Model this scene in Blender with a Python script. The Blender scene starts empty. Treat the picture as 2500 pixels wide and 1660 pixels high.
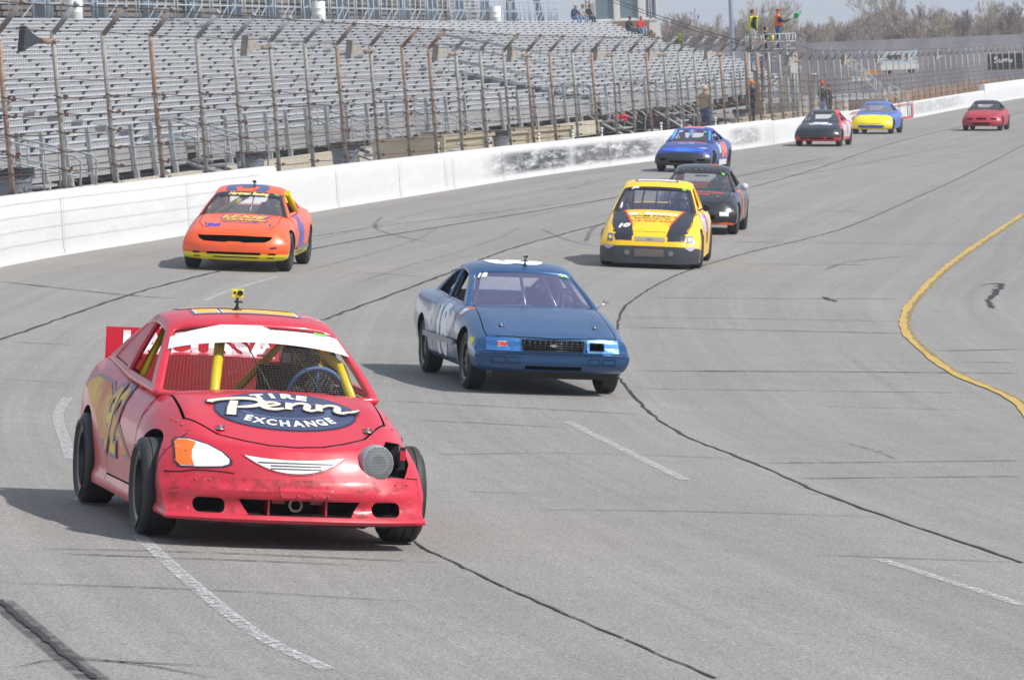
import bpy, bmesh, math, random
from mathutils import Vector, Matrix
from mathutils.bvhtree import BVHTree
random.seed(7)
S=bpy.context.scene
COL=S.collection
R=math.radians
CZ=3.6                      # camera height over the datum; the track lies round z = 0
# ------------------------------------------------------------------ camera
PITCH=math.atan(724/11650); ROLL=R(2.2)
f_=Vector((0,math.cos(PITCH),-math.sin(PITCH))); r0=Vector((1,0,0)); u0=r0.cross(f_)
r_=math.cos(ROLL)*r0-math.sin(ROLL)*u0; u_=math.sin(ROLL)*r0+math.cos(ROLL)*u0
cd=bpy.data.cameras.new('camera'); cam=bpy.data.objects.new('camera',cd); COL.objects.link(cam)
cam.matrix_world=Matrix(((r_.x,u_.x,-f_.x,0),(r_.y,u_.y,-f_.y,0),(r_.z,u_.z,-f_.z,CZ),(0,0,0,1)))
cd.sensor_width=36; cd.lens=36*11650/2500; cd.clip_start=1; cd.clip_end=6000
cd.dof.use_dof=True; cd.dof.focus_distance=33; cd.dof.aperture_fstop=19
S.camera=cam
# ------------------------------------------------------------------ light
SUN_EL=R(47); SUN_DIR=Vector((0.80,-0.28,0)).normalized()*math.cos(SUN_EL)+Vector((0,0,math.sin(SUN_EL)))
W=bpy.data.worlds.new('World'); S.world=W; W.use_nodes=True
wn=W.node_tree.nodes; wl=W.node_tree.links
sky=wn.new('ShaderNodeTexSky'); sky.sky_type='NISHITA'; sky.sun_disc=False
sky.sun_elevation=SUN_EL; sky.sun_rotation=math.atan2(SUN_DIR.x,SUN_DIR.y)
sky.air_density=1.0; sky.dust_density=1.0; sky.ozone_density=1.0
hz=wn.new('ShaderNodeMix'); hz.data_type='RGBA'; hz.inputs[0].default_value=.72; hz.inputs[7].default_value=(4.2,4.8,5.8,1)   # thin high haze whitens the whole sky
wl.new(sky.outputs[0],hz.inputs[6]); wl.new(hz.outputs[2],wn['Background'].inputs[0]); wn['Background'].inputs[1].default_value=0.105
sd=bpy.data.lights.new('sun','SUN'); sd.energy=3.9; sd.angle=R(0.8); sd.color=(1,.96,.9)
sun=bpy.data.objects.new('sun',sd); COL.objects.link(sun)
sun.rotation_euler=SUN_DIR.to_track_quat('Z','Y').to_euler()
S.view_settings.view_transform='Standard'; S.view_settings.look='None'
S.view_settings.exposure=0.35; S.view_settings.gamma=1
# ------------------------------------------------------------------ track shape
KY=[10.0,22.0,32.0,44.0,56.0,66.0,74.6,86.0,97.0,108.0,117.0,128.0,139.0,153.0,172.0,190.0,212.0,238.0,262.0,304.0,340.0,400.0]
KX=[-0.4,-4.35,-6.2,-7.75,-8.3,-8.3,-7.9,-6.1,-4.65,-3.1,-1.75,-0.15,1.75,4.7,8.9,12.3,16.0,20.4,24.7,33.3,42.0,56.0]
CO=[-3.37973,-0.72227,-0.80547,0.30226,-0.01808,0.05126,0.2673,0.17339]
def spl(xs,ys):
    n=len(xs); h=[xs[i+1]-xs[i] for i in range(n-1)]
    a=[0]*n;b=[1]*n;c=[0]*n;d=[0]*n
    for i in range(1,n-1):
        a[i]=h[i-1];b[i]=2*(h[i-1]+h[i]);c[i]=h[i];d[i]=6*((ys[i+1]-ys[i])/h[i]-(ys[i]-ys[i-1])/h[i-1])
    for i in range(1,n):
        w=a[i]/b[i-1];b[i]-=w*c[i-1];d[i]-=w*d[i-1]
    m=[0]*n;m[-1]=d[-1]/b[-1]
    for i in range(n-2,-1,-1): m[i]=(d[i]-c[i]*m[i+1])/b[i]
    def ev(x):
        x=min(max(x,xs[0]),xs[-1]);i=0
        while i<n-2 and x>xs[i+1]: i+=1
        hh=h[i];A=(xs[i+1]-x)/hh;B=(x-xs[i])/hh
        return A*ys[i]+B*ys[i+1]+((A**3-A)*m[i]+(B**3-B)*m[i+1])*hh*hh/6
    return ev
Xw=spl(KY,KX)
def gz(X,Y):                                  # height of the banked track, datum coordinates
    o=(X-Xw(Y))/10; o=min(o,2.4)
    if o<0: o=0
    y=(min(Y,340)-80)/100
    fe=[1,o,y,o*y,y*y,y**3,math.exp(-((Y-25)/16)**2),math.exp(-((Y-80)/50)**2)]
    return sum(a*b for a,b in zip(CO,fe))+CZ
def wn_(Y):                                   # unit outward normal of the wall
    t=(Xw(Y+.5)-Xw(Y-.5)); l=math.hypot(t,1); return (-1/l,t/l)
def off(Y,q):                                 # point q metres outside the wall's face
    n=wn_(Y); return (Xw(Y)+n[0]*q, Y+n[1]*q)
def gn(X,Y):
    e=.5; return Vector((-(gz(X+e,Y)-gz(X-e,Y))/(2*e),-(gz(X,Y+e)-gz(X,Y-e))/(2*e),1)).normalized()
def zw(Y): return gz(Xw(Y)+.01,Y)

# ------------------------------------------------------------------ materials
def lin(c):
    if isinstance(c,str): c=tuple(int(c[i:i+2],16)/255 for i in (0,2,4))
    return tuple((x/12.92 if x<=.04045 else ((x+.055)/1.055)**2.4) for x in c)+(1,)
MATS={}
def mat(name,col,rough=.5,metal=0,coat=0,noise=0,nscale=8,bump=0,bscale=60,spec=.5,col2=None,n2=(.45,.62)):
    if name in MATS: return MATS[name]
    m=bpy.data.materials.new(name); m.use_nodes=True; N=m.node_tree.nodes; L=m.node_tree.links
    b=N['Principled BSDF']; c=lin(col); b.inputs['Base Color'].default_value=c
    b.inputs['Roughness'].default_value=rough; b.inputs['Metallic'].default_value=metal
    b.inputs['Coat Weight'].default_value=coat; b.inputs['Coat Roughness'].default_value=.08; b.inputs['Specular IOR Level'].default_value=spec
    tc=N.new('ShaderNodeTexCoord')
    if noise or col2:
        n=N.new('ShaderNodeTexNoise'); n.inputs['Scale'].default_value=nscale; n.inputs['Detail'].default_value=8; n.inputs['Roughness'].default_value=.65
        L.new(tc.outputs['Object'],n.inputs['Vector'])
        mx=N.new('ShaderNodeMix'); mx.data_type='RGBA'
        r=N.new('ShaderNodeMapRange'); r.inputs[1].default_value=n2[0] if col2 else .25; r.inputs[2].default_value=n2[1] if col2 else .75
        L.new(n.outputs[0],r.inputs[0]); L.new(r.outputs[0],mx.inputs[0])
        if col2: mx.inputs[6].default_value=c; mx.inputs[7].default_value=lin(col2)
        else:
            mx.inputs[6].default_value=tuple(x*(1-noise) for x in c[:3])+(1,); mx.inputs[7].default_value=tuple(min(1,x*(1+noise)) for x in c[:3])+(1,)
        L.new(mx.outputs[2],b.inputs['Base Color'])
    if bump:
        n=N.new('ShaderNodeTexNoise'); n.inputs['Scale'].default_value=bscale; n.inputs['Detail'].default_value=4
        L.new(tc.outputs['Object'],n.inputs['Vector']); bp=N.new('ShaderNodeBump'); bp.inputs['Strength'].default_value=bump; bp.inputs['Distance'].default_value=.02
        L.new(n.outputs[0],bp.inputs['Height']); L.new(bp.outputs[0],b.inputs['Normal'])
    MATS[name]=m; return m
def alpha_noise(m,scale=(30,30,30),lo=.42,hi=.58,coord='Object',maxa=1.0,scale2=None):
    N=m.node_tree.nodes; L=m.node_tree.links; b=N['Principled BSDF']
    tc=N.new('ShaderNodeTexCoord'); mp=N.new('ShaderNodeMapping'); mp.inputs['Scale'].default_value=scale
    n=N.new('ShaderNodeTexNoise'); n.inputs['Scale'].default_value=1; n.inputs['Detail'].default_value=6; n.inputs['Roughness'].default_value=.7
    r=N.new('ShaderNodeMapRange'); r.inputs[1].default_value=lo; r.inputs[2].default_value=hi; r.inputs[4].default_value=maxa
    L.new(tc.outputs[coord],mp.inputs[0]); L.new(mp.outputs[0],n.inputs['Vector']); L.new(n.outputs[0],r.inputs[0]); 
    out=r.outputs[0]
    if scale2:
        mp2=N.new('ShaderNodeMapping'); mp2.inputs['Scale'].default_value=scale2
        n2=N.new('ShaderNodeTexNoise'); n2.inputs['Scale'].default_value=1; n2.inputs['Detail'].default_value=3
        r2=N.new('ShaderNodeMapRange'); r2.inputs[1].default_value=.35; r2.inputs[2].default_value=.6
        L.new(tc.outputs[coord],mp2.inputs[0]); L.new(mp2.outputs[0],n2.inputs['Vector']); L.new(n2.outputs[0],r2.inputs[0])
        mm=N.new('ShaderNodeMath'); mm.operation='MULTIPLY'; L.new(out,mm.inputs[0]); L.new(r2.outputs[0],mm.inputs[1]); out=mm.outputs[0]
    L.new(out,b.inputs['Alpha'])
    return m
def glass(name,tint='9aa4ae',a=.25,rough=.03):
    if name in MATS: return MATS[name]
    m=bpy.data.materials.new(name); m.use_nodes=True; N=m.node_tree.nodes; L=m.node_tree.links
    N.remove(N['Principled BSDF']); o=N['Material Output']
    t=N.new('ShaderNodeBsdfTransparent'); g=N.new('ShaderNodeBsdfGlossy'); g.inputs['Roughness'].default_value=rough
    d=N.new('ShaderNodeBsdfDiffuse'); d.inputs[0].default_value=lin(tint)
    m1=N.new('ShaderNodeMixShader'); m1.inputs[0].default_value=a; L.new(t.outputs[0],m1.inputs[1]); L.new(d.outputs[0],m1.inputs[2])
    fr=N.new('ShaderNodeFresnel'); fr.inputs[0].default_value=1.5
    m2=N.new('ShaderNodeMixShader'); L.new(fr.outputs[0],m2.inputs[0]); L.new(m1.outputs[0],m2.inputs[1]); L.new(g.outputs[0],m2.inputs[2])
    L.new(m2.outputs[0],o.inputs[0]); MATS[name]=m; return m
def paint(name,col,rules=(),rough=.32,coat=.5,dirt=.12,metal=0,fade=None):
    """car paint; rules = list of (colour,(nx,ny,nz),threshold,jag): painted where n.p > threshold in the car's own coordinates"""
    m=bpy.data.materials.new(name); m.use_nodes=True; N=m.node_tree.nodes; L=m.node_tree.links
    b=N['Principled BSDF']; b.inputs['Roughness'].default_value=rough; b.inputs['Coat Weight'].default_value=coat; b.inputs['Coat Roughness'].default_value=.12 if coat>.4 else .24; b.inputs['Metallic'].default_value=metal
    tc=N.new('ShaderNodeTexCoord')
    cur=N.new('ShaderNodeRGB'); cur.outputs[0].default_value=lin(col); cur=cur.outputs[0]
    for (c,nv,th,jag) in rules:
        dp=N.new('ShaderNodeVectorMath'); dp.operation='DOT_PRODUCT'; L.new(tc.outputs['Object'],dp.inputs[0]); dp.inputs[1].default_value=nv
        v=dp.outputs['Value']
        if jag:
            n=N.new('ShaderNodeTexNoise'); n.inputs['Scale'].default_value=7; L.new(tc.outputs['Object'],n.inputs['Vector'])
            ma=N.new('ShaderNodeMath'); ma.operation='MULTIPLY_ADD'; L.new(n.outputs[0],ma.inputs[0]); ma.inputs[1].default_value=jag; L.new(v,ma.inputs[2]); v=ma.outputs[0]; th=th+jag*.5
        r=N.new('ShaderNodeMapRange'); r.inputs[1].default_value=th-.004; r.inputs[2].default_value=th+.004; L.new(v,r.inputs[0])
        mx=N.new('ShaderNodeMix'); mx.data_type='RGBA'; L.new(r.outputs[0],mx.inputs[0]); L.new(cur,mx.inputs[6]); mx.inputs[7].default_value=lin(c); cur=mx.outputs[2]
    n=N.new('ShaderNodeTexNoise'); n.inputs['Scale'].default_value=2.5; n.inputs['Detail'].default_value=9; n.inputs['Roughness'].default_value=.7; L.new(tc.outputs['Object'],n.inputs['Vector'])
    r=N.new('ShaderNodeMapRange'); r.inputs[1].default_value=.45; r.inputs[2].default_value=.8; r.inputs[4].default_value=dirt*2.2; L.new(n.outputs[0],r.inputs[0])
    mx=N.new('ShaderNodeMix'); mx.data_type='RGBA'; L.new(r.outputs[0],mx.inputs[0]); L.new(cur,mx.inputs[6]); mx.inputs[7].default_value=lin('6a6460')
    n3=N.new('ShaderNodeTexNoise'); n3.inputs['Scale'].default_value=38; n3.inputs['Detail'].default_value=3; L.new(tc.outputs['Object'],n3.inputs['Vector'])
    r3=N.new('ShaderNodeMapRange'); r3.inputs[1].default_value=.70; r3.inputs[2].default_value=.74; r3.inputs[4].default_value=min(.55,dirt*4); L.new(n3.outputs[0],r3.inputs[0])
    mx2=N.new('ShaderNodeMix'); mx2.data_type='RGBA'; L.new(r3.outputs[0],mx2.inputs[0]); L.new(mx.outputs[2],mx2.inputs[6]); mx2.inputs[7].default_value=lin('c9b3ac')
    L.new(mx2.outputs[2],b.inputs['Base Color'])
    rr=N.new('ShaderNodeMapRange'); rr.inputs[3].default_value=rough-.08; rr.inputs[4].default_value=rough+.22; L.new(n.outputs[0],rr.inputs[0]); L.new(rr.outputs[0],b.inputs['Roughness'])
    n2=N.new('ShaderNodeTexNoise'); n2.inputs['Scale'].default_value=3.2; n2.inputs['Detail'].default_value=2; L.new(tc.outputs['Object'],n2.inputs['Vector'])
    bp=N.new('ShaderNodeBump'); bp.inputs['Strength'].default_value=.35; bp.inputs['Distance'].default_value=.03; L.new(n2.outputs[0],bp.inputs['Height']); L.new(bp.outputs[0],b.inputs['Normal'])
    return m
M=dict(
 dark=mat('dark_recess','151515',.8), black=mat('black_plastic','1b1b1d',.45,noise=.2), rubber=mat('tyre_rubber','303031',.62,noise=.18,nscale=14,bump=.2),
 scuffed=mat('scuffed_rubber','3a3a3b',.85,noise=.25,nscale=25,bump=.3), rim=mat('dark_rim','3c3c40',.35,metal=.5), rimlight=mat('light_rim','85868a',.35,metal=.7),
 steel=mat('bare_steel','9a9c9f',.35,metal=.8), chrome=mat('chrome','d8d8da',.15,metal=1), white=mat('white_vinyl','f0f0f0',.4), whitep=mat('white_plastic','e6e6e2',.45),
 galv=mat('galvanised_steel','a0a4a8',.5,metal=.1,noise=.22,nscale=5), alu=mat('bench_aluminium','c3c6cc',.5,noise=.10,nscale=1.5),
 tread=mat('tread_aluminium','9a9a9b',.6,noise=.16,nscale=1.3), brk=mat('bench_bracket_steel','3a3533',.8,nscale=.9,col2='5a504a'),
 rust=mat('rusty_pipe','a3765a',.85,nscale=5,col2='aaa398',n2=(.42,.60),bump=.3), rustg=mat('galvanised_pipe','a5a49e',.6,nscale=2.5,col2='a07a5a',n2=(.52,.62)),
 cable=mat('rusty_cable','3c3430',.8,nscale=4,col2='5e4638'), wire=mat('fence_wire','55555a',.6,metal=.3), clamp=mat('rusty_clamp','6e4230',.9,noise=.3,nscale=20),
 bin=mat('grey_plastic','7b7e85',.55,noise=.12,nscale=3), conc=mat('concrete','a89f90',.9,noise=.16,nscale=2.2,bump=.4), 
 skin=mat('skin','b98a74',.55), helmet=mat('helmet_shell','8d8d92',.25,coat=.5), visor=mat('visor','101014',.08), suit=mat('dark_race_suit','25262c',.85,noise=.3), 
 green=mat('green_sticker','5fd44a',.5), yel=mat('yellow_tube','dcc21e',.4), seatm=mat('seat_black','1d1d20',.8),
)
# ------------------------------------------------------------------ mesh helpers
def tag(o,label=None,cat=None,group=None,kind=None):
    if label: o['label']=label
    if cat: o['category']=cat
    if group: o['group']=group
    if kind: o['kind']=kind
    return o
def setmats(me,ms):
    ix=[p.material_index for p in me.polygons]; me.materials.clear()
    for m in ms: me.materials.append(m)
    for p,i in zip(me.polygons,ix): p.material_index=i
def obj(name,me,parent=None,mats=None):
    if isinstance(me,bmesh.types.BMesh):
        b=me; me=bpy.data.meshes.new(name); b.to_mesh(me); b.free()
    if mats is not None: setmats(me,mats if isinstance(mats,(list,tuple)) else [mats])
    o=bpy.data.objects.new(name,me); COL.objects.link(o)
    if parent: o.parent=parent
    return o
def empty(name,loc=(0,0,0),mw=None):
    o=bpy.data.objects.new(name,None); COL.objects.link(o); o.empty_display_size=.3
    if mw is not None: o.matrix_world=mw
    else: o.location=loc
    return o
def smooth(me,ang=35):
    for p in me.polygons: p.use_smooth=True
    me.set_sharp_from_angle(angle=R(ang))
def box(b,c,s,rot=None,mi=0):
    vs=[]
    for dx in (-1,1):
        for dy in (-1,1):
            for dz in (-1,1):
                v=Vector((dx*s[0]/2,dy*s[1]/2,dz*s[2]/2))
                if rot is not None: v=rot@v
                vs.append(b.verts.new(Vector(c)+v))
    for q in ((0,1,3,2),(4,6,7,5),(0,4,5,1),(2,3,7,6),(0,2,6,4),(1,5,7,3)):
        fc=b.faces.new([vs[i] for i in q]); fc.material_index=mi
    return vs
def tube(b,pts,r,n=8,mi=0,cap=True):
    pts=[Vector(p) for p in pts]; rings=[]
    for i,p in enumerate(pts):
        if i==0: t=pts[1]-p
        elif i==len(pts)-1: t=p-pts[i-1]
        else: t=(pts[i+1]-p).normalized()+(p-pts[i-1]).normalized()
        t.normalize(); a=Vector((0,0,1)) if abs(t.z)<.9 else Vector((1,0,0)); u=t.cross(a).normalized(); v=t.cross(u)
        rr=r[i] if isinstance(r,(list,tuple)) else r
        rings.append([b.verts.new(p+u*math.cos(2*math.pi*k/n)*rr+v*math.sin(2*math.pi*k/n)*rr) for k in range(n)])
    for A,B in zip(rings,rings[1:]):
        for k in range(n):
            fc=b.faces.new((A[k],A[(k+1)%n],B[(k+1)%n],B[k])); fc.material_index=mi; fc.smooth=True
    if cap and n>2:
        for q in (rings[0][::-1],rings[-1]):
            fc=b.faces.new(q); fc.material_index=mi
def lathe(b,prof,n=40,axis='y',mi=0,center=(0,0,0),closed=False):
    """prof list of (axial, radius)"""
    rings=[];c=Vector(center)
    for (a,r) in prof:
        ring=[]
        for k in range(n):
            t=2*math.pi*k/n; co,si=math.cos(t)*r,math.sin(t)*r
            v=Vector((co,a,si)) if axis=='y' else (Vector((co,si,a)) if axis=='z' else Vector((a,co,si)))
            ring.append(b.verts.new(c+v))
        rings.append(ring)
    for A,B in zip(rings,rings[1:]):
        for k in range(n):
            fc=b.faces.new((A[k],A[(k+1)%n],B[(k+1)%n],B[k])); fc.material_index=mi; fc.smooth=True
    if closed:
        for q in (rings[0],rings[-1]):
            try: fc=b.faces.new(q); fc.material_index=mi
            except: pass
def prism(b,poly,axis,lo,hi,mi=0):
    """poly in the two other axes; x:(y,z) y:(x,z) z:(x,y)"""
    def P(p,t): return Vector((t,p[0],p[1])) if axis=='x' else (Vector((p[0],t,p[1])) if axis=='y' else Vector((p[0],p[1],t)))
    A=[b.verts.new(P(p,lo)) for p in poly]; B=[b.verts.new(P(p,hi)) for p in poly]; n=len(poly)
    fs=[b.faces.new(A),b.faces.new(B)]+[b.faces.new((A[i],A[(i+1)%n],B[(i+1)%n],B[i])) for i in range(n)]
    for fc in fs: fc.material_index=mi
def recalc(b): bmesh.ops.recalc_face_normals(b,faces=b.faces)
def evaluated(o):
    dg=bpy.context.evaluated_depsgraph_get(); dg.update()
    return bpy.data.meshes.new_from_object(o.evaluated_get(dg),preserve_all_data_layers=True,depsgraph=dg)
def rm(*os_):
    for o in os_: bpy.data.objects.remove(o,do_unlink=True)
def boolean(me,cut,op='DIFFERENCE',mats=None):
    """me: Mesh; cut: bmesh (freed). returns a new Mesh"""
    recalc(cut); cm=bpy.data.meshes.new('cut'); cut.to_mesh(cm); cut.free()
    setmats(cm,mats); setmats(me,mats)
    a=bpy.data.objects.new('a',me); c=bpy.data.objects.new('c',cm); COL.objects.link(a); COL.objects.link(c)
    md=a.modifiers.new('b','BOOLEAN'); md.operation=op; md.object=c; md.solver='EXACT'; md.material_mode='INDEX'
    r=evaluated(a); rm(a,c); return r
def pch(pts):
    pts=sorted(pts); xs=[p[0] for p in pts]; ys=[p[1] for p in pts]; n=len(xs)
    h=[xs[i+1]-xs[i] for i in range(n-1)]; d=[(ys[i+1]-ys[i])/h[i] for i in range(n-1)]
    m=[d[0]]+[0 if d[i-1]*d[i]<=0 else 2*d[i-1]*d[i]/(d[i-1]+d[i]) for i in range(1,n-1)]+[d[-1]]
    def ev(x):
        if x<=xs[0]: return ys[0]
        if x>=xs[-1]: return ys[-1]
        i=0
        while x>xs[i+1]: i+=1
        t=(x-xs[i])/h[i]; t2=t*t;t3=t2*t
        return (2*t3-3*t2+1)*ys[i]+(t3-2*t2+t)*h[i]*m[i]+(-2*t3+3*t2)*ys[i+1]+(t3-t2)*h[i]*m[i+1]
    return ev
def clamp(x,a=0.,b=1.): return max(a,min(b,x))
def lerp(a,b,t): return a+(b-a)*t
def gbox(A,B,C,f,matf=None,skip=None):
    """surface grid of a box whose parameters run along lists A (front-rear), B (across), C (up)"""
    b=bmesh.new(); V={}
    def v(i,j,k):
        if (i,j,k) not in V: V[(i,j,k)]=b.verts.new(f(A[i],B[j],C[k]))
        return V[(i,j,k)]
    na,nb,nc=len(A),len(B),len(C)
    def quad(side,a,bb,c,q):
        if skip and skip(side,a,bb,c): return
        fc=b.faces.new([v(*x) for x in q]); fc.smooth=True
        if matf: fc.material_index=matf(side,a,bb,c)
    for i in range(na-1):
        for j in range(nb-1):
            am,bm=(A[i]+A[i+1])/2,(B[j]+B[j+1])/2
            quad('bot',am,bm,0,((i,j,0),(i+1,j,0),(i+1,j+1,0),(i,j+1,0)))
            quad('top',am,bm,1,((i,j,nc-1),(i,j+1,nc-1),(i+1,j+1,nc-1),(i+1,j,nc-1)))
    for i in range(na-1):
        for k in range(nc-1):
            am,cm=(A[i]+A[i+1])/2,(C[k]+C[k+1])/2
            quad('right',am,-1,cm,((i,0,k),(i,0,k+1),(i+1,0,k+1),(i+1,0,k)))
            quad('left',am,1,cm,((i,nb-1,k),(i+1,nb-1,k),(i+1,nb-1,k+1),(i,nb-1,k+1)))
    for j in range(nb-1):
        for k in range(nc-1):
            bm,cm=(B[j]+B[j+1])/2,(C[k]+C[k+1])/2
            quad('front',0,bm,cm,((0,j,k),(0,j+1,k),(0,j+1,k+1),(0,j,k+1)))
            quad('rear',1,bm,cm,((na-1,j,k),(na-1,j,k+1),(na-1,j+1,k+1),(na-1,j+1,k)))
    bmesh.ops.recalc_face_normals(b,faces=b.faces)
    return b
def ease(n,p=1.6):                            # -1..1, denser at the ends
    out=[]
    for i in range(n+1):
        t=2*i/n-1; out.append(math.copysign(1-(1-abs(t))**p,t))
    return out
# ---- flat artwork laid on a surface by ray casting
def bvh(*objs):
    vs=[];ps=[]
    for o in objs:
        base=len(vs); vs+= [v.co.copy() for v in o.data.vertices]; ps+=[tuple(base+i for i in p.vertices) for p in o.data.polygons]
    return BVHTree.FromPolygons(vs,ps)
def text_bm(txt,size=1,bold=0,shear=0,sx=1,space=1):
    c=bpy.data.curves.new('t','FONT'); c.body=txt; c.size=size; c.offset=bold; c.shear=shear; c.align_x='CENTER'; c.align_y='CENTER'; c.resolution_u=3; c.space_character=space
    o=bpy.data.objects.new('t',c); COL.objects.link(o); me=evaluated(o); rm(o)
    b=bmesh.new(); b.from_mesh(me); bpy.data.meshes.remove(me)
    for v in b.verts: v.co.x*=sx
    return b
def poly_bm(polys):
    b=bmesh.new()
    for p in polys: b.faces.new([b.verts.new((x,y,0)) for x,y in p])
    bmesh.ops.triangulate(b,faces=b.faces[:]); return b
def stroke_bm(strokes):
    """strokes: list of (points,width or [widths]) in 2D, drawn as ribbons of smooth curves"""
    b=bmesh.new()
    for k,(pts,w) in enumerate(strokes):
        P=[];n=len(pts)
        for i in range(n-1):
            p0=Vector(pts[max(i-1,0)]);p1=Vector(pts[i]);p2=Vector(pts[i+1]);p3=Vector(pts[min(i+2,n-1)])
            for s in range(8):
                t=s/8; P.append((.5*((2*p1)+(-p0+p2)*t+(2*p0-5*p1+4*p2-p3)*t*t+(-p0+3*p1-3*p2+p3)*t**3),(i+t)/(n-1)))
        P.append((Vector(pts[-1]),1.)); L=[];
        for i,(p,t) in enumerate(P):
            a=P[max(i-1,0)][0];c=P[min(i+1,len(P)-1)][0];d=(c-a).normalized();nn=Vector((-d.y,d.x))
            ww=w if not isinstance(w,(list,tuple)) else pch([(q/(len(w)-1),w[q]) for q in range(len(w))])(t)
            z=.0004*k
            L.append((b.verts.new((p.x+nn.x*ww/2,p.y+nn.y*ww/2,z)),b.verts.new((p.x-nn.x*ww/2,p.y-nn.y*ww/2,z))))
        for A,B in zip(L,L[1:]): b.faces.new((A[0],A[1],B[1],B[0]))
    return b
def grid_cut(b,step):
    for ax in (0,1):
        vals=[v.co[ax] for v in b.verts]; lo,hi=min(vals),max(vals); t=math.ceil(lo/step)*step
        while t<hi:
            no=Vector((1,0,0)) if ax==0 else Vector((0,1,0))
            bmesh.ops.bisect_plane(b,geom=b.verts[:]+b.edges[:]+b.faces[:],plane_co=no*t,plane_no=no); t+=step
def decal(name,b,tree,origin,U,V,D,m,parent,lift=.004,step=.05,label=None):
    grid_cut(b,step); O,U,V,D=Vector(origin),Vector(U),Vector(V),Vector(D).normalized(); bad=[]
    for v in b.verts:
        p=O+U*v.co.x+V*v.co.y; ex=v.co.z; h=tree.ray_cast(p,D)
        if h[0] is None: bad.append(v); continue
        nn=h[1] if h[1].dot(D)<0 else -h[1]
        v.co=h[0]-D*.0+nn*(lift+ex)
    bmesh.ops.delete(b,geom=bad,context='VERTS')
    lm=[e for e in b.edges if e.calc_length()>.4]; bmesh.ops.delete(b,geom=lm,context='EDGES')
    if not b.faces: b.free(); return None
    o=obj(name,b,parent,m)
    if label: o['label']=label
    return o
HOOD=((0,1,0),(-1,0,0),(0,0,-1)); FRONT=((0,1,0),(0,0,1),(-1,0,0)); RSIDE=((1,0,0),(0,0,1),(0,1,0)); LSIDE=((-1,0,0),(0,0,1),(0,-1,0))

# ------------------------------------------------------------------ ground, track, markings
def asphalt(name,base,grain=.42):
    m=bpy.data.materials.new(name); m.use_nodes=True; N=m.node_tree.nodes; L=m.node_tree.links; b=N['Principled BSDF']
    b.inputs['Roughness'].default_value=.82; b.inputs['Specular IOR Level'].default_value=.35
    g=N.new('ShaderNodeTexCoord'); uv=N.new('ShaderNodeUVMap'); uv.uv_map='lane'
    def noise(src,scale,sc3=(1,1,1),det=4,ro=.6):
        mp=N.new('ShaderNodeMapping'); mp.inputs['Scale'].default_value=sc3; n=N.new('ShaderNodeTexNoise'); n.inputs['Scale'].default_value=scale; n.inputs['Detail'].default_value=det; n.inputs['Roughness'].default_value=ro
        L.new(src,mp.inputs[0]); L.new(mp.outputs[0],n.inputs['Vector']); return n.outputs[0]
    def mr(v,a,b_,c,d):
        r=N.new('ShaderNodeMapRange'); r.inputs[1].default_value=a;r.inputs[2].default_value=b_;r.inputs[3].default_value=c;r.inputs[4].default_value=d; L.new(v,r.inputs[0]); return r.outputs[0]
    def mul(a,b_):
        q=N.new('ShaderNodeMath'); q.operation='MULTIPLY'; L.new(a,q.inputs[0]); L.new(b_,q.inputs[1]); return q.outputs[0]
    O=g.outputs['Object']; U=uv.outputs[0]
    fine=mr(noise(O,62,det=2,ro=.6),.32,.68,1-grain,1+grain)
    sp1=mr(noise(O,26,det=2),.60,.68,1,1.22); sp2=mr(noise(O,33,det=2),.62,.70,1,.72)
    mid=mr(noise(O,1.6,det=6),.3,.7,.95,1.05)
    big=mr(noise(O,.16,det=3),.3,.7,.95,1.05)
    band=mr(noise(U,1.0,(1.3,.012,1),det=5,ro=.7),.3,.7,.86,1.10)
    thin=mr(noise(U,1.0,(9,.05,1),det=3),.35,.7,.95,1.04)
    v=mul(mul(mul(fine,mid),mul(mul(big,band),thin)),mul(sp1,sp2))
    col=N.new('ShaderNodeVectorMath'); col.operation='SCALE'; col.inputs[0].default_value=lin(base)[:3]; L.new(v,col.inputs['Scale']); L.new(col.outputs[0],b.inputs['Base Color'])
    bp=N.new('ShaderNodeBump'); bp.inputs['Strength'].default_value=.5; bp.inputs['Distance'].default_value=.006; L.new(noise(O,110,det=2),bp.inputs['Height']); L.new(bp.outputs[0],b.inputs['Normal'])
    return m
def track():
    b=bmesh.new(); uvl=b.loops.layers.uv.new('lane')
    Ys=[10+i for i in range(0,331)]+[345,360,380,400]; Os=[-.4]+[i*1.0 for i in range(0,25)]+[28,34,42,55,75,110]
    rows=[]
    for y in Ys:
        rows.append([b.verts.new((Xw(y)+o,y,gz(Xw(y)+max(o,0),y))) for o in Os])
    for i in range(len(Ys)-1):
        for j in range(len(Os)-1):
            fc=b.faces.new((rows[i][j],rows[i][j+1],rows[i+1][j+1],rows[i+1][j])); fc.smooth=True
            for lp,(a,c) in zip(fc.loops,((i,j),(i,j+1),(i+1,j+1),(i+1,j))): lp[uvl].uv=(Os[c],Ys[a])
    o=obj('track',b,None,asphalt('track_asphalt','86837f')); tag(o,kind='structure'); return o
TR=track()
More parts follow.
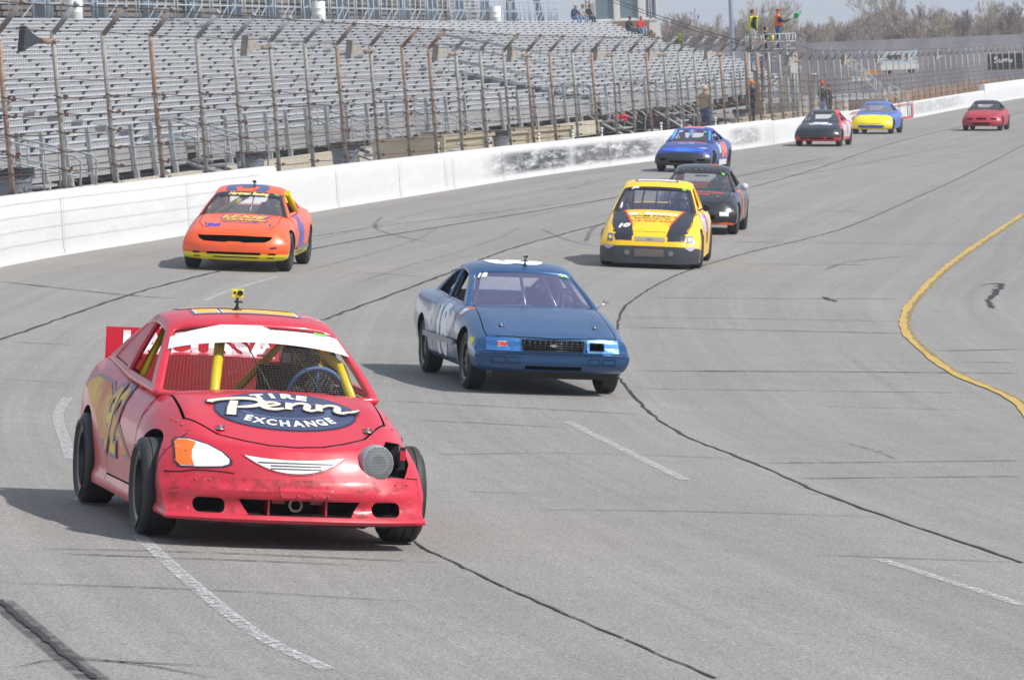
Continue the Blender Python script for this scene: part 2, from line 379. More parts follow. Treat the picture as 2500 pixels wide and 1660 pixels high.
# the distant ground, one sheet out to the horizon
b=bmesh.new(); vs=[]
for r,z in ((0,-1.7),(600,-1.7),(3500,-3.5)):
    vs.append([b.verts.new((60+r*math.cos(a*math.pi/12)+(.0),180+r*math.sin(a*math.pi/12),z)) for a in range(24)] if r else [b.verts.new((60,180,z))])
for k in range(24):
    b.faces.new((vs[0][0],vs[1][k],vs[1][(k+1)%24])); b.faces.new((vs[1][k],vs[2][k],vs[2][(k+1)%24],vs[1][(k+1)%24]))
tag(obj('ground',b,None,mat('dry_field','8a8272',.95,noise=.25,nscale=.05,col2='6f6c58')),kind='structure')
def strip(name,pts,w,m,lift=.006,taper=True,step=.6,jag=0,parent=None,q=None):
    """ribbon laid on the track; pts are plan points (x,y)"""
    P=[Vector(p) for p in pts]; out=[]; n=len(P)
    for i in range(n-1):
        p0,p1,p2,p3=P[max(i-1,0)],P[i],P[i+1],P[min(i+2,n-1)]; k=max(1,int((p2-p1).length/step))
        for s in range(k):
            t=s/k; out.append(.5*((2*p1)+(-p0+p2)*t+(2*p0-5*p1+4*p2-p3)*t*t+(-p0+3*p1-3*p2+p3)*t**3))
    out.append(P[-1]); b=bmesh.new(); L=[]; N_=len(out); rnd=random.Random(name+str(pts[0])); uvl=b.loops.layers.uv.new('lane'); dist=0;D=[]
    for i,p in enumerate(out):
        d=(out[min(i+1,N_-1)]-out[max(i-1,0)]).normalized(); nn=Vector((-d.y,d.x)); ww=w
        if i: dist+=(p-out[i-1]).length
        D.append(dist)
        if taper: ww*=min(1,.15+min(i,N_-1-i)/max(1,N_*.12))
        if jag: p=p+nn*rnd.uniform(-jag,jag); ww*=rnd.uniform(.55,1.35)
        a=p+nn*ww/2; c=p-nn*ww/2
        L.append((b.verts.new((a.x,a.y,gz(a.x,a.y)+lift)),b.verts.new((c.x,c.y,gz(c.x,c.y)+lift))))
    for i in range(N_-1):
        fc=b.faces.new((L[i][1],L[i+1][1],L[i+1][0],L[i][0]))
        for lp,u in zip(fc.loops,((0,D[i]),(0,D[i+1]),(w,D[i+1]),(w,D[i]))): lp[uvl].uv=u
    return obj(name,b,parent or TR,m)
LN={"j":[[[-2.86,26.07],[-1.73,26.26],[-0.56,26.15]],[[-2.85,28.38],[-1.88,28.67],[-0.45,28.76]],[[-2.72,28.09],[-1.29,28.28],[-0.88,28.28]],[[0.14,33.77],[1.27,34.34],[2.61,34.72]],[[2.03,40.7],[4.56,42.81]],[[2.26,38.87],[4.32,40.59]],[[3.14,32.11],[3.42,32.21]],[[1.91,30.77],[3.28,30.95]],[[1.38,54.6],[3.65,55.95],[6.13,57.19]],[[1.19,51.42],[5.26,53.23]],[[-1.24,47.67],[1.26,47.27]],[[-1.03,44.87],[0.54,44.67]],[[-0.69,39.85],[0.41,40.9],[1.91,41.28]],[[2.11,71.79],[6.15,74.09]],[[1.51,63.78],[5.43,64.82]],[[1.58,66.29],[3.18,66.96],[5.63,67.91]],[[3.71,91.21],[10.19,94.27]],[[-7.44,69.62],[-5.48,67.19],[-4.59,66.71]],[[-5.94,55.32],[-4.92,55.12]],[[-5.22,48.46],[-4.38,48.36]],[[-3.62,33.31],[-3.07,33.21]],[[3.1,49.77],[4.96,50.24]],[[1.46,51.03],[1.18,50.84]],[[-0.62,35.32],[0.21,35.5]],[[-2.46,76.36],[-1.2,75.58]],[[3.97,82.9],[6.31,84.05]],[[5.38,61.06],[6.68,62.21]],[[5.46,58.93],[6.36,59.31]],[[10.0,132.15],[13.98,128.95]],[[5.86,111.01],[8.77,109.64]],[[-2.37,22.01],[-2.08,22.59],[-1.42,22.01]],[[-2.28,22.5],[-1.46,22.49]]],"sk":[[[2.55,85.71],[1.28,89.1],[0.68,94.8]],[[-2.61,99.35],[-2.52,92.3],[-1.36,87.27],[-0.18,88.14]],[[5.39,81.73],[6.07,84.92],[7.42,88.01]],[[3.07,44.27],[3.27,43.3],[3.37,42.05]],[[3.31,66.57],[3.62,71.3],[4.09,78.94]],[[1.44,89.29],[1.86,97.88],[2.92,103.58]],[[4.88,127.14],[9.61,144.13],[16.72,177.64]],[[-4.12,85.25],[-2.33,94.71],[1.32,110.64]],[[7.75,78.63],[8.2,79.5],[7.52,74.96],[7.31,72.25]],[[6.3,71.29],[6.39,70.81]],[[4.85,73.91],[4.92,72.55]]],"wide":[[[-2.76,25.1],[-2.52,24.04],[-2.25,22.88],[-1.97,21.72]]],"seamA":[[19.37,178.12],[11.37,127.41],[7.12,100.47],[4.11,85.89],[2.66,78.07],[1.74,70.06],[1.44,64.26],[1.23,56.63],[1.21,51.9],[1.49,45.24],[2.03,40.7],[2.49,36.17],[3.28,30.95]],"seamB":[[27.47,252.11],[16.03,188.46],[8.8,141.62],[1.09,92.96],[-0.95,77.32],[-2.5,62.54]],"seamB2":[[-0.66,30.3],[-0.61,29.82],[0.04,26.73],[0.55,24.6],[0.93,23.06]],"seamC":[[10.59,158.53],[0.78,105.91],[-3.43,83.32],[-4.55,75.3],[-5.36,67.29],[-5.97,55.61]],"yellow":[[12.02,110.98],[9.07,92.64],[7.24,80.85],[6.15,72.93],[5.68,68.69],[5.46,65.89],[5.32,62.89],[5.26,56.81],[5.47,51.11]],"d1":[[-4.3,45.85],[-4.13,43.05],[-3.72,39.29],[-3.46,36.97]],"d2":[[-2.39,29.73],[-1.82,26.45],[-1.33,23.94],[-0.93,22.58]],"d3":[[-3.6,73.95],[-4.04,69.89],[-4.26,66.32]],"d4":[[0.51,45.53],[0.95,41.67],[1.34,38.01]],"d5":[[2.31,30.67],[2.93,27.77]],"g":[[[2.66,80.01],[3.31,80.0]],[[3.7,80.58],[4.1,80.48]],[[9.43,141.52],[10.23,141.91]]],"o":[[[-2.0,80.41],[-1.52,80.41]]]}
m_joint=alpha_noise(mat('joint_crack','2c2b2b',.9),(5,5,5),.30,.50)
m_skid=alpha_noise(mat('tyre_mark','40403f',.9),(5,5,5),.38,.62,maxa=.5)
m_skid2=alpha_noise(mat('faint_tyre_mark','4a4a49',.9),(3,3,3),.38,.70,maxa=.28)
m_seam=alpha_noise(mat('seam_sealant','2c2b2b',.75),(14,14,14),.28,.44)
m_wide=alpha_noise(mat('worn_sealant','37373a',.8),(7,7,7),.30,.66,maxa=.8)
m_line=alpha_noise(mat('worn_white_paint','d9dade',.8),(22,22,22),.42,.60,maxa=.82,scale2=(60,60,60))
m_yel=alpha_noise(mat('yellow_paint','b5964c',.7,noise=.2,nscale=6),(10,10,10),.24,.40)
m_yeld=alpha_noise(mat('old_yellow_paint','8a7a50',.8,noise=.3,nscale=6),(10,10,10),.30,.5)
for i,p in enumerate(LN['j']): strip('pavement_joint',p,(.020+.008*(i%3))*(1 if p[0][1]<50 else 1.6),m_joint,jag=.006,step=.30)
for p in LN['sk'][:4]+LN['sk'][5:8]: strip('tyre_mark',p,.09,m_skid,step=.8)
for p in LN['sk'][8:]: strip('tar_patch',p,.10,m_seam,jag=.05,step=.3)
strip('sealed_crack',LN['wide'][0],.15,m_wide,step=.25,taper=False); strip('sealed_crack',LN['wide'][0],.035,m_seam,lift=.010,jag=.012,step=.1,taper=False)
strip('track_seam',LN['seamA'],.032,m_seam,jag=.015,step=.3,taper=False); strip('track_seam',LN['seamB'],.045,m_seam,jag=.02,step=.5,taper=False)
strip('track_seam',LN['seamB2'],.02,m_seam,jag=.01,step=.2,taper=False); strip('track_seam',LN['seamC'],.045,m_seam,jag=.02,step=.5,taper=False)
for k in ('d1','d2','d3','d4','d5'): strip('lane_dash',LN[k],.095,m_line,taper=False,step=.4,lift=.008)
yl=LN['yellow']+[(4.6,40),(3.6,30)]
strip('apron_line',yl,.16,m_yeld,taper=False,lift=.007); strip('apron_line',[(x-.03,y) for x,y in yl],.10,m_yel,taper=False,lift=.011,jag=.006,step=.5)
gm=alpha_noise(mat('green_spray_paint','66d98a',.7),(8,8,8),.4,.6,maxa=.7)
for p in LN['g']: strip('spray_mark',p,.14,gm,step=.3)
for p in LN['o']: strip('spray_mark',p,.12,alpha_noise(mat('orange_spray_paint','d98a72',.7),(8,8,8),.4,.6,maxa=.6),step=.3)
rr=random.Random(5)
for i in range(26):          # faint arcs of rubber that the cars have laid along the groove
    y0=rr.uniform(70,160); o0=rr.uniform(2.5,9); L_=rr.uniform(8,26); dr=rr.uniform(-.9,.9)
    strip('tyre_mark',[(Xw(y0+t*L_)+o0+dr*t*t,y0+t*L_) for t in (0,.25,.5,.75,1)],rr.uniform(.05,.12),m_skid2,step=1.0,lift=.004+.0002*i)
# land behind the wall: a level concrete walk, then earth under the stands
b=bmesh.new(); rows=[]
for i in range(0,66):
    y=15+i*5; z=zw(y)+.38
    rows.append([b.verts.new((*off(y,q),zz)) for q,zz in ((.30,z),(1.2,z),(4.0,z-.05),(10,z-.3),(45,z-.6),(90,-1.6))])
for A,B in zip(rows,rows[1:]):
    for j in range(5): fc=b.faces.new((A[j+1],A[j],B[j],B[j+1])); fc.material_index=0 if j<2 else 1
recalc(b); o=obj('walkway',b,None,[M['conc'],mat('packed_earth','8d8272',.95,noise=.25,nscale=.6,bump=.4)]); tag(o,kind='structure')
# ------------------------------------------------------------------ walls
def wallmat():
    m=mat('white_painted_concrete','cbcbcb',.6,noise=.035,nscale=1.2,bump=.25,bscale=9); N=m.node_tree.nodes; L=m.node_tree.links; b=N['Principled BSDF']
    uv=N.new('ShaderNodeUVMap'); uv.uv_map='lane'; sp=N.new('ShaderNodeSeparateXYZ'); L.new(uv.outputs[0],sp.inputs[0])
    def win(o,a,b0,c,d):       # 1 between b0 and c, fading out to a and d
        r1=N.new('ShaderNodeMapRange'); r1.inputs[1].default_value=a; r1.inputs[2].default_value=b0; L.new(o,r1.inputs[0])
        r2=N.new('ShaderNodeMapRange'); r2.inputs[1].default_value=c; r2.inputs[2].default_value=d; r2.inputs[3].default_value=1; r2.inputs[4].default_value=0; L.new(o,r2.inputs[0])
        q=N.new('ShaderNodeMath'); q.operation='MULTIPLY'; L.new(r1.outputs[0],q.inputs[0]); L.new(r2.outputs[0],q.inputs[1]); return q.outputs[0]
    hh=win(sp.outputs[1],.10,.22,.66,.80); cur=None
    for (a,b0,c,d,st) in ((124,131,139,141,.95),(139,141,152,157,.85),(166,169,173,175,.55),(230,238,262,272,.4),(60,66,330,335,.10)):
        q=N.new('ShaderNodeMath'); q.operation='MULTIPLY'; L.new(win(sp.outputs[0],a,b0,c,d),q.inputs[0]); q.inputs[1].default_value=st
        if cur is None: cur=q.outputs[0]
        else:
            x=N.new('ShaderNodeMath'); x.operation='MAXIMUM'; L.new(cur,x.inputs[0]); L.new(q.outputs[0],x.inputs[1]); cur=x.outputs[0]
    mp=N.new('ShaderNodeMapping'); mp.inputs['Scale'].default_value=(.45,4,1); n=N.new('ShaderNodeTexNoise'); n.inputs['Scale'].default_value=1; n.inputs['Detail'].default_value=9; n.inputs['Roughness'].default_value=.78
    L.new(uv.outputs[0],mp.inputs[0]); L.new(mp.outputs[0],n.inputs['Vector']); r=N.new('ShaderNodeMapRange'); r.inputs[1].default_value=.36; r.inputs[2].default_value=.53; L.new(n.outputs[0],r.inputs[0])
    q=N.new('ShaderNodeMath'); q.operation='MULTIPLY'; L.new(cur,q.inputs[0]); L.new(hh,q.inputs[1]); q2=N.new('ShaderNodeMath'); q2.operation='MULTIPLY'; L.new(q.outputs[0],q2.inputs[0]); L.new(r.outputs[0],q2.inputs[1])
    mx=N.new('ShaderNodeMix'); mx.data_type='RGBA'; src=b.inputs['Base Color'].links[0].from_socket; L.new(q2.outputs[0],mx.inputs[0]); L.new(src,mx.inputs[6]); mx.inputs[7].default_value=lin('2a2c30'); L.new(mx.outputs[2],b.inputs['Base Color'])
    return m
WM=wallmat()
def wall(y0,y1,h,label,q0=0.,round_end=False,th=.34,h1=None,step=2.0,name='concrete_wall'):
    b=bmesh.new(); uvl=b.loops.layers.uv.new('lane'); n=max(2,int((y1-y0)/step)); rows=[]
    for i in range(n+1):
        y=y0+(y1-y0)*i/n; hh=h if h1 is None else lerp(h,h1,i/n); g=zw(y); qq=q0
        if round_end: 
            t=clamp((y-(y1-2.6))/2.6); hh=h-(.10*t**2); qq=q0+.55*t**2.5
        prof=((qq-.05,-.15),(qq-.03,.02),(qq,.12),(qq+.02,hh-.05),(qq+.05,hh),(qq+th-.03,hh),(qq+th,hh-.04),(qq+th,-.15))
        rows.append([(b.verts.new((*off(y,q),g+z)),(y,z)) for q,z in prof])
    for A,B in zip(rows,rows[1:]):
        for j in range(len(A)-1):
            vs=(A[j],A[j+1],B[j+1],B[j]); fc=b.faces.new([x[0] for x in vs])
            for lp,x in zip(fc.loops,vs): lp[uvl].uv=x[1]
    for q in (rows[0],rows[-1]): b.faces.new([x[0] for x in q])
    recalc(b); o=obj(name,b,None,WM); smooth(o.data,40); tag(o,label,'wall'); return o
w1=wall(24,96.9,1.06,'tall white concrete track wall nearest the camera, behind the orange car',q0=-.03,round_end=False)
w2=wall(96.95,177.5,.92,'long white concrete wall with black rubber scuffs beside the blue and black car')
w3=wall(177.55,205,.86,'short lower length of white wall behind the flag stand, beside the black and red car')
w4=wall(238.1,281,.80,'white concrete wall along the far straight, left of the distant red car')
w5=wall(281.05,400,1.15,'taller white concrete wall at the far right edge of the track')
wall_g=wall(205.05,238.05,.82,'white wall panel outlined in red behind the blue and yellow car',name='wall_gate')
# horizontal board lines, vertical joints, rust run
jm=mat('shuttering_line','b4b2ae',.8); dk=mat('joint_shadow','8a8782',.9)
b=bmesh.new()
def wbar(b,y0,y1,z0,z1,q=-.055,n=12,mi=0):
    P=[]
    for i in range(n+1):
        y=y0+(y1-y0)*i/n; g=zw(y); P.append((b.verts.new((*off(y,q),g+z0)),b.verts.new((*off(y,q),g+z1))))
    for A,B in zip(P,P[1:]): fc=b.faces.new((A[0],A[1],B[1],B[0])); fc.material_index=mi
for z in (.28,.50,.72,.93): wbar(b,60,95,z,z+.006,q=-.062+.035*z,n=40)
obj('board_line',b,w1,jm)
b=bmesh.new()
for y in (70,78.6,87.5,94.0): wbar(b,y,y+.03,.02,1.0,n=1,q=-.058)
obj('vertical_joint',b,w1,jm)
b=bmesh.new()
for y in (104,112,120,128.5,137,146,155,163,170): wbar(b,y,y+.05,.02,.88,n=1,q=-.045)
obj('vertical_joint',b,w2,jm)
b=bmesh.new(); wbar(b,118.7,118.8,.1,.9,n=1,q=-.046); obj('rust_streak',b,w2,alpha_noise(mat('pale_rust','c9a890',.9),(6,6,6),.3,.6,maxa=.7))
b=bmesh.new(); redm=mat('red_paint','c23b46',.5)
for (a,c,z0,z1) in ((205.3,237.6,.74,.79),(237.0,237.6,.04,.79),(205.3,237.6,.04,.15),(218,218.6,.1,.78)): wbar(b,a,c,z0,z1,q=-.056)
for k in range(5): wbar(b,206.3+k*2,207.2+k*2,.22,.62,q=-.056,n=1)
obj('red_border',b,wall_g,redm)
# ------------------------------------------------------------------ catch fence
PY=[74.2,77.3,80.6,84.0,87.6,91.6,95.6,99.6,103.6,107.6,111.8,116,120.2,124.4,128.6,132.6,136.4,140,143.4,146.6,149.7,152.6,155.4,158.2,160.9,163.6,166.3,169,171.8,174.6,177.5]
y=180.5
while y<345: PY.append(round(y,1)); y+=3.3 if y<300 else 4.2
FQ=.42; PH=2.78
fence=empty('catch_fence',(*off(130,FQ),zw(130)+.8)); tag(fence,'tall wire catch fence on rusty inward leaning posts above the white wall','fence')
fence_inv=fence.matrix_world.inverted()
FS_=pch([(70,1.06),(100,1.03),(130,1.0),(178,.98),(194,.84),(350,.80)])
def fpt(y,q,z): return Vector((*off(y,q),zw(y)+(z if z<.78 else .78+(z-.78)*FS_(y))))-fence.location
def ysolve(px,q,z=.8,za=None):
    lo,hi=60.,330.
    for _ in range(40):
        m=(lo+hi)/2; X,Y=off(m,q); P=Vector((X,Y,(zw(m)+z if za is None else za)-CZ)); x=1180.5+11003*P.dot(r_)/P.dot(f_)
        if x<px: lo=m
        else: hi=m
    return m
def post_mesh(seed,top):
    rnd=random.Random(seed); b=bmesh.new(); lean=rnd.uniform(-.03,.02)
    # local frame: x inward (to the track), z up
    tube(b,[(0,0,0),(lean-.02,rnd.uniform(-.02,.02),PH*.5),(lean-.05,0,PH)],.044,10,0)
    tube(b,[(lean-.05,0,PH-.03),(lean+.40,0,PH+.42)],.046,10,1)
    tube(b,[(lean+.39,0,PH+.41),(lean+.42,0,PH+.44)],.054,10,1)
    for z in (.25,.55,.85,1.15,1.45,1.72): 
        if rnd.random()<.85:
            tube(b,[(-.07,-.05,z+.04),(.08,-.05,z-.01),(.08,.07,z-.02),(-.06,.07,z+.03)],.012,4,2)
            for k in range(3): box(b,(.08,.05+.07*k+rnd.uniform(0,.03),z+rnd.uniform(-.02,.02)),(.04,.03,.045),None,3)
        else: tube(b,[(-.07,-.05,z+.04),(.08,-.05,z-.01),(.08,.07,z-.02)],.01,4,2)
    me=bpy.data.meshes.new('post'); b.to_mesh(me); b.free()
    pm=M['rust'] if top=='r' else M['rustg']; am={'r':M['rust'],'g':M['galv'],'d':mat('dark_pipe','8a8078',.6,noise=.2)}[rnd.choice('rgd' if top!='g' else 'gggd')]
    for m in (pm,am,M['cable'],M['clamp']): me.materials.append(m)
    return me
PM=[post_mesh(i,t) for i,t in enumerate('grggrgrr')]
order=[0,1,2,3,4,0,5,2,0,1,3,6,7,2,5,3,1,4]
for i,y in enumerate(PY):
    o=bpy.data.objects.new('post',PM[order[i%len(order)]]); COL.objects.link(o); o.parent=fence
    n=wn_(y); o.location=fpt(y,FQ,.78); o.scale=(.72 if y>186 else 1,.72 if y>186 else 1,FS_(y)); o.rotation_euler=(0,R(-1.5 if y<90 else -1.0),math.atan2(-n[1],-n[0])+random.uniform(-.04,.04))
for zc in (.25,.55,.85,1.15,1.45,1.72,2.02):
    b=bmesh.new(); pts=[]
    for a,c in zip(PY,PY[1:]):
        for k in range(4):
            t=k/4; pts.append(fpt(lerp(a,c,t),FQ-.10,.78+zc-.035*math.sin(math.pi*t)*(1 if zc>1.2 else .5)+random.uniform(-.008,.008)))
    tube(b,pts,.009 if zc<1.9 else .007,5,0); obj('cable',b,fence,M['cable'])
b=bmesh.new(); pts=[fpt(y,FQ-.42,.78+PH+.40+random.uniform(-.02,.02)) for y in PY]; tube(b,pts,.010,4); obj('cable',b,fence,M['cable'])
b=bmesh.new(); pts=[fpt(y,FQ+.02,.78+PH+random.uniform(-.02,.02)) for y in PY]; tube(b,pts,.008,4); obj('cable',b,fence,M['cable'])
b=bmesh.new(); y=66
def wr(b,p,q,r):
    d=(q-p).normalized(); a=d.cross(Vector((.3,.9,.2))).normalized()*r; c=d.cross(a).normalized()*r
    A=[b.verts.new(p+a),b.verts.new(p-a*.5+c*.87),b.verts.new(p-a*.5-c*.87)]; B=[b.verts.new(q+a),b.verts.new(q-a*.5+c*.87),b.verts.new(q-a*.5-c*.87)]
    for k in range(3): b.faces.new((A[k],A[(k+1)%3],B[(k+1)%3],B[k]))
while y<205:
    lo=fpt(y,FQ-.07,.74); hi=fpt(y,FQ-.05,.78+PH); tp=fpt(y,FQ-.42,.78+PH+.40); w=.0028
    wr(b,lo,hi,w); wr(b,hi,tp,w); y+=.105 if y<120 else (.16 if y<160 else .25)
for k in range(22):
    z=.78+k*.12; last=None; y=66
    while y<205:
        p=fpt(y,FQ-.06,z+random.uniform(-.006,.006))
        if last is not None: wr(b,last,p,.0028)
        last=p; y+=2.2
me_=obj('wire_mesh',b,fence,M['wire']); me_['kind']='stuff'
# ------------------------------------------------------------------ loudspeakers on the fence
def horn_mesh():
    b=bmesh.new(); st=[(0,.10,.07),(.10,.11,.08),(.26,.17,.15),(.42,.26,.25),(.52,.36,.34),(.56,.37,.35)]; rings=[]
    for (x,hw,hh) in st: rings.append([b.verts.new((x,sy*hw,sz*hh)) for sy,sz in ((-1,-1),(1,-1),(1,1),(-1,1))])
    for A,B in zip(rings,rings[1:]):
        for k in range(4): b.faces.new((A[k],A[(k+1)%4],B[(k+1)%4],B[k]))
    b.faces.new(rings[0]); recalc(b); me=bpy.data.meshes.new('horn'); b.to_mesh(me); b.free(); return me
HM=[horn_mesh(),horn_mesh()]; HM[0].materials.append(mat('dark_horn','3d4046',.6,noise=.1)); HM[1].materials.append(mat('faded_horn','b3aea6',.6,noise=.12,nscale=4,col2='9c8f80'))
drv=bmesh.new(); tube(drv,[(.02,0,0),(-.30,0,.02)],[.085,.07],10,0); tube(drv,[(-.28,0,.02),(-.50,0,.06)],.035,8,0); DM=bpy.data.meshes.new('driver_unit'); drv.to_mesh(DM); drv.free(); DM.materials.append(M['rust'])
SPK=[(80.6,0,'black horn loudspeaker hung on the fence, leftmost of all'),(99.6,1,'pale horn loudspeaker hung on a rust red post above the wall step'),(111.8,1,'pale horn loudspeaker with a dark bracket, third from the left on the fence'),(124.4,1,'pale horn loudspeaker above the scuffed wall, fourth from the left'),
 (136.4,1,'small pale horn loudspeaker, fifth from the left on the fence'),(149.7,1,'small pale horn loudspeaker, sixth from the left on the fence'),(158.2,1,'small pale horn loudspeaker, seventh from the left on the fence'),(169,1,'small pale horn loudspeaker closest left of the flag stand'),
 (190.4,1,'far pale horn loudspeaker just right of the flag stand'),(213.5,1,'far pale horn loudspeaker above the blue and yellow car'),(230,1,'far pale horn loudspeaker right of the blue and yellow car'),(246.5,1,'far pale horn loudspeaker near the dark banner, second from the right'),(262,1,'far pale horn loudspeaker nearest the dark banner')]
for y,k,lab in SPK:
    y=min(PY,key=lambda a:abs(a-y))
    e=empty('loudspeaker'); e.scale=(.62,.62,.62); e.location=fence.location+fpt(y,FQ,.78+PH-.22); n=wn_(y); tag(e,lab,'loudspeaker',group='horn loudspeakers along the catch fence')
    e.rotation_euler=(0,R(-8),math.atan2(n[1],n[0])+R(28)); 
    o=obj('horn',HM[k],e); o.location=(.50,0,.06); o=obj('driver_unit',DM,e); o.location=(.50,0,.06)
# ------------------------------------------------------------------ grandstands
Q0,RUN,NR=7.04,.61,27
def zb(y):
    z=[(60,-2.28),(90,-2.42),(105,-2.60),(158,-2.69),(200,-2.74),(265,-2.82)]
    return pch(z)(y)+CZ+.56
RISE=pch([(90,.141),(170,.1376),(265,.130)])
def spt(y,q,z): return Vector((*off(y,q),z))
def seatz(y,k): return zb(y)+RISE(y)*k
def ribbon(b,ys,prof,mi=0,closed=True):
    """sweep a profile [(q, z)] along the stand; prof is a function of y"""
    rings=[[b.verts.new(spt(y,q,z)-ORG) for q,z in prof(y)] for y in ys]; n=len(rings[0])
    for A,B in zip(rings,rings[1:]):
        for k in range(n if closed else n-1):
            fc=b.faces.new((A[k],A[(k+1)%n],B[(k+1)%n],B[k])); fc.material_index=mi
    if closed:
        for r in (rings[0],rings[-1]): fc=b.faces.new(r); fc.material_index=mi
def yrange(a,c,s=3.0):
    n=max(1,int((c-a)/s)); return [a+(c-a)*i/n for i in range(n+1)]
def stand(ya,yb_,label,endfun=None,gap=()):
    global ORG
    ORG=spt((ya+yb_)/2,Q0,zb((ya+yb_)/2)-.9); root=empty('grandstand',ORG); tag(root,label,'grandstand',group='bleacher sections around the turn'); rnd=random.Random(int(ya))
    for k in range(NR):
        y1=yb_ if endfun is None else endfun(k); q=Q0+RUN*k
        # bench plank broken into lengths with small gaps, brackets below
        b=bmesh.new(); y=ya
        while y<y1-.5:
            L_=rnd.choice((5.2,6.4,7.3,9.0)); e=min(y+L_,y1); dz=rnd.uniform(-.006,.006)
            ribbon(b,yrange(y+.02,e-.02),lambda yy:((q-.12,seatz(yy,k)-.038+dz),(q-.12,seatz(yy,k)+dz),(q+.10,seatz(yy,k)+dz),(q+.10,seatz(yy,k)-.038+dz)),0); y=e+(.02 if rnd.random()<.8 else .25)
        y=ya+.6+rnd.choice((0,0,.3,1.4))
        while y<y1:
            z=seatz(y,k); n=wn_(y); A=Vector((-n[1],n[0],0)) ; o_=spt(y,q,z)-ORG; N3=Vector((n[0],n[1],0))
            for t in (-.06,.06):
                P=[o_+N3*a+Vector((0,0,c))+A*t for a,c in ((-.225,-.050),(-.097,-.050),(-.097,-.15),(-.135,-.15),(-.145,-.095),(-.225,-.068))]
                fc=b.faces.new([b.verts.new(p) for p in (P if t>0 else P[::-1])]); fc.material_index=1
            y+=2.6
        obj('bench',b,root,[M['alu'],M['brk']])
        b=bmesh.new(); ribbon(b,yrange(ya,y1),lambda yy:((q-.095,seatz(yy,k)-RISE(yy)-.08),(q-.095,seatz(yy,k)-.052),(q-.095+RUN-.002,seatz(yy,k)-.052),(q-.095+RUN-.002,seatz(yy,k)-.085)),0,closed=True)
        obj('deck',b,root,M['tread'])
    return root
Y_A=(66,118.4); Y_B=(119.6,176); Y_C=(177.4,243)
s1=stand(*Y_A,'aluminium bleacher section with grey decks behind the orange car, leftmost')
s2=stand(*Y_B,'middle aluminium bleacher section of grey benches behind the scuffed wall')
s3=stand(*Y_C,'long far aluminium bleacher section ending beside the white scoring tower',endfun=lambda k: ysolve(pch([(0,1800),(7,1703),(18,1491),(27,1385)])(k),Q0+RUN*k,za=seatz(245,k)))
# front skirt of the stands: leaning channel posts, dark underside, kerb
def skirt(root,ya,yb_,step=2.15):
    global ORG
    ORG=root.location.copy(); y=ya+1
    while y<yb_:
        b=bmesh.new(); z=zb(y); p0=spt(y,Q0-.72,z-.80)-ORG; p1=spt(y,Q0-.62,z+.50)-ORG; n=wn_(y); rot=Matrix.Rotation(math.atan2(n[1],n[0]),3,'Z')
        d=(p1-p0); mid=(p0+p1)/2; q=Vector((0,0,1)).rotation_difference(d.normalized()).to_matrix()@rot
        box(b,mid,(.05,.13,d.length),q); box(b,mid+q@Vector((.04,.055,0)),(.05,.02,d.length),q); box(b,p0+Vector((0,0,.10)),(.09,.17,.22),q)
        obj('guard_post',b,root,M['galv']); y+=step
    b=bmesh.new()
    for zz,qq in ((-.04,-.56),(-.20,-.58),(-.36,-.60)):
        ribbon(b,yrange(ya,yb_),lambda yy:((Q0+qq,zb(yy)+zz-.13),(Q0+qq,zb(yy)+zz),(Q0+qq+.04,zb(yy)+zz),(Q0+qq+.04,zb(yy)+zz-.13)),0)
    ribbon(b,yrange(ya,yb_),lambda yy:((Q0-.60,zb(yy)-.62),(Q0-.60,zb(yy)-.51),(Q0-.52,zb(yy)-.51),(Q0-.52,zb(yy)-.62)),0)
    obj('skirt_board',b,root,M['tread'])
    b=bmesh.new(); y=ya+2
    while y<yb_:
        p=spt(y,Q0-.5,zb(y)-1.0)-ORG; q=spt(y+1.2,Q0+.4,zb(y)-.70)-ORG; tube(b,[p,q],.03,5); y+=2.15
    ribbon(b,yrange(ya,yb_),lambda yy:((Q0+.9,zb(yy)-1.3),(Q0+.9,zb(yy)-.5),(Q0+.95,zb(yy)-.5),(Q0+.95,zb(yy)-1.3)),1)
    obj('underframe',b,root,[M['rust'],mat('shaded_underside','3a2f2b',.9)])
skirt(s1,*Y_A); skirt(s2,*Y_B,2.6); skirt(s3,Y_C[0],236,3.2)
b=bmesh.new()
ORG=Vector((0,0,0))
ribbon(b,yrange(58,175),lambda yy:((Q0-1.05,zb(yy)-1.3),(Q0-1.05,zb(yy)-.80),(Q0-.65,zb(yy)-.80),(Q0-.65,zb(yy)-1.3)),0)
o=obj('kerb_wall',b,None,mat('pale_concrete','bdb5a3',.9,noise=.15,nscale=1.5)); tag(o,'low pale concrete kerb along the foot of the bleachers','wall')
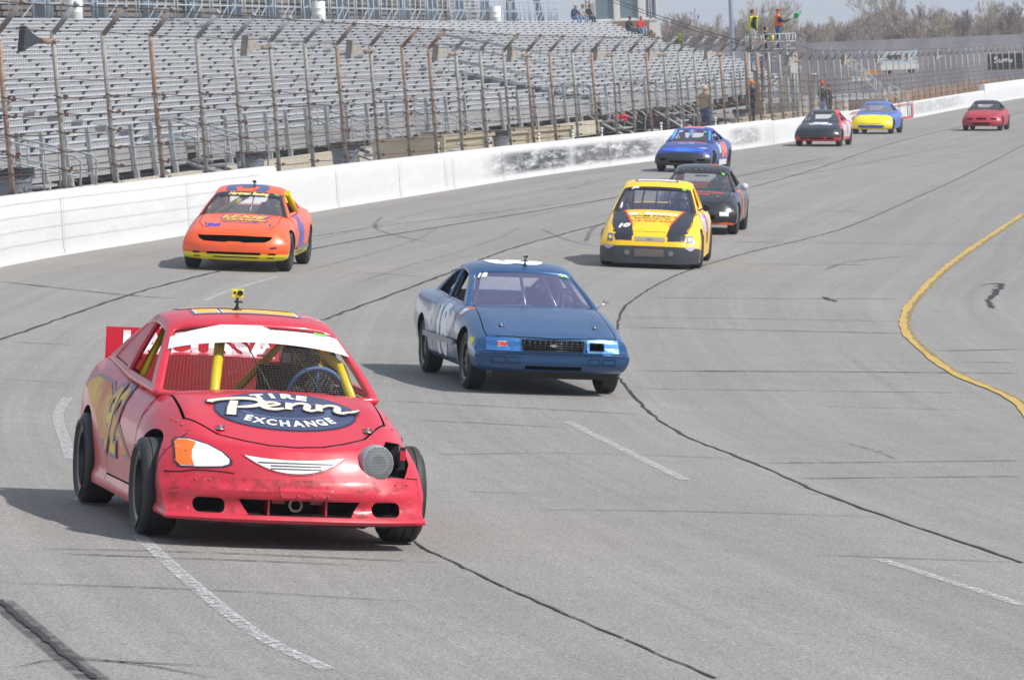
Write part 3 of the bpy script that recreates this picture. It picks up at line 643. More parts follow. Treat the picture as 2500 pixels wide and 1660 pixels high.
# ------------------------------------------------------------------ stairs down from the stands, with handrails
def stair(px,label,m='galv',w=1.5,q1=6.3,q2=4.75,down=1):
    y=ysolve(px,5.5)
    """flight running down towards the track wall"""
    z1=zb(y)-.45; z0=zw(y)+.42; o=spt(y,q1,z0); e=empty('stairs',o); tag(e,label,'stairs',group='stairs between bleachers and walkway')
    n=wn_(y); N3=Vector((n[0],n[1],0)); T=Vector((-n[1],n[0],0)); b=bmesh.new(); ns=4; rot=Matrix.Rotation(math.atan2(n[1],n[0]),3,'Z')
    for i in range(ns):
        t=(i+.5)/ns; p=N3*(-(q1-q2)*t)+Vector((0,0,(z1-z0)*(1-t))); box(b,p,((q1-q2)/ns+.03,w,.05),rot)
    obj('tread',b,e,M['tread'])
    for s in (-1,1):
        b=bmesh.new(); a=T*(s*w/2); top=N3*.5+Vector((0,0,z1-z0+.95)); bot=N3*(-(q1-q2))+Vector((0,0,.95)); 
        tube(b,[a+top+N3*.8,a+top,a+bot,a+bot-N3*.12+Vector((0,0,-.12)),a+bot-N3*.05+Vector((0,0,-.95))],.024,8)
        dz=Vector((0,0,-.42)); tube(b,[a+top+dz+N3*.8,a+top+dz,a+bot+dz],.02,8)
        for t in (0,.33,.66): p=a+top.lerp(bot,t); tube(b,[p,Vector((p.x,p.y,(z1-z0)*(1-t)-.05))],.022,6)
        tube(b,[a+N3*.2+Vector((0,0,z1-z0-.12)),a-N3*(q1-q2)+Vector((0,0,-.05))],.05,4)
        obj('handrail',b,e,M['galv'])
stair(115,'grey steel stairs with twin handrails beside the leftmost rubbish bin')
stair(530,'grey steel stairs with twin handrails beside the second rubbish bin, above the wall step')
stair(850,'grey steel stairs with handrails right of the large grey rubbish bin')
stair(1040,'grey steel stairs with handrails left of the beige block enclosure')
stair(1425,'long grey stairs with handrails behind the blue and black car',w=2.2)
stair(1560,'grey stairs with handrails near the standing man in tan',w=2.0)
# long aisle handrails up the stands
def aisle(y,k0,k1,label):
    e=empty('aisle_railing',spt(y,Q0+RUN*k0,seatz(y,k0)-.4)); tag(e,label,'railing',group='aisle handrails climbing the bleachers')
    for s in (-.6,.6):
        b=bmesh.new(); a=spt(y+s,Q0+RUN*k0,seatz(y,k0)+.5)-e.location; c=spt(y+s,Q0+RUN*k1,seatz(y,k1)+.5)-e.location
        tube(b,[a,c],.03,6); tube(b,[a-Vector((0,0,.4)),c-Vector((0,0,.4))],.024,6)
        for i in range(8): p=a.lerp(c,i/7); tube(b,[p,p-Vector((0,0,.95))],.026,6)
        obj('handrail',b,e,M['galv'])
aisle(176.7,0,8,'twin handrails along the dark aisle steps between the middle and far bleachers')
aisle(200,0,16,'long twin handrails climbing the far bleachers left of the flag stand')
b=bmesh.new()
for k in range(0,8): box(b,spt(176.7,Q0+RUN*k-.1,seatz(176.7,k)-.04)-spt(176.7,Q0,0),(.6,1.35,.14),Matrix.Rotation(math.atan2(*wn_(176.7)[::-1]),3,'Z'))
o=obj('aisle_steps',b,None,mat('dark_steps','4d5058',.8,noise=.2)); o.location=spt(176.7,Q0,0); tag(o,'dark steps of the aisle between the middle and far bleachers','steps')
# ------------------------------------------------------------------ upper structure behind the stands
def upper(ya,yb_,label):
    global ORG
    q0=Q0+RUN*NR+.5; zt=lambda y: seatz(y,NR)-.15
    ORG=spt((ya+yb_)/2,q0,zt((ya+yb_)/2)); e=empty('upper_grandstand',ORG); tag(e,label,'grandstand')
    L=lambda y,q,z: spt(y,q,zt(y)+z)-ORG
    # front rail: posts, rails, braces
    y=ya; n=0
    while y<yb_:
        w=min(5.4,yb_-y-.3); b=bmesh.new(); 
        for t in (0,.25,.5,.75,1): tube(b,[L(y+w*t,q0,0),L(y+w*t,q0,1.15)],.032,6)
        for z in (1.15,.60,.05): tube(b,[L(y,q0,z),L(y+w,q0,z)],.030,6)
        for t in (.25,.5): tube(b,[L(y+w*t,q0,.05),L(y+w*(t+.25),q0,.60)],.022,5)
        obj('railing_panel',b,e,mat('blue_grey_rail','a3adb8',.5)); y+=5.9; n+=1
    b=bmesh.new(); ribbon(b,yrange(ya,yb_),lambda yy:((q0-.3,zt(yy)-.12),(q0-.3,zt(yy)),(q0+2.2,zt(yy)),(q0+2.2,zt(yy)-.12)),0); obj('walkway_deck',b,e,M['tread'])
    y=ya+1; i=0
    while y<yb_-1:
        b=bmesh.new()
        for dy in (0,.5,1.0): tube(b,[L(y+dy,q0+2.4,-1.5),L(y+dy,q0+2.4,5)],.09,6)
        tube(b,[L(y+1.6,q0+2.6,-1.5),L(y+1.6,q0+2.6,5)],.14,6)
        obj('column',b,e,mat('blue_grey_steel','8e99a6',.5,metal=.2,noise=.15,nscale=2))
        b=bmesh.new()            # raking stringers that carry the deck above
        for dy in (0,.35,.7,1.05,1.4): tube(b,[L(y+dy-.4,q0+1.4,5.0),L(y+dy+1.7,q0+.9,0)],.055,5)
        for s in range(7): t=s/7; tube(b,[L(y-.4+t*2.1,q0+1.4-.5*t,5.0*(1-t)),L(y+1.0+t*2.1,q0+1.4-.5*t,5.0*(1-t))],.05,4)
        obj('raking_truss',b,e,mat('pale_steel','8f9aa6',.5,metal=.2,noise=.15,nscale=2)); y+=7.6; i+=1
    b=bmesh.new()
    for k in range(22):
        z=.1+k*.24; ribbon(b,yrange(ya,yb_),lambda yy:((q0+4.5+k*.06,zt(yy)+z),(q0+4.5+k*.06,zt(yy)+z+.17),(q0+4.56+k*.06,zt(yy)+z+.17),(q0+4.56+k*.06,zt(yy)+z)),0)
    obj('slat_screen',b,e,mat('screen_slats','857d76',.8,noise=.25,nscale=.3,col2='6a6460'))
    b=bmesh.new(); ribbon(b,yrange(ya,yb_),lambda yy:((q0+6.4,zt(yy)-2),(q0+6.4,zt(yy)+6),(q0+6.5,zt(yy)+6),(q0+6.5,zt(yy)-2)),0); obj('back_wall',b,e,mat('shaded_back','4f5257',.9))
    return e
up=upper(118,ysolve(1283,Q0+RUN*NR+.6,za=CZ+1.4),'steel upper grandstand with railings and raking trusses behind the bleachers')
# white drums on the walkway
def drum(px,label,r=.30,h=.85):
    y=ysolve(px,Q0+RUN*NR+.05,za=CZ+1.4)
    b=bmesh.new(); lathe(b,[(0,.0),(0,r*.96),(.02,r),(h*.32,r),(h*.34,r*1.03),(h*.36,r),(h*.64,r),(h*.66,r*1.03),(h*.68,r),(h-.02,r),(h,r*.97),(h-.01,r*.9),(h*.5,r*.88)],20,'z')
    o=obj('drum',b,None,M['whitep']); o.location=spt(y,Q0+RUN*NR+.05,seatz(y,NR)-.16); smooth(o.data,40); tag(o,label,'drum',group='white drums on the upper walkway')
drum(172,'white plastic drum on the upper walkway, leftmost'); drum(735,'white plastic drum on the upper walkway, middle one of the three'); drum(1142,'white plastic drum on the upper walkway, rightmost, near the seated spectators')
# ------------------------------------------------------------------ rubbish bins
def bin_(px,q,label,s=1.0,tilt=0):
    y=ysolve(px,q)
    e=empty('rubbish_bin',(*off(y,q),zw(y)+.40)); tag(e,label,'rubbish bin',group='grey rubbish bins behind the track wall'); e.scale=(s,s,s)
    b=bmesh.new(); lathe(b,[(0,0),(0,.235),(.02,.245),(.30,.262),(.31,.27),(.33,.27),(.34,.265),(.66,.285),(.67,.30),(.70,.30),(.71,.29),(.80,.295),(.82,.325),(.86,.33),(.87,.32),(.84,.30),(.5,.27)],28,'z')
    for a in (0,math.pi): box(b,(.31*math.cos(a),.31*math.sin(a),.74),(.07,.16,.05))
    o=obj('barrel',b,e,M['bin']); smooth(o.data,40)
    b=bmesh.new(); rnd=random.Random(int(y)); pr=[]
    for i in range(40):
        a=2*math.pi*i/40; r=.337+.008*rnd.random(); pr.append((r*math.cos(a),r*math.sin(a)))
    A=[b.verts.new((x,y_,.87+rnd.uniform(0,.02))) for x,y_ in pr]; B=[b.verts.new((x,y_,.80-rnd.uniform(0,.06))) for x,y_ in pr]
    for i in range(40): b.faces.new((A[i],A[(i+1)%40],B[(i+1)%40],B[i]))
    obj('bin_liner',b,e,mat('black_bag','232327',.3,noise=.2))
bin_(30,1.5,'grey rubbish bin at the left edge behind the white wall',1.15); bin_(580,2.0,'grey rubbish bin behind the rounded end of the tall wall')
bin_(797,1.1,'large grey rubbish bin with a black liner, right of the wall step',1.08); bin_(1150,1.9,'grey rubbish bin left of the beige block enclosure'); bin_(1710,2.2,'small far grey rubbish bin near the flag stand')
# ------------------------------------------------------------------ short white pipe posts and slanted white lamp housings
def pipe(px,lab,q=.75,h=.75):
    y=ysolve(px,q)
    b=bmesh.new(); tube(b,[(0,0,0),(0,0,h-.08)],.035,10); lathe(b,[(h-.09,.035),(h-.08,.05),(h-.01,.05),(h,.03),(h,0)],12,'z')
    o=obj('pipe_post',b,None,M['whitep']); o.location=(*off(y,q),zw(y)+.42); tag(o,lab,'post',group='white pipe posts behind the wall')
for y,l in ((389,'short white pipe post left of the second rubbish bin'),(559,'white pipe post beside the second rubbish bin'),(872,'white pipe post just right of the large grey rubbish bin'),(1010,'white pipe post left of the first white lamp housing'),(1130,'white pipe post left of the fourth rubbish bin'),
 (1243,'white pipe post in front of the beige block enclosure'),(1321,'white pipe post at the second white lamp housing'),(1388,'white pipe post at the right end of the beige enclosure'),(1525,'white pipe post above the scuffed wall, left of the blue and black car'),(1572,'white pipe post left of the standing man in tan'),(1650,'white pipe post right of the standing man in tan'),(1672,'white pipe post left of the fourth lamp housing')): pipe(y,l)
def lampbox(px,lab,q=.62,s=1.0):
    y=ysolve(px,q)
    e=empty('floodlight',(*off(y,q),zw(y)+.50)); n=wn_(y); e.rotation_euler=(0,0,math.atan2(-n[1],-n[0])+R(28)); e.scale=(s,s,s); tag(e,lab,'floodlight',group='white slanted floodlights on the wall')
    b=bmesh.new(); prism(b,[(-.55,-.05),(.28,-.05),(.22,.10),(-.10,.46),(-.30,.44),(-.55,.14)],'y',-.32,.32); o=obj('housing',b,e,mat('dirty_white_metal','d5d3cc',.55,noise=.12,nscale=5)); recalc_me(o.data)
    for k in range(3):
        b=bmesh.new(); t0=.10+k*.30; p=Vector((.22,.0,.10)).lerp(Vector((-.10,0,.46)),t0+.1); rot=Matrix.Rotation(R(-42),3,'Y'); box(b,p+rot@Vector((.012,0,0)),(.02,.5,.10),rot); obj('louvre',b,e,M['dark'])
def recalc_me(me):
    b=bmesh.new(); b.from_mesh(me); recalc(b); b.to_mesh(me); b.free()
lampbox(1069,'white slanted floodlight housing left of the beige enclosure'); lampbox(1317,'white slanted floodlight housing in front of the beige enclosure'); lampbox(1520,'white slanted floodlight housing just left of the blue and black car'); lampbox(1684,'white slanted floodlight housing right of the man in tan')
lampbox(1900,'white slanted floodlight housing behind the flag stand posts')
# beige block enclosure
b=bmesh.new(); ORG=Vector((0,0,0))
for (a,c,q,t) in ((130.5,150,2.0,.2),):
    ribbon(b,yrange(a,c),lambda yy:((q,zw(yy)+.2),(q,zw(yy)+1.22),(q+t,zw(yy)+1.22),(q+t,zw(yy)+.2)))
for yy in (130.5,137,143.5,150):
    box(b,spt(yy,2.9,zw(yy)+.7),(2.0,.25,1.1),Matrix.Rotation(math.atan2(*wn_(yy)[::-1]),3,'Z'))
ribbon(b,yrange(130.5,150),lambda yy:((1.93,zw(yy)+1.14),(1.93,zw(yy)+1.26),(2.27,zw(yy)+1.26),(2.27,zw(yy)+1.14)))
o=obj('block_enclosure',b,None,mat('beige_block','b3a78f',.9,noise=.12,nscale=2)); tag(o,'beige concrete block enclosure behind the scuffed white wall','enclosure')

# ------------------------------------------------------------------ people
def person(name,label,loc,rz,J,cols,group=None,hat=None,hair='4a3a2c',scale=1.,head_r=.105,extra=None,helm=False,mw=None,parent=None):
    """J: joints {name:(x,y,z)} facing +x; cols: dict top,legs,shoes,sleeve"""
    Es=[('pel','wai'),('wai','che'),('che','nec'),('nec','hea'),('che','lsh'),('lsh','lel'),('lel','lwr'),('che','rsh'),('rsh','rel'),('rel','rwr'),('pel','lhi'),('lhi','lkn'),('lkn','lan'),('lan','lto'),('pel','rhi'),('rhi','rkn'),('rkn','ran'),('ran','rto')]
    rad=dict(pel=(.15,.13),wai=(.145,.115),che=(.165,.12),nec=(.062,.062),hea=(.06,.06),sh=(.075,.07),el=(.05,.05),wr=(.034,.034),hi=(.095,.095),kn=(.062,.062),an=(.042,.042),to=(.038,.03))
    names=list(J); me=bpy.data.meshes.new(name); idx={n:i for i,n in enumerate(names)}
    me.from_pydata([Vector(J[n])*scale for n in names],[(idx[a],idx[b]) for a,b in Es if a in idx and b in idx],[])
    o=bpy.data.objects.new('p',me); COL.objects.link(o); md=o.modifiers.new('s','SKIN'); md.use_smooth_shade=True
    for n in names:
        r=rad.get(n) or rad[n[1:]]; sv=me.skin_vertices[0].data[idx[n]]; k_=1.30 if n in('pel','wai','che') else 1.12; sv.radius=(r[0]*scale*k_,r[1]*scale*k_); sv.use_root=(n=='pel')
    o.modifiers.new('u','SUBSURF').levels=1
    m2=evaluated(o); rm(o); b=bmesh.new(); b.from_mesh(m2); bpy.data.meshes.remove(m2)
    mi={'top':0,'legs':1,'skin':2,'shoe':3,'sleeve':4}; seg={'pel-wai':'top','wai-che':'top','che-nec':'top','nec-hea':'skin','che-lsh':'top','che-rsh':'top','lsh-lel':'sleeve','rsh-rel':'sleeve','lel-lwr':'sleeve','rel-rwr':'sleeve','pel-lhi':'legs','pel-rhi':'legs','lhi-lkn':'legs','rhi-rkn':'legs','lkn-lan':'legs','rkn-ran':'legs','lan-lto':'shoe','ran-rto':'shoe'}
    S_=[(Vector(J[a])*scale,Vector(J[c])*scale,mi[seg[a+'-'+c]]) for a,c in Es if a in J and c in J]
    for fc in b.faces:
        p=fc.calc_center_median(); best=(9,0)
        for a,c,k in S_:
            t=clamp((p-a).dot(c-a)/max(1e-6,(c-a).length_squared)); d=(p-(a+(c-a)*t)).length
            if d<best[0]: best=(d,k)
        fc.material_index=best[1]; fc.smooth=True
    # head with brow, nose, chin, ears; hands with five fingers
    H=Vector(J['hea'])*scale; r=head_r*scale
    def blob(c,rx,ry,rz,mi_,n=12,shape=None):
        V=[];c=Vector(c)
        for i in range(n+1):
            ph=math.pi*i/n
            for k in range(n):
                th=2*math.pi*k/n; v=Vector((math.sin(ph)*math.cos(th)*rx,math.sin(ph)*math.sin(th)*ry,math.cos(ph)*rz))
                if shape: v=shape(v)
                V.append(b.verts.new(c+v))
        for i in range(n):
            for k in range(n):
                try: fc=b.faces.new((V[i*n+k],V[(i+1)*n+k],V[(i+1)*n+(k+1)%n],V[i*n+(k+1)%n])); fc.material_index=mi_; fc.smooth=True
                except: pass
    def hs(v):
        if v.z<0: v.y*=1+.25*v.z/r; v.x+= .1*v.z*-.3
        return v
    if not helm:
        blob(H+Vector((.01,0,0)),r*.92,r*.76,r*1.18,2,14,hs)
        box(b,H+Vector((r*.98,0,-.1*r)),(r*.26,r*.2,r*.34),mi=2)
        for s in (-1,1):
            blob(H+Vector((0,s*r*.78,-.05*r)),r*.16,r*.08,r*.24,2,6); blob(H+Vector((r*.82,s*r*.32,r*.12)),r*.10,r*.12,r*.08,5,6)
        box(b,H+Vector((r*.84,0,-.55*r)),(r*.08,r*.42,r*.09),mi=6)
    for w,e in (('lwr','lel'),('rwr','rel')):
        if w not in J: continue
        w0=Vector(J[w])*scale; d=(w0-Vector(J[e])*scale).normalized(); s=1 if w[0]=='l' else -1
        up=Vector((0,0,1)); sd=d.cross(up); sd=sd.normalized() if sd.length>.1 else Vector((0,1,0)); cu=d.cross(sd).normalized()*(-1 if d.cross(sd).z>0 else 1)
        if abs(d.z)>.9: cu=Vector((1,0,0))
        blob(w0+d*.045*scale,.042*scale,.040*scale,.045*scale,2,8)
        for k in range(4):
            a=w0+d*.07*scale+sd*(k-1.5)*.019*scale; l=(.040,.046,.043,.034)[k]*scale
            tube(b,[a,a+d*l,a+d*(l*1.5)+cu*l*.7],[.0095*scale,.0085*scale,.006*scale],5,2)
        a=w0+d*.03*scale+sd*s*.036*scale; tube(b,[a,a+d*.03*scale+sd*s*.02*scale,a+d*.06*scale+sd*s*.012*scale],[.011*scale,.009*scale,.007*scale],5,2)
    recalc(b)
    mats=[mat('cloth_'+cols['top'],cols['top'],.85,noise=.12,nscale=9),mat('cloth_'+cols['legs'],cols['legs'],.85,noise=.15,nscale=9),(M['suit'] if helm else M['skin']),mat('cloth_'+cols.get('shoes','2a2624'),cols.get('shoes','2a2624'),.7),mat('cloth_'+cols.get('sleeve',cols['top']),cols.get('sleeve',cols['top']),.85,noise=.12,nscale=9),mat('eye_dark','241c18',.4),mat('lips','8e5148',.6)]
    o=obj(name,b,None,mats); tag(o,label,'person',group)
    if mw is not None: o.matrix_world=mw
    else: o.location=loc; o.rotation_euler=(0,0,rz)
    if helm:
        hb=bmesh.new(); b=hb; blob(H+Vector((0,0,.01)),r*1.42,r*1.28,r*1.42,0,18,lambda v: Vector((v.x*(1.08 if v.z<0 and v.x>0 else 1),v.y,max(v.z,-r*1.2))))
        ho=obj('helmet',hb,o,helm if not isinstance(helm,bool) else M['helmet'])
        hb=bmesh.new(); b=hb; P=[]
        for i in range(9):
            a=R(-62+124*i/8); P.append([hb.verts.new(H+Vector((math.cos(a)*r*1.5,math.sin(a)*r*1.36,r*z_+.01))) for z_ in (-.28,.02,.34)])
        for A,B in zip(P,P[1:]):
            for j in (0,1): fc=hb.faces.new((A[j],B[j],B[j+1],A[j+1])); fc.smooth=True
        obj('visor',hb,ho,M['visor'])
    elif hat:
        b=bmesh.new(); blob(H+Vector((-.005,0,.04*scale)),r*1.04,r*.9,r*1.0,0,12,lambda v: Vector((v.x,v.y,max(v.z,.0)))); 
        prism(b,[(H.x+.5*r,H.y-.6*r),(H.x+1.5*r,H.y-.45*r),(H.x+1.6*r,H.y),(H.x+1.5*r,H.y+.45*r),(H.x+.5*r,H.y+.6*r)],'z',H.z+.38*r,H.z+.46*r); obj('cap',b,o,mat('cloth_'+hat,hat,.8))
    else:
        b=bmesh.new(); blob(H+Vector((-.018*scale,0,.022*scale)),r*1.0,r*.86,r*1.16,0,12,lambda v: Vector((v.x if v.z>.25*r else min(v.x,.05*r),v.y,max(v.z,-.55*r)))); obj('hair',b,o,mat('hair_'+hair,hair,.8,noise=.2))
    return o
STAND=dict(pel=(0,0,.95),wai=(0,0,1.1),che=(0,0,1.33),nec=(.01,0,1.50),hea=(.03,0,1.63),lsh=(0,.215,1.41),lel=(-.03,.26,1.13),lwr=(.05,.25,.88),rsh=(0,-.215,1.41),rel=(-.03,-.26,1.13),rwr=(.05,-.25,.88),lhi=(0,.10,.90),lkn=(.02,.11,.50),lan=(0,.12,.09),lto=(.16,.14,.04),rhi=(0,-.10,.90),rkn=(.02,-.11,.50),ran=(0,-.12,.09),rto=(.16,-.14,.04))
SIT=dict(pel=(0,0,.08),wai=(.02,0,.22),che=(.08,0,.45),nec=(.14,0,.61),hea=(.20,0,.74),lsh=(.09,.19,.53),lel=(.20,.24,.28),lwr=(.42,.12,.22),rsh=(.09,-.19,.53),rel=(.20,-.24,.28),rwr=(.42,-.12,.22),lhi=(.06,.10,.06),lkn=(.46,.13,.10),lan=(.44,.13,-.32),lto=(.60,.14,-.38),rhi=(.06,-.10,.06),rkn=(.46,-.13,.10),ran=(.44,-.13,-.32),rto=(.60,-.14,-.38))
def mod(J,**k): d=dict(J); d.update(k); return d
def standface(y): n=wn_(y); return math.atan2(-n[1],-n[0])
def seat(px,k):
    y=ysolve(px,Q0+RUN*k,za=seatz(245,k)); return spt(y,Q0+RUN*k-.10,seatz(y,k)+.10)
grp='spectators seated high in the bleachers'
def px2(px,Y):  # plan x of a line of sight at depth Y (px in a 2361 px wide picture)
    return (px-1180.5)/11003*Y
person('person','older seated man in dark blue jacket and jeans, leftmost at the top of the bleachers',seat(1318,26),standface(249)-.5,SIT,dict(top='2b3a5a',legs='6a86a8'),grp,hair='c9b9a8')
person('person','seated person in grey cap and light jacket, middle of the top three spectators',seat(1334,26),standface(249)-.4,SIT,dict(top='9a988e',legs='7d94b0'),grp,hat='6f7262')
person('person','seated person in black jacket and dark cap, rightmost of the top three spectators',seat(1350,26),standface(249)-.4,SIT,dict(top='1f2228',legs='26282e'),grp,hat='4a2a2c')
person('person','seated person in dark jacket, left of the person in the red jacket',seat(1444,20),standface(249)-.6,SIT,dict(top='2a2b33',legs='3b4a66'),grp,hat='2a2226',scale=.92)
person('person','seated woman in bright red jacket and pale jeans near the bleacher end',seat(1470,20),standface(249)-.6,SIT,dict(top='d0283c',legs='8ba3bf'),grp,hair='6b4a34',scale=.95)
person('person','person in black jacket and blue jeans standing at the right end of the bleachers',spt(ysolve(1728,Q0+RUN*2,za=seatz(225,2)),Q0+RUN*2-.1,seatz(225,2)),standface(220)+.2,mod(STAND,rel=(.12,-.24,1.16),rwr=(.34,-.16,1.10),lel=(.12,.24,1.16),lwr=(.34,.12,1.12)),dict(top='2a2c33',legs='4a6c98'),hair='3a2c26',scale=.92)
yy=ysolve(1628,1.1); g0=zw(yy)+.40
person('person','man in tan hooded jacket and dark jeans standing behind the white wall',(*off(yy,1.1),zw(yy)+.42),standface(yy)+1.0,mod(STAND,lel=(.05,.27,1.15),lwr=(.24,.12,1.0),rel=(.05,-.27,1.15),rwr=(.24,-.10,1.0),che=(-.01,0,1.33)),dict(top='b09a80',legs='3c4a70'),hair='c2b4a4',scale=1.08)
yf=212
person('person','person in dark coat and orange hat standing behind the blue and yellow car',(*off(205.5,1.2),zw(205)+.40),standface(yf)-.2,mod(STAND,lwr=(.2,.12,1.1)),dict(top='2c2a30',legs='4d6f9e'),hat='e8502c')
person('person','person in dark coat and grey hood standing right of the one in the orange hat',(*off(210.5,1.4),zw(210)+.30),standface(yf)-.3,mod(STAND,lwr=(.2,.12,1.1)),dict(top='3b3836',legs='35373d'),hat='6e6c6c')
person('person','person in orange cap behind the fence, just right of the flag stand',(*off(183.5,1.6),zw(183)+.62),standface(183)+.6,STAND,dict(top='2a2c30',legs='2f3540'),hat='d86a34')
# ------------------------------------------------------------------ flag stand
FY=198.0; FX,FYY=off(FY,.5); fz=CZ-2.42-.05
fz=CZ-(118-77)/11003*FYY      # platform height from the sight line of its floor
FS=empty('flag_stand',(px2(1801,FYY),FYY,zw(FY)+.4)); tag(FS,'raised grey pipe flag stand on rusty posts behind the fence','flag stand')
o0=FS.location.copy(); fh=fz-o0.z; wx=.98; wy=.95
b=bmesh.new(); box(b,(0,0,fh-.05),(2*wx,2*wy,.08)); obj('platform',b,FS,M['tread'])
b=bmesh.new()
for z in (.06,.36,.68):
    for sy in (-wy,wy): tube(b,[(-wx,sy,fh+z),(wx,sy,fh+z)],.03,6)
    for sx in (-wx,wx): tube(b,[(sx,-wy,fh+z),(sx,wy,fh+z)],.03,6)
for sx in (-wx,-wx/3,wx/3,.72,wx):
    for sy in (-wy,wy): tube(b,[(sx,sy,fh-.05),(sx,sy,fh+.69)],.032,6)
obj('railing',b,FS,M['galv'])
rnd=random.Random(3)
for i,(x,y_,r,m) in enumerate(((-wx,-wy,.075,'rustg'),(-.62,-wy,.06,'rust'),(-.15,-wy,.075,'rust'),(.28,-wy,.05,'rustg'),(.62,-wy,.05,'galv'),(wx,-wy,.055,'rustg'),(-wx,wy,.08,'galv'),(0,wy,.08,'galv'),(wx,wy,.08,'galv'),(-.4,0,.05,'rust'))):
    b=bmesh.new(); tube(b,[(x,y_,-.6),(x,y_,fh-.06)],r,8); obj('leg',b,FS,M[m])
b=bmesh.new()
for i in range(9):
    x=rnd.uniform(-wx,wx); x2=clamp(x+rnd.uniform(-.8,.8),-wx,wx); tube(b,[(x,-wy,rnd.uniform(fh-.5,fh-.1)),(x2,-wy,rnd.uniform(fh-.6,fh-.2))],.025,5)
tube(b,[(-.6,-wy,fh*.55),(.0,-wy,fh*.55)],.03,6); tube(b,[(-wx,-wy,fh*.8),(wx,wy,fh*.35)],.03,6); tube(b,[(wx,-wy,fh*.8),(-wx,wy,fh*.35)],.03,6)
obj('cross_brace',b,FS,M['galv'])
b=bmesh.new(); box(b,(.86,-wy-.05,fh-.75),(.30,.08,.42)); obj('notice_board',b,FS,M['whitep'])
b=bmesh.new(); box(b,(-.72,-wy+.1,fh*.38),(.16,.1,fh*.7)); box(b,(.62,.6,fh*.42),(.22,.12,fh*.8)); obj('back_panel',b,FS,mat('weathered_board','a5a096',.8,noise=.2,nscale=3))
for i,(x,r) in enumerate(((1.15,.16),(1.75,.17))):
    b=bmesh.new(); lathe(b,[(0,r),(2.55-.3*i,r),(2.56-.3*i,r+.03),(2.62-.3*i,r+.03),(2.62-.3*i,0)],14,'z'); o=obj('pier',b,None,mat('white_pier','c4c2bc',.8,noise=.15,nscale=3)); o.location=(o0.x+x,o0.y+1.2,zw(FY)+.2); tag(o,('left' if i==0 else 'right')+' white round pier standing just right of the flag stand','pier',group='white piers by the flag stand')
fp=Vector((o0.x,o0.y,fz))
yj=dict(top='24262c',legs='d8d8d8',sleeve='22242a'); 
man1=person('person','man in black and yellow jacket standing on the flag stand, left of the flagman',fp+Vector((-.72,-.3,0)),R(20),mod(STAND,lwr=(.12,.22,.92),hea=(.03,0,1.64)),yj,hair='5d4030',scale=.98)
b=bmesh.new()
prism(b,[(-.22,1.42),(-.12,1.46),(.10,1.0),(.20,1.02),(.20,.90),(-.05,.92)],'x',-.175,.175); recalc(b)
obj('jacket_panel',b,man1,mat('yellow_cloth','ddd43a',.85))
man2=person('person','flagman in orange shirt and jeans on the flag stand holding a green flag',fp+Vector((.32,-.3,0)),R(10),mod(STAND,rel=(.20,-.24,1.20),rwr=(.46,-.16,1.28),lel=(.05,.28,1.15),lwr=(.25,.2,1.05)),dict(top='f0642a',legs='3d5578',sleeve='33323c'),hat='8a3a3a',scale=.98)
b=bmesh.new(); fo=fp+Vector((.32+.50,-.44,1.27)); tube(b,[(0,0,0),(.60,-.05,.38)],.011,6); fl=obj('flag',b,None,mat('flag_stick','c9b98c',.6)); fl.location=fo; fl.scale=(.72,.72,.72); tag(fl,'small green flag held out by the flagman in orange','flag')
b=bmesh.new(); nx,ny=10,6; G=[]
for i in range(nx+1):
    for j in range(ny+1):
        s=i/nx;t=j/ny; G.append(b.verts.new((.22+.42*s,-.02+.05*math.sin(s*7+t*2),.14+.24*s+(t-.6)*(.34-.12*s)+.02*math.sin(s*9))))
for i in range(nx):
    for j in range(ny): fc=b.faces.new((G[i*(ny+1)+j],G[(i+1)*(ny+1)+j],G[(i+1)*(ny+1)+j+1],G[i*(ny+1)+j+1])); fc.smooth=True
obj('cloth',b,fl,mat('green_flag','1f9a5c',.8))
person('person','person crouching in dark clothes between the two men on the flag stand',fp+Vector((-.18,.25,-.38)),R(0),STAND,dict(top='2c2a30',legs='30323a'),hair='2a2220',scale=.78)
b=bmesh.new(); lathe(b,[(0,0),(0,.13),(.34,.16),(.35,.17),(.36,.16),(.34,.15),(.05,.12)],16,'z'); o=obj('bucket',b,None,M['whitep']); o.location=fp+Vector((-.60,-.72,0)); tag(o,'white bucket at the feet of the man in yellow and black','bucket')
b=bmesh.new(); tube(b,[(0,0,0),(0,0,.66)],.05,8); o=obj('rolled_flag',b,None,M['yel']); o.location=fp+Vector((.05,-.8,0)); tag(o,'rolled yellow flag leaning on the flag stand rail','flag')
# red cloth draped on the railing
b=bmesh.new()
for i in range(14):
    a=[rnd.uniform(-.35,.35),rnd.uniform(-.1,.1),rnd.uniform(-.18,.14)]; box(b,a,(.16,.1,.12),Matrix.Rotation(rnd.uniform(0,3),3,Vector((1,.4,.6))))
o=obj('red_cloth',b,None,mat('red_cloth','cf2f3d',.8)); o.scale=(.6,.6,.75); yy=166; o.location=(px2(1450,yy),yy,CZ-(271-90)/11003*yy); tag(o,'bright red cloth bundled on the bleacher railing','cloth')
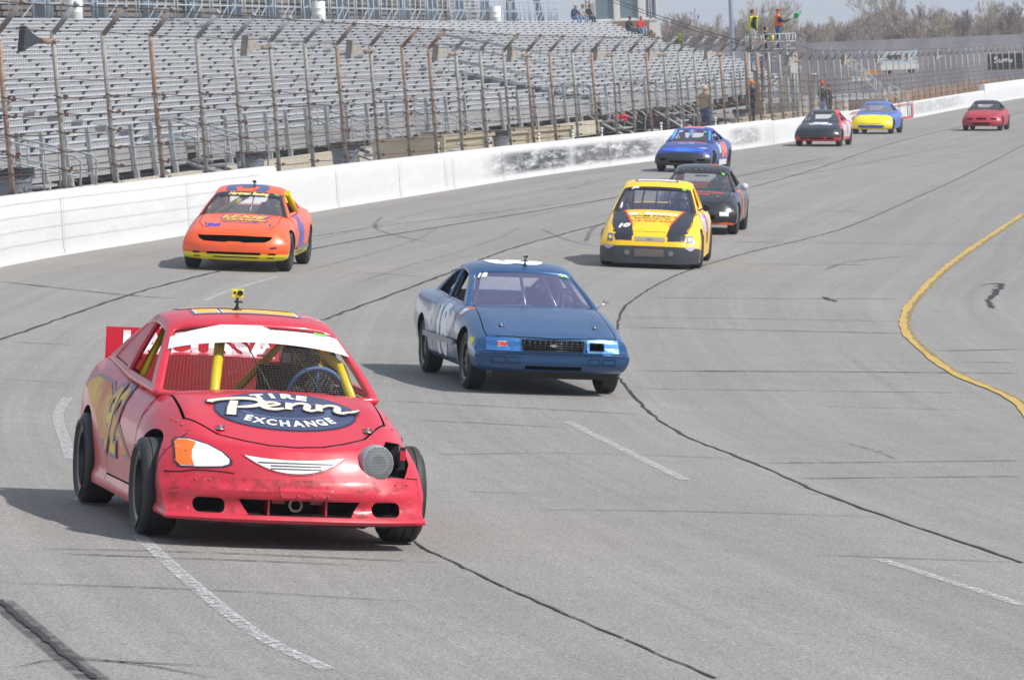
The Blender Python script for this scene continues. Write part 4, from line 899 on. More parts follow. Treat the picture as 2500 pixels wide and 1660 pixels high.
# ------------------------------------------------------------------ scoring tower building
TY=305; e=empty('scoring_tower',(px2(1462,TY),TY,-1.2)); tag(e,'white panelled scoring tower with large windows at the end of the bleachers','building')
L0=e.location.copy(); hx=(1543-1385)/11003*TY/2; top=CZ+3.6-L0.z; sill=CZ+ (92-50)/11003*TY-L0.z
wpm=mat('white_panels','dcdad4',.6,noise=.06,nscale=1.5,bump=.1)
b=bmesh.new()
def bz(x0,x1,z0,z1,y0=-2,y1=2,mi=0): box(b,((x0+x1)/2,(y0+y1)/2,(z0+z1)/2),(x1-x0,y1-y0,z1-z0),mi=mi)
bz(-hx+1.0,hx-.15,0,sill-.02); 
cols=[(-hx-.25,-hx+.35),(-hx+.95+.05,-hx+1.35),(hx-1.25,hx-.85),(hx-.10,hx+.05)]
for x0,x1 in ((-hx-.1,-hx+.42),(-hx+1.65,-hx+1.95),(hx-1.18,hx-.78),(hx-.08,hx+.06)): bz(x0,x1,sill,top,-2,-1.7)
bz(-hx-.1,hx+.06,top-.3,top,-2,2); bz(-hx-.1,hx+.06,sill-.06,sill+.04,-2.05,2); bz(hx-.1,hx+.06,sill,top,-1.7,2); bz(-hx-.1,-hx+.05,sill,top,-1.7,2); bz(-hx,hx,sill,top,1.7,1.9)
obj('wall',b,e,wpm)
b=bmesh.new()
for k in range(22): z=.2+k*.22; 
for k in range(18): box(b,(0,-2.06,sill-.3-k*.22),(2*hx-.6,.02,.012)) if False else None
b.free()
for i,(x0,x1) in enumerate(((-hx+.42,-hx+1.65),(-hx+1.95,hx-1.18),(hx-.78,hx-.48),(hx-.40,hx-.10))):
    b=bmesh.new(); bz(x0+.03,x1-.03,sill+.05,top-.32,-1.86,-1.83); w=obj('window',b,e,glass('tower_glass','8fa2ae',.62))
    b=bmesh.new()
    for a,c,z0,z1 in ((x0,x0+.05,sill+.04,top-.3),(x1-.05,x1,sill+.04,top-.3),(x0,x1,sill+.04,sill+.10)): bz(a,c,z0,z1,-1.92,-1.80)
    obj('frame',b,w,M['whitep'])
b=bmesh.new(); prism(b,[(hx-.15,-.1),(hx+.75,-.1),(hx+.30,sill*.55),(hx+.12,sill),(hx-.15,sill)],'y',-2.0,-1.9); obj('buttress',b,e,wpm)
b=bmesh.new(); bz(-hx+.9,hx-.55,sill-1.25,sill-.10,-2.3,-2.1); obj('brown_panel',b,e,mat('brown_board','8a7566',.8,noise=.2,nscale=2))
b=bmesh.new()
for i in range(9): z=sill+.1+i*.28; tube(b,[(-hx-.15,-2.2,z),(-hx+.1,-2.2,z)],.02,4)
for x in (-hx-.15,-hx+.1): tube(b,[(x,-2.2,sill-.5),(x,-2.2,top)],.025,4)
obj('ladder',b,e,M['black'])
# shrubs below the tower
def leafy(name,loc,rx,rz,n,m,label,cat,seed=1,stem=True):
    e=empty(name,loc); tag(e,label,cat); rnd=random.Random(seed); b=bmesh.new()
    for i in range(n):
        a=rnd.uniform(0,6.28); u=rnd.random()**.5; z=rnd.random(); rr_=rx*u*(1-abs(2*z-.9)**2*.6); p=Vector((rr_*math.cos(a),rr_*math.sin(a),z*rz)); s=rnd.uniform(.05,.11)
        d=Vector((rnd.gauss(0,1),rnd.gauss(0,1),rnd.gauss(0,1))).normalized(); t=d.orthogonal().normalized(); q=d.cross(t)
        b.faces.new([b.verts.new(p+t*s),b.verts.new(p+q*s*.6),b.verts.new(p-t*s),b.verts.new(p-q*s*.6)])
    obj('crown',b,e,m)
    b=bmesh.new()
    for k in range(4): tube(b,[(0,0,-.3),(rnd.uniform(-.3,.3)*rx,rnd.uniform(-.3,.3)*rx,rz*.7)],.025,5)
    obj('trunk',b,e,M['rust'])
ev_=mat('conifer_foliage','5a6b4a',.8,noise=.4,nscale=6); ev2=mat('yellow_green_foliage','8a9440',.8,noise=.4,nscale=6); dr_=mat('dry_twigs','8f7f6c',.9,noise=.3,nscale=6)
leafy('shrub',(px2(1500,299),299,CZ+(92-97)/11003*299),.55,.8,500,ev_,'green shrub in front of the scoring tower','shrub',1)
leafy('shrub',(px2(1524,300),300,CZ+(92-108)/11003*300-.2),.5,1.1,400,dr_,'dry brown shrub at the right corner of the scoring tower','shrub',2)
leafy('shrub',(px2(1590,330),330,CZ+(86-112)/11003*330),.38,1.0,500,ev2,'small yellow green conifer behind the bleacher end','shrub',3)
# pole
PYd=300; b=bmesh.new(); tube(b,[(0,0,-3),(0,0,14)],[.17,.11],14); o=obj('light_pole',b,None,mat('pale_blue_pole','a4b2c2',.5,metal=.2)); o.location=(px2(1713,PYd),PYd,CZ-2); tag(o,'tall pale steel light pole behind the bleachers, cut by the top of the picture','pole')
# wires from the top of the stand down to the flag stand
e=empty('guy_wires',(px2(1400,260),260,CZ+3)); tag(e,'thin twin overhead cables sloping down to the right past the tower','cable')
for dz in (0,-.16):
    b=bmesh.new(); a=Vector((px2(1340,262),262,CZ+(95+40)/11003*262+dz))-e.location; c=Vector((px2(1770,240),240,CZ-(108-78)/11003*240+dz))-e.location
    tube(b,[a,a.lerp(c,.25)-Vector((0,0,.1)),a.lerp(c,.5)-Vector((0,0,.15)),a.lerp(c,.75)-Vector((0,0,.1)),c],.022,5); obj('cable',b,e,M['black'])
# small handrails right of flag stand and far low bleacher
def slope_rail(x0,v0,x1,v1,y,label):
    vh=lambda x:100-(x-1180)*.0384
    a=Vector((px2(x0,y),y,CZ-(v0-vh(x0))/11003*y)); c=Vector((px2(x1,y),y,CZ-(v1-vh(x1))/11003*y)); e=empty('railing',a); tag(e,label,'railing',group='sloping handrails right of the flag stand')
    for s in (0,.9):
        b=bmesh.new(); S_=Vector((0,s,0)); tube(b,[S_,c-a+S_],.02,6); tube(b,[S_-Vector((0,0,.4)),c-a+S_-Vector((0,0,.4))],.016,6)
        for i in range(4): p=(c-a)*(i/3)+S_; tube(b,[p,p-Vector((0,0,1.0))],.018,6)
        obj('handrail',b,e,M['galv'])
slope_rail(1998,142,2062,205,212,'twin grey handrails sloping down behind the blue and yellow car')
slope_rail(2052,185,2115,215,214,'short grey handrails behind the person in the orange hat')
slope_rail(1942,110,2010,150,225,'upper grey handrails sloping right of the flag stand')
# far background
SC=mat('dark_windscreen','67666d',.9,nscale=.3,col2='77767c')
b=bmesh.new()
P=[(17,236),(26,262),(38,300),(60,345),(90,380)]
P=[(4,305),(16,318),(38.5,333)]
for i,(x,y) in enumerate(P[:-1]):
    x2,y2=P[i+1]; n=8
    for k in range(n):
        xa,ya_=lerp(x,x2,k/n),lerp(y,y2,k/n); xb,yb2=lerp(x,x2,(k+1)/n),lerp(y,y2,(k+1)/n); z0=-.6; z1=CZ-.75
        box(b,((xa+xb)/2,(ya_+yb2)/2,(z0+z1)/2),(math.hypot(xb-xa,yb2-ya_)+.02,.12,z1-z0),Matrix.Rotation(math.atan2(yb2-ya_,xb-xa),3,'Z'))
o=obj('screened_fence',b,None,SC); tag(o,'long dark grey screened fence across the background on the right','fence')
# paved lot
b=bmesh.new(); v=[b.verts.new(p) for p in ((4,196,-.75),(0,330,-.62),(38.5,333,-.62),(26,280,-.9),(19,240,-1.0),(12,205,-.8))]; b.faces.new(v); recalc(b); tag(obj('paved_lot',b,None,mat('pale_pavement','8c8a8a',.9,noise=.12,nscale=.5)),kind='structure')
# banner
e=empty('banner',(px2(2348,318),318,CZ-2.65)); tag(e,'black banner with white script lettering hung on the fence at the far right','banner')
b=bmesh.new(); box(b,(0.2,0,.15),(3.2,.05,1.05)); obj('sheet',b,e,mat('black_banner','25262d',.7))
b=stroke_bm([([(-.62,.28),(-.80,.36),(-.86,.24),(-.66,.12),(-.70,0),(-.92,.02)],.07),([(-.5,.22),(-.52,.02),(-.38,.0),(-.30,.2),(-.30,0)],.06),([(-.18,.2),(-.2,0),(-.1,.18),(0,.2),(.0,0),(.1,.18),(.2,.18),(.22,0)],.05),([(.4,.16),(.28,.08),(.4,-.02),(.46,.2),(.48,-.02)],.05)])
for v in b.verts: v.co=Vector((v.co.x*.85-.2,-.06-v.co.z,v.co.y+.12))
obj('lettering',b,e,M['white'])
# trailer, small white van-like shapes
def trailer(x,v,y,w,h,label,c='b9c4cc',c2='d8d6d0',name='trailer'):
    vh=100-(x-1180)*.0384; e=empty(name,(px2(x,y),y,CZ-(v-vh)/11003*y)); tag(e,label,name); b=bmesh.new(); box(b,(0,0,.5+h/2),(w,2,h)); bmesh.ops.bevel(b,geom=b.edges[:],offset=.08,segments=2); obj('body',b,e,mat(name+c,c,.5,noise=.1))
    b=bmesh.new(); box(b,(0,-.02,.42),(w*1.06,2.1,.3)); obj('skirt_panel',b,e,mat(name+c2,c2,.5))
    for s in (-1,1):
        b=bmesh.new(); lathe(b,[(-.1,.1),(-.1,.2),(.1,.2),(.1,.1)],16,'y',closed=True); o=obj('wheel',b,e,M['rubber']); o.location=(s*w*.32,-.9,.2)
    b=bmesh.new(); box(b,(-w*.15,-1.01,.5+h*.62),(w*.4,.03,h*.3)); obj('window',b,e,glass('trailer_glass','4c5963',.8))
trailer(2094,170,310,2.3,.95,'pale blue and white trailer parked in the lot behind the fence')
b=bmesh.new(); yy=290; vh=100-(2020-1180)*.0384
for i in range(3): box(b,(i*.42,0,.12),(.38,.5,.26)); 
o=obj('barrier_row',b,None,mat('white_barrier','d9d7d2',.6)); o.location=(px2(1990,yy),yy,CZ-(185-vh)/11003*yy); tag(o,'row of low white barriers behind the fence right of the flag stand','barrier')
b=bmesh.new(); prism(b,[(-.6,0),(.5,0),(.4,.28),(-.2,.34),(-.45,.25)],'y',-.3,.3); o=obj('orange_machine',b,None,mat('orange_paint','c98a3c',.6)); o.location=(px2(2030,yy),yy,CZ-(172-vh)/11003*yy); tag(o,'low orange machine cover behind the white barriers','machine')
# concrete blocks right of the flag stand
b=bmesh.new(); rnd=random.Random(8)
tb=mat('tan_blocks','a3978a',.9,noise=.25,nscale=2)
for i,(dx,w,lab) in enumerate(((-2.6,1.6,'leftmost'),(-.6,1.3,'middle'),(1.2,1.7,'rightmost'))):
    b=bmesh.new(); box(b,(0,0,.3),(w,.7,.6),Matrix.Rotation(rnd.uniform(-.3,.3),3,'Z')); bmesh.ops.bevel(b,geom=b.edges[:],offset=.03); o=obj('concrete_block',b,None,tb); o.location=(px2(1960,215)+dx,215,zw(200)+.55); tag(o,'tan concrete block behind the wall right of the flag stand, '+lab+' of three','block',group='tan concrete blocks behind the wall')
b=bmesh.new(); ribbon(b,yrange(179,226),lambda yy:((1.6,zw(yy)+.2),(1.6,zw(yy)+1.0),(1.8,zw(yy)+1.0),(1.8,zw(yy)+.2))); ORG=Vector((0,0,0)); o=obj('block_wall',b,None,mat('tan_wall','a89a86',.9,noise=.15,nscale=2)); tag(o,'low tan block wall behind the white wall, right of the flag stand','wall')
# ------------------------------------------------------------------ bare trees
def tree_meshes(seed,h=11,spread=.5):
    rnd=random.Random(seed); bt=bmesh.new(); bc=bmesh.new()
    def grow(p,d,l,r,dep):
        n=2 if dep<4 else 1; pts=[p]; q=p.copy(); dd=d.copy()
        for i in range(n): dd=(dd+Vector((rnd.gauss(0,.10),rnd.gauss(0,.10),rnd.gauss(.03,.05)))).normalized(); q=q+dd*l/n; pts.append(q.copy())
        tube(bt if dep<2 else bc,pts,[r]+[r*.7]*(len(pts)-1),6 if dep<2 else 3,0,cap=False)
        if dep>=6: return
        k=rnd.choice((3,4)) if dep in (1,2,3,4) else 3
        for i in range(k):
            a=rnd.uniform(.30,.85)*spread*2*(.6 if dep==0 else 1); ax=dd.orthogonal().normalized(); ax=Matrix.Rotation(rnd.uniform(0,6.28),3,dd)@ax
            nd=Matrix.Rotation(a*.7,3,ax)@dd; nd.z=nd.z*.85+.30; grow(pts[rnd.choice((1,-1,-1))].copy(),nd.normalized(),l*rnd.uniform(.60,.84),max(r*.56,.021),dep+1)
    grow(Vector((0,0,-1)),Vector((0,0,1)),h*.26,h*.020,0)
    out=[]
    for n,b in (('trunk',bt),('crown',bc)): me=bpy.data.meshes.new(n); b.to_mesh(me); b.free(); out.append(me)
    return out
TM=[tree_meshes(s,11+s%3,sp) for s,sp in ((1,.36),(2,.42),(3,.33),(4,.46),(5,.38),(6,.36))]
bark=mat('bare_bark','857b7a',.9,noise=.2,nscale=.4); tw=[mat('bare_twigs','9c8d86',.95,noise=.12,nscale=.3),mat('budding_twigs','a69e8e',.95,noise=.12,nscale=.3),mat('brown_twigs','90827d',.95,noise=.12,nscale=.3)]
for i,(a,c) in enumerate(TM): a.materials.append(bark); c.materials.append(tw[i%3])
def tree(px,v,Y,k,label,rot=0.,sc=1.):
    """px, v: crown top seen on a 2361 px wide picture, gives the height the tree has at depth Y"""
    vh=100-(px-1180)*.0384; zt=CZ+(vh-v)/11003*Y; z0=-2.2; h=(zt-z0)*1.06
    e=empty('bare_tree',(px2(px,Y),Y,z0)); tag(e,label,'tree',group='bare trees beyond the track'); ext=max(v_.co.z for v_ in TM[k][1].vertices); s=h/ext; e.scale=(s*sc,s*sc,s); e.rotation_euler=(0,0,rot)
    for n,me in (('trunk',TM[k][0]),('crown',TM[k][1])):
        o=bpy.data.objects.new(n,me); COL.objects.link(o); o.parent=e
TL=[(1560,38,'leftmost bare tree, showing just right of the scoring tower'),(1590,32,'bare rounded tree right of the scoring tower'),(1622,42,'bare tree above the yellow green conifer'),(1655,62,'low bare tree left of the light pole'),(1690,66,'low bare tree touching the light pole'),(1748,8,'tall bare tree behind the man in yellow and black'),(1728,45,'bare tree right of the light pole'),
 (1790,40,'bare tree between the two men on the flag stand'),(1822,18,'tall bare tree behind the flagman'),(1850,48,'bare tree just behind the green flag'),(1885,55,'bare tree right of the green flag'),(1915,66,'low bare tree in the gap right of the flag'),(1945,70,'lowest bare tree in the gap of the tree line'),(1975,50,'bare tree at the right end of the tree line gap'),
 (2000,42,'bare tree above the pale horn loudspeakers'),(2030,36,'pale budding tree above the trailer'),(2062,30,'bare tree left of the tallest spreading tree'),(2100,-14,'tallest bare tree with long spreading limbs'),(2135,4,'bare tree right of the tallest spreading tree'),(2165,12,'pale budding tree with a wide crown'),(2200,22,'bare tree with a flat crown on the right'),(2235,34,'bare tree in the small dip on the right'),
 (2262,28,'bare tree left of the black banner'),(2290,8,'tall dark bare tree above the black banner'),(2320,12,'second tree from the right edge'),(2355,6,'rightmost bare tree at the picture edge')]
for i,(px,v,lab) in enumerate(TL):
    tree(px,v,430+(i*37)%90,(i*5)%6,lab,i*1.3,1.05)
rnd=random.Random(12)
ORD='one two three four five six seven eight nine ten eleven twelve thirteen fourteen fifteen sixteen seventeen eighteen nineteen twenty'.split(); ORD+=['twenty-'+w for w in ORD[:9]]+['thirty']+['thirty-'+w for w in ORD[:9]]+['forty']+['forty-'+w for w in ORD[:9]]
LOC2=('left of the light pole','behind the flag stand','in the tree line gap','above the trailer','left of the black banner','above the black banner')
for i in range(44):          # second row, a little behind the first
    px=1548+i*19+rnd.uniform(-6,6); v=60+rnd.uniform(-12,16)-(16 if px>2000 else 0)+(12 if 1860<px<1990 else 0)
    tree(px,v,500+rnd.uniform(0,40),(i*3)%6,'grey bare tree, number %s from the left in the middle row'%ORD[i],rnd.uniform(0,6),1.1)
for i in range(39):
    px=1550+i*21+rnd.uniform(-8,8); v=60+rnd.uniform(-8,12)-(16 if px>2000 else 0)
    lo=LOC2[0 if px<1710 else 1 if px<1870 else 2 if px<2000 else 3 if px<2120 else 4 if px<2290 else 5]
    tree(px,v,560+rnd.uniform(0,60),i%6,'low hazy bare tree, number %s from the left in the rear row'%ORD[i],rnd.uniform(0,6),1.25)
# scrub hedge under the trees, too dense to count
b=bmesh.new()
for i in range(26000):
    x=rnd.uniform(-5,150); y=rnd.uniform(395,425); z=-1.5+abs(rnd.gauss(0,1.6)); s=rnd.uniform(.10,.35); d=Vector((rnd.gauss(0,.5),rnd.gauss(0,.5),1)).normalized(); t=Vector((rnd.gauss(0,1),rnd.gauss(0,1),rnd.gauss(0,.3))).normalized()*.03
    p=Vector((x,y,z)); b.faces.new([b.verts.new(p-t),b.verts.new(p+t),b.verts.new(p+d*s*3)])
tag(obj('scrub',b,None,mat('brown_scrub','857b78',.9,noise=.3,nscale=.2)),'grey brown leafless scrub below the bare trees','scrub',kind='stuff')
b=bmesh.new()
for i in range(2600):
    y=rnd.uniform(250,315); q=rnd.uniform(.9,3.5); x,y2=off(y,q); z=zw(y)+.5; s=rnd.uniform(.3,.95); d=Vector((rnd.gauss(0,.3),rnd.gauss(0,.3),1)).normalized(); t=Vector((.018,.01,0)); p=Vector((x,y2,z)); b.faces.new([b.verts.new(p-t),b.verts.new(p+t),b.verts.new(p+d*s)])
tag(obj('dry_weeds',b,None,mat('dry_weeds','9a7f68',.9)),'dry reddish weeds behind the far wall','weeds',kind='stuff')

# thin spring haze: one closed box round everything
b=bmesh.new(); box(b,(60,180,7.5),(7400,7400,25.0)); hz_=obj('haze',b); tag(hz_,'thin pale haze over the whole track',None,None,'stuff')
m=bpy.data.materials.new('haze'); m.use_nodes=True; N=m.node_tree.nodes; N.remove(N['Principled BSDF']); v=N.new('ShaderNodeVolumePrincipled'); v.inputs['Color'].default_value=(.86,.90,.98,1); v.inputs['Density'].default_value=.00035; v.inputs['Anisotropy'].default_value=.2
m.node_tree.links.new(v.outputs[0],N['Material Output'].inputs['Volume']); hz_.data.materials.append(m)

# ------------------------------------------------------------------ racing cars
def wheel(parent,x,y,r,w,rimr,side,rimm,spokes=0,steer=0,camber=0,scuff=None):
    e=empty('wheel',(x,y,r)); e.parent=parent; e.rotation_euler=(R(camber),0,R(steer))
    b=bmesh.new(); h=w/2; s=side  # s=+1 left, outer face towards +y
    pr=[(-h*.72,rimr-.012),(-h*.95,rimr+.03),(-h*1.04,(rimr+r)/2),(-h*.97,r-.045),(-h*.86,r-.012),(-h*.72,r),(-h*.50,r),(-h*.49,r-.007),(-h*.44,r-.007),(-h*.43,r),(-h*.03,r),(-h*.02,r-.007),(h*.03,r-.007),(h*.04,r),(h*.43,r),(h*.44,r-.007),(h*.49,r-.007),(h*.50,r),(h*.72,r),(h*.86,r-.012),(h*.97,r-.045),(h*1.04,(rimr+r)/2),(h*.95,rimr+.03),(h*.72,rimr-.012)]
    lathe(b,pr,48,'y'); recalc(b); o=obj('tyre',b,e,M['rubber']); smooth(o.data,40)
    b=bmesh.new(); q=lambda a:a*s
    lathe(b,[(q(-h*.7),rimr-.01),(q(h*.80),rimr-.01),(q(h*.86),rimr+.006),(q(h*.80),rimr-.022),(q(h*.5),rimr-.03),(q(h*.05),rimr*.80),(q(h*.10),rimr*.45),(q(h*.25),rimr*.30),(q(h*.25),.05),(q(h*.38),.04),(q(h*.38),0)],36,'y')
    recalc(b); o=obj('rim',b,e,rimm); smooth(o.data,35)
    if spokes:
        b=bmesh.new()
        for k in range(spokes):
            a=2*math.pi*k/spokes; rot=Matrix.Rotation(-a,3,'Y'); box(b,rot@Vector((rimr*.62,q(h*.42),0)),(rimr*.62,.03,.055),rot)
        obj('spoke',b,e,M['rimlight'])
    b=bmesh.new()
    for k in range(5):
        a=2*math.pi*k/5; lathe(b,[(q(h*.25),.012),(q(h*.36),.012),(q(h*.36),0)],6,'y',center=(math.cos(a)*.055,0,math.sin(a)*.055))
    obj('lug_nut',b,e,M['steel'])
    return e
def build_car(sp):
    X,Y,yaw=sp['pos']; wb,tr=sp['wb'],sp['tr']
    h=Vector((math.sin(yaw),-math.cos(yaw),0)); l=Vector((math.cos(yaw),math.sin(yaw),0)); base=Vector((X,Y,0))
    pts=[base+h*a+l*c for a,c in ((0,-tr),(0,tr),(-wb,-tr),(-wb,tr))]
    for p in pts: p.z=gz(p.x,p.y)
    F_=(pts[0]+pts[1])/2; Bk=(pts[2]+pts[3])/2; hx=(F_-Bk).normalized(); ly=((pts[1]+pts[3])/2-(pts[0]+pts[2])/2).normalized(); up=hx.cross(ly).normalized(); ly=up.cross(hx)
    mw=Matrix(((hx.x,ly.x,up.x,F_.x),(hx.y,ly.y,up.y,F_.y),(hx.z,ly.z,up.z,F_.z+.006),(0,0,0,1)))
    root=empty('race_car',mw=mw); tag(root,sp['label'],'race car',group='race cars on the track')
    N_,T_=sp['N'],sp['T']; top=pch(sp['top']); Wd=pch(sp['W']); nose=pch(sp['nose']); tail=pch(sp['tail']); side=pch(sp.get('side',[(0,.90),(.08,.965),(.25,.985),(.5,1.0),(.72,.985),(.88,.955),(1,.90)]))
    bot=pch(sp['bot']); cr,ed=sp.get('crown',.035),sp.get('edge',.055); pf,pfe=sp.get('pf',.25),sp.get('pfe',3.0); pfc=pch(sp.get('pfc',[(0,1),(1,1)])); res=sp.get('res',1.)
    def body(a,b,c):
        ab=abs(b)
        xf=N_+nose(c)-pf*pfc(c)*ab**pfe; xr=T_+tail(c)+.16*ab**3
        x=lerp(xf,xr,a); w=Wd(x); zt=top(x)-cr*b*b*(1.0 if x>-0.5 else .6)-ed*ab**9+sp.get('fender',0)*math.exp(-((ab-.80)/.13)**2)*(math.exp(-(x/.42)**2)); zb=bot(x)
        return Vector((x,b*w*side(c),lerp(zb,zt,c)))
    A=[i/int(84*res) for i in range(int(84*res)+1)]; Bb=ease(int(34*res),1.7); Cc=[(t+1)/2 for t in ease(int(18*res),1.5)]
    bm_=gbox(A,Bb,Cc,body); me=bpy.data.meshes.new('body'); bm_.to_mesh(me); bm_.free()
    pm=sp['paint']; im=sp.get('inner',M['dark']); ms=[pm,M['dark'],im]
    # wheel wells
    cut=bmesh.new(); r=sp['r']; ar=sp.get('arch',.045)
    for x in (0,-wb):
        for s in (-1,1):
            n=32; poly=[(x+(r+ar)*math.cos(2*math.pi*k/n),r+.0+(r+ar)*math.sin(2*math.pi*k/n)) for k in range(n)]; prism(cut,poly,'y',s*(tr-sp['tw']/2-.10),s*1.3,1)
    me=boolean(me,cut,mats=ms)
    G=sp['gh']; cx=G['cowl'][0]; bx=G['back'][0]; wbs=G['wb']
    cut=bmesh.new(); prism(cut,[(cx-.10,-(wbs-.10)),(bx+.16,-(wbs-.14)),(bx+.16,wbs-.14),(cx-.10,wbs-.10)],'z',.34,1.6,2); me=boolean(me,cut,mats=ms)
    if sp.get('pockets'):
        cut=bmesh.new()
        for poly,x0,x1,mi in sp['pockets']: prism(cut,poly,'x',x0,x1,mi)
        me=boolean(me,cut,mats=ms)
    tree0=BVHTree.FromPolygons([v.co.copy() for v in me.vertices],[tuple(p.vertices) for p in me.polygons])
    hood=sp['hood']; full=hood+[(x,-y) for x,y in hood[::-1]]
    cut=bmesh.new(); prism(cut,full,'z',sp.get('hoodz',.46),1.4,1); hm=boolean(me.copy(),cut,'INTERSECT',mats=ms)
    cc=Vector((sum(p[0] for p in full)/len(full),0)); g=sp.get('gap',.011); big=[]
    for p in full:
        v=Vector(p)-cc; big.append((cc.x+v.x*(1+g/abs(v.length)),cc.y+v.y*(1+g/abs(v.length))))
    cut=bmesh.new(); prism(cut,big,'z',sp.get('hoodz',.46)-.01,1.4,1); me=boolean(me,cut,mats=ms)
    if sp.get('doorx') :
        a,c=sp['doorx']; dk=sp.get('doork',.08)
        for s in (-1,1):
            cut=bmesh.new()
            for x,t in ((a,dk),(c,-dk*.6)):
                for zz in (0,): prism(cut,[(x-.006,.22),(x+.006,.22),(x+.006+t*.0,1.2),(x-.006,1.2)],'y',s*(wbs-.02),s*1.2,1)
            prism(cut,[(c+.0062,.255),(a-.0062,.255),(a-.0062,.267),(c+.0062,.267)],'y',s*(wbs-.02),s*1.2,1)
            me=boolean(me,cut,mats=ms)
    smooth(me,30); smooth(hm,30); bo=obj('body',me,root); ho=obj('hood',hm,root)
    # greenhouse
    cxz,wt,rt,bk=G['cowl'],G['wtop'],G['rtop'],G['back']; wr_=G['wr']; rz=G['roofz']; pc_=G.get('plan',.13); gd=.05
    wtop_w=G.get('wrf',wr_)
    def gh(a,b,c):
        ab=abs(b); e=1-(1-c)**1.0
        xf=lerp(cxz[0],wt[0],c)-pc_*b*b*(1-.45*c)+.035*math.sin(math.pi*c); xr=lerp(bk[0],rt[0],c)+pc_*.6*b*b-.03*math.sin(math.pi*c)
        x=lerp(xf,xr,a); tb=wbs-.05*clamp((-x-1.6)/1.3)*1.3; tt=lerp(wtop_w,wr_,clamp(-x-1.0)) ; w=lerp(tb,tt,c**1.12)
        zb=min(top(x),cxz[1]+.12)-gd; zt=rz-.02*((x-(wt[0]+rt[0])/2)/.6)**2*(1 if abs(x)<9 else 1)-.03*b*b-.03*ab**8
        tz=lerp(wt[1],rt[1],a) ; zt=min(zt,rz) ; zt=lerp(tz,rz,math.sin(math.pi*clamp(a))**.8)-.028*b*b-.032*ab**8
        return Vector((x,b*w,lerp(zb,zt,c)))
    nA=G.get('A',[0,.05,.10,.2,.3,.4,.48,.54,.60,.7,.8,.88,.94,1]); nA=sorted(set(round(v,4) for a_,b_ in zip(nA,nA[1:]) for v in ([a_,(a_+b_)/2])+[b_]))
    nB=[-1,-.965,-.93,-.8,-.6,-.4,-.2,0,.2,.4,.6,.8,.93,.965,1]; nC=[0,.05,.12,.25,.4,.55,.7,.80,.88,.93,.97,1]
    wf=G.get('wsc',(.05,.93)); sw=G['side']     # side windows: [(a0,a1,c0,c1)]
    def skip(sd_,a,b,c):
        if sd_=='bot': return True
        if sd_=='front' and abs(b)<.93 and wf[0]<c<wf[1]: return True
        if sd_=='rear' and abs(b)<.86 and .12<c<.88 and G.get('rearopen',True): return True
        if sd_ in ('left','right'):
            for a0,a1,c0,c1 in sw:
                if a0<a<a1 and c0<c<c1: return True
        return False
    gb=gbox(nA,nB,nC,gh,None,skip); gm=bpy.data.meshes.new('roof'); gb.to_mesh(gm); gb.free(); smooth(gm,28)
    ro=obj('roof',gm,root,[G.get('paint',pm)]); 
    md=ro.modifiers.new('thickness','SOLIDIFY'); md.thickness=.035; md.offset=-1
    # windshield
    wbm=bmesh.new(); gl=G['glass']; bs=[i/12*.93 for i in range(-12,13)]; cs=[wf[0]+(wf[1]-wf[0])*i/8 for i in range(9)]
    Vv=[[wbm.verts.new(gh(0,b_,c_)+Vector((-.012,0,-.006))) for c_ in cs] for b_ in bs]
    for i in range(24):
        for j in range(8): fc=wbm.faces.new((Vv[i][j],Vv[i+1][j],Vv[i+1][j+1],Vv[i][j+1])); fc.smooth=True
    wfull=obj('windscreen',wbm,root,gl)
    if G.get('mesh'):          # bare wire mesh instead of glass
        bpy.data.objects.remove(wfull,do_unlink=True); b=bmesh.new(); nb,nc=58,32
        P=lambda bb,c: gh(0,bb*.93,wf[0]+(wf[1]-wf[0])*c)+Vector((-.008,0,-.004))
        def th(p,q,r_):
            d=(q-p).normalized(); u=d.cross(Vector((.6,.1,.8))).normalized()*r_; w=d.cross(u).normalized()*r_
            A_=[b.verts.new(p+u),b.verts.new(p-u*.5+w*.87),b.verts.new(p-u*.5-w*.87)]; B_=[b.verts.new(q+u),b.verts.new(q-u*.5+w*.87),b.verts.new(q-u*.5-w*.87)]
            for k in range(3): b.faces.new((A_[k],A_[(k+1)%3],B_[(k+1)%3],B_[k]))
        for i in range(nb+1):
            for j in range(6): th(P(-1+2*i/nb,j/6),P(-1+2*i/nb,(j+1)/6),.00048)
        for j in range(nc+1):
            for i in range(14): th(P(-1+2*i/14,j/nc),P(-1+2*(i+1)/14,j/nc),.00048)
        obj('wire_screen',b,root,mat('screen_wire','7d766e',.5,metal=.2))
        b=bmesh.new()
        for bb in (-.22,.28): tube(b,[P(bb+.25,0),P(bb,1)],.0045,6)
        obj('tension_wire',b,root,M['black'])
    if G.get('rearglass'):
        b=bmesh.new(); Vv=[[b.verts.new(gh(1,bb,c_)+Vector((.01,0,0))) for c_ in (.12,.5,.88)] for bb in (-.8,-.4,0,.4,.8)]
        for i in range(4):
            for j in range(2): b.faces.new((Vv[i][j],Vv[i+1][j],Vv[i+1][j+1],Vv[i][j+1]))
        obj('rear_window',b,root,G['rearglass'])
    if G.get('sideglass'):
        for s in (-1,1):
            for a0,a1,c0,c1 in G['sideglass']:
                b=bmesh.new(); n=4; Vv=[[b.verts.new(gh(a0+(a1-a0)*i/n,s,c0+(c1-c0)*j/n)+Vector((0,-s*.012,0))) for j in range(n+1)] for i in range(n+1)]
                for i in range(n):
                    for j in range(n): b.faces.new((Vv[i][j],Vv[i+1][j],Vv[i+1][j+1],Vv[i][j+1]))
                obj('side_window',b,root,G.get('sgm',pm))
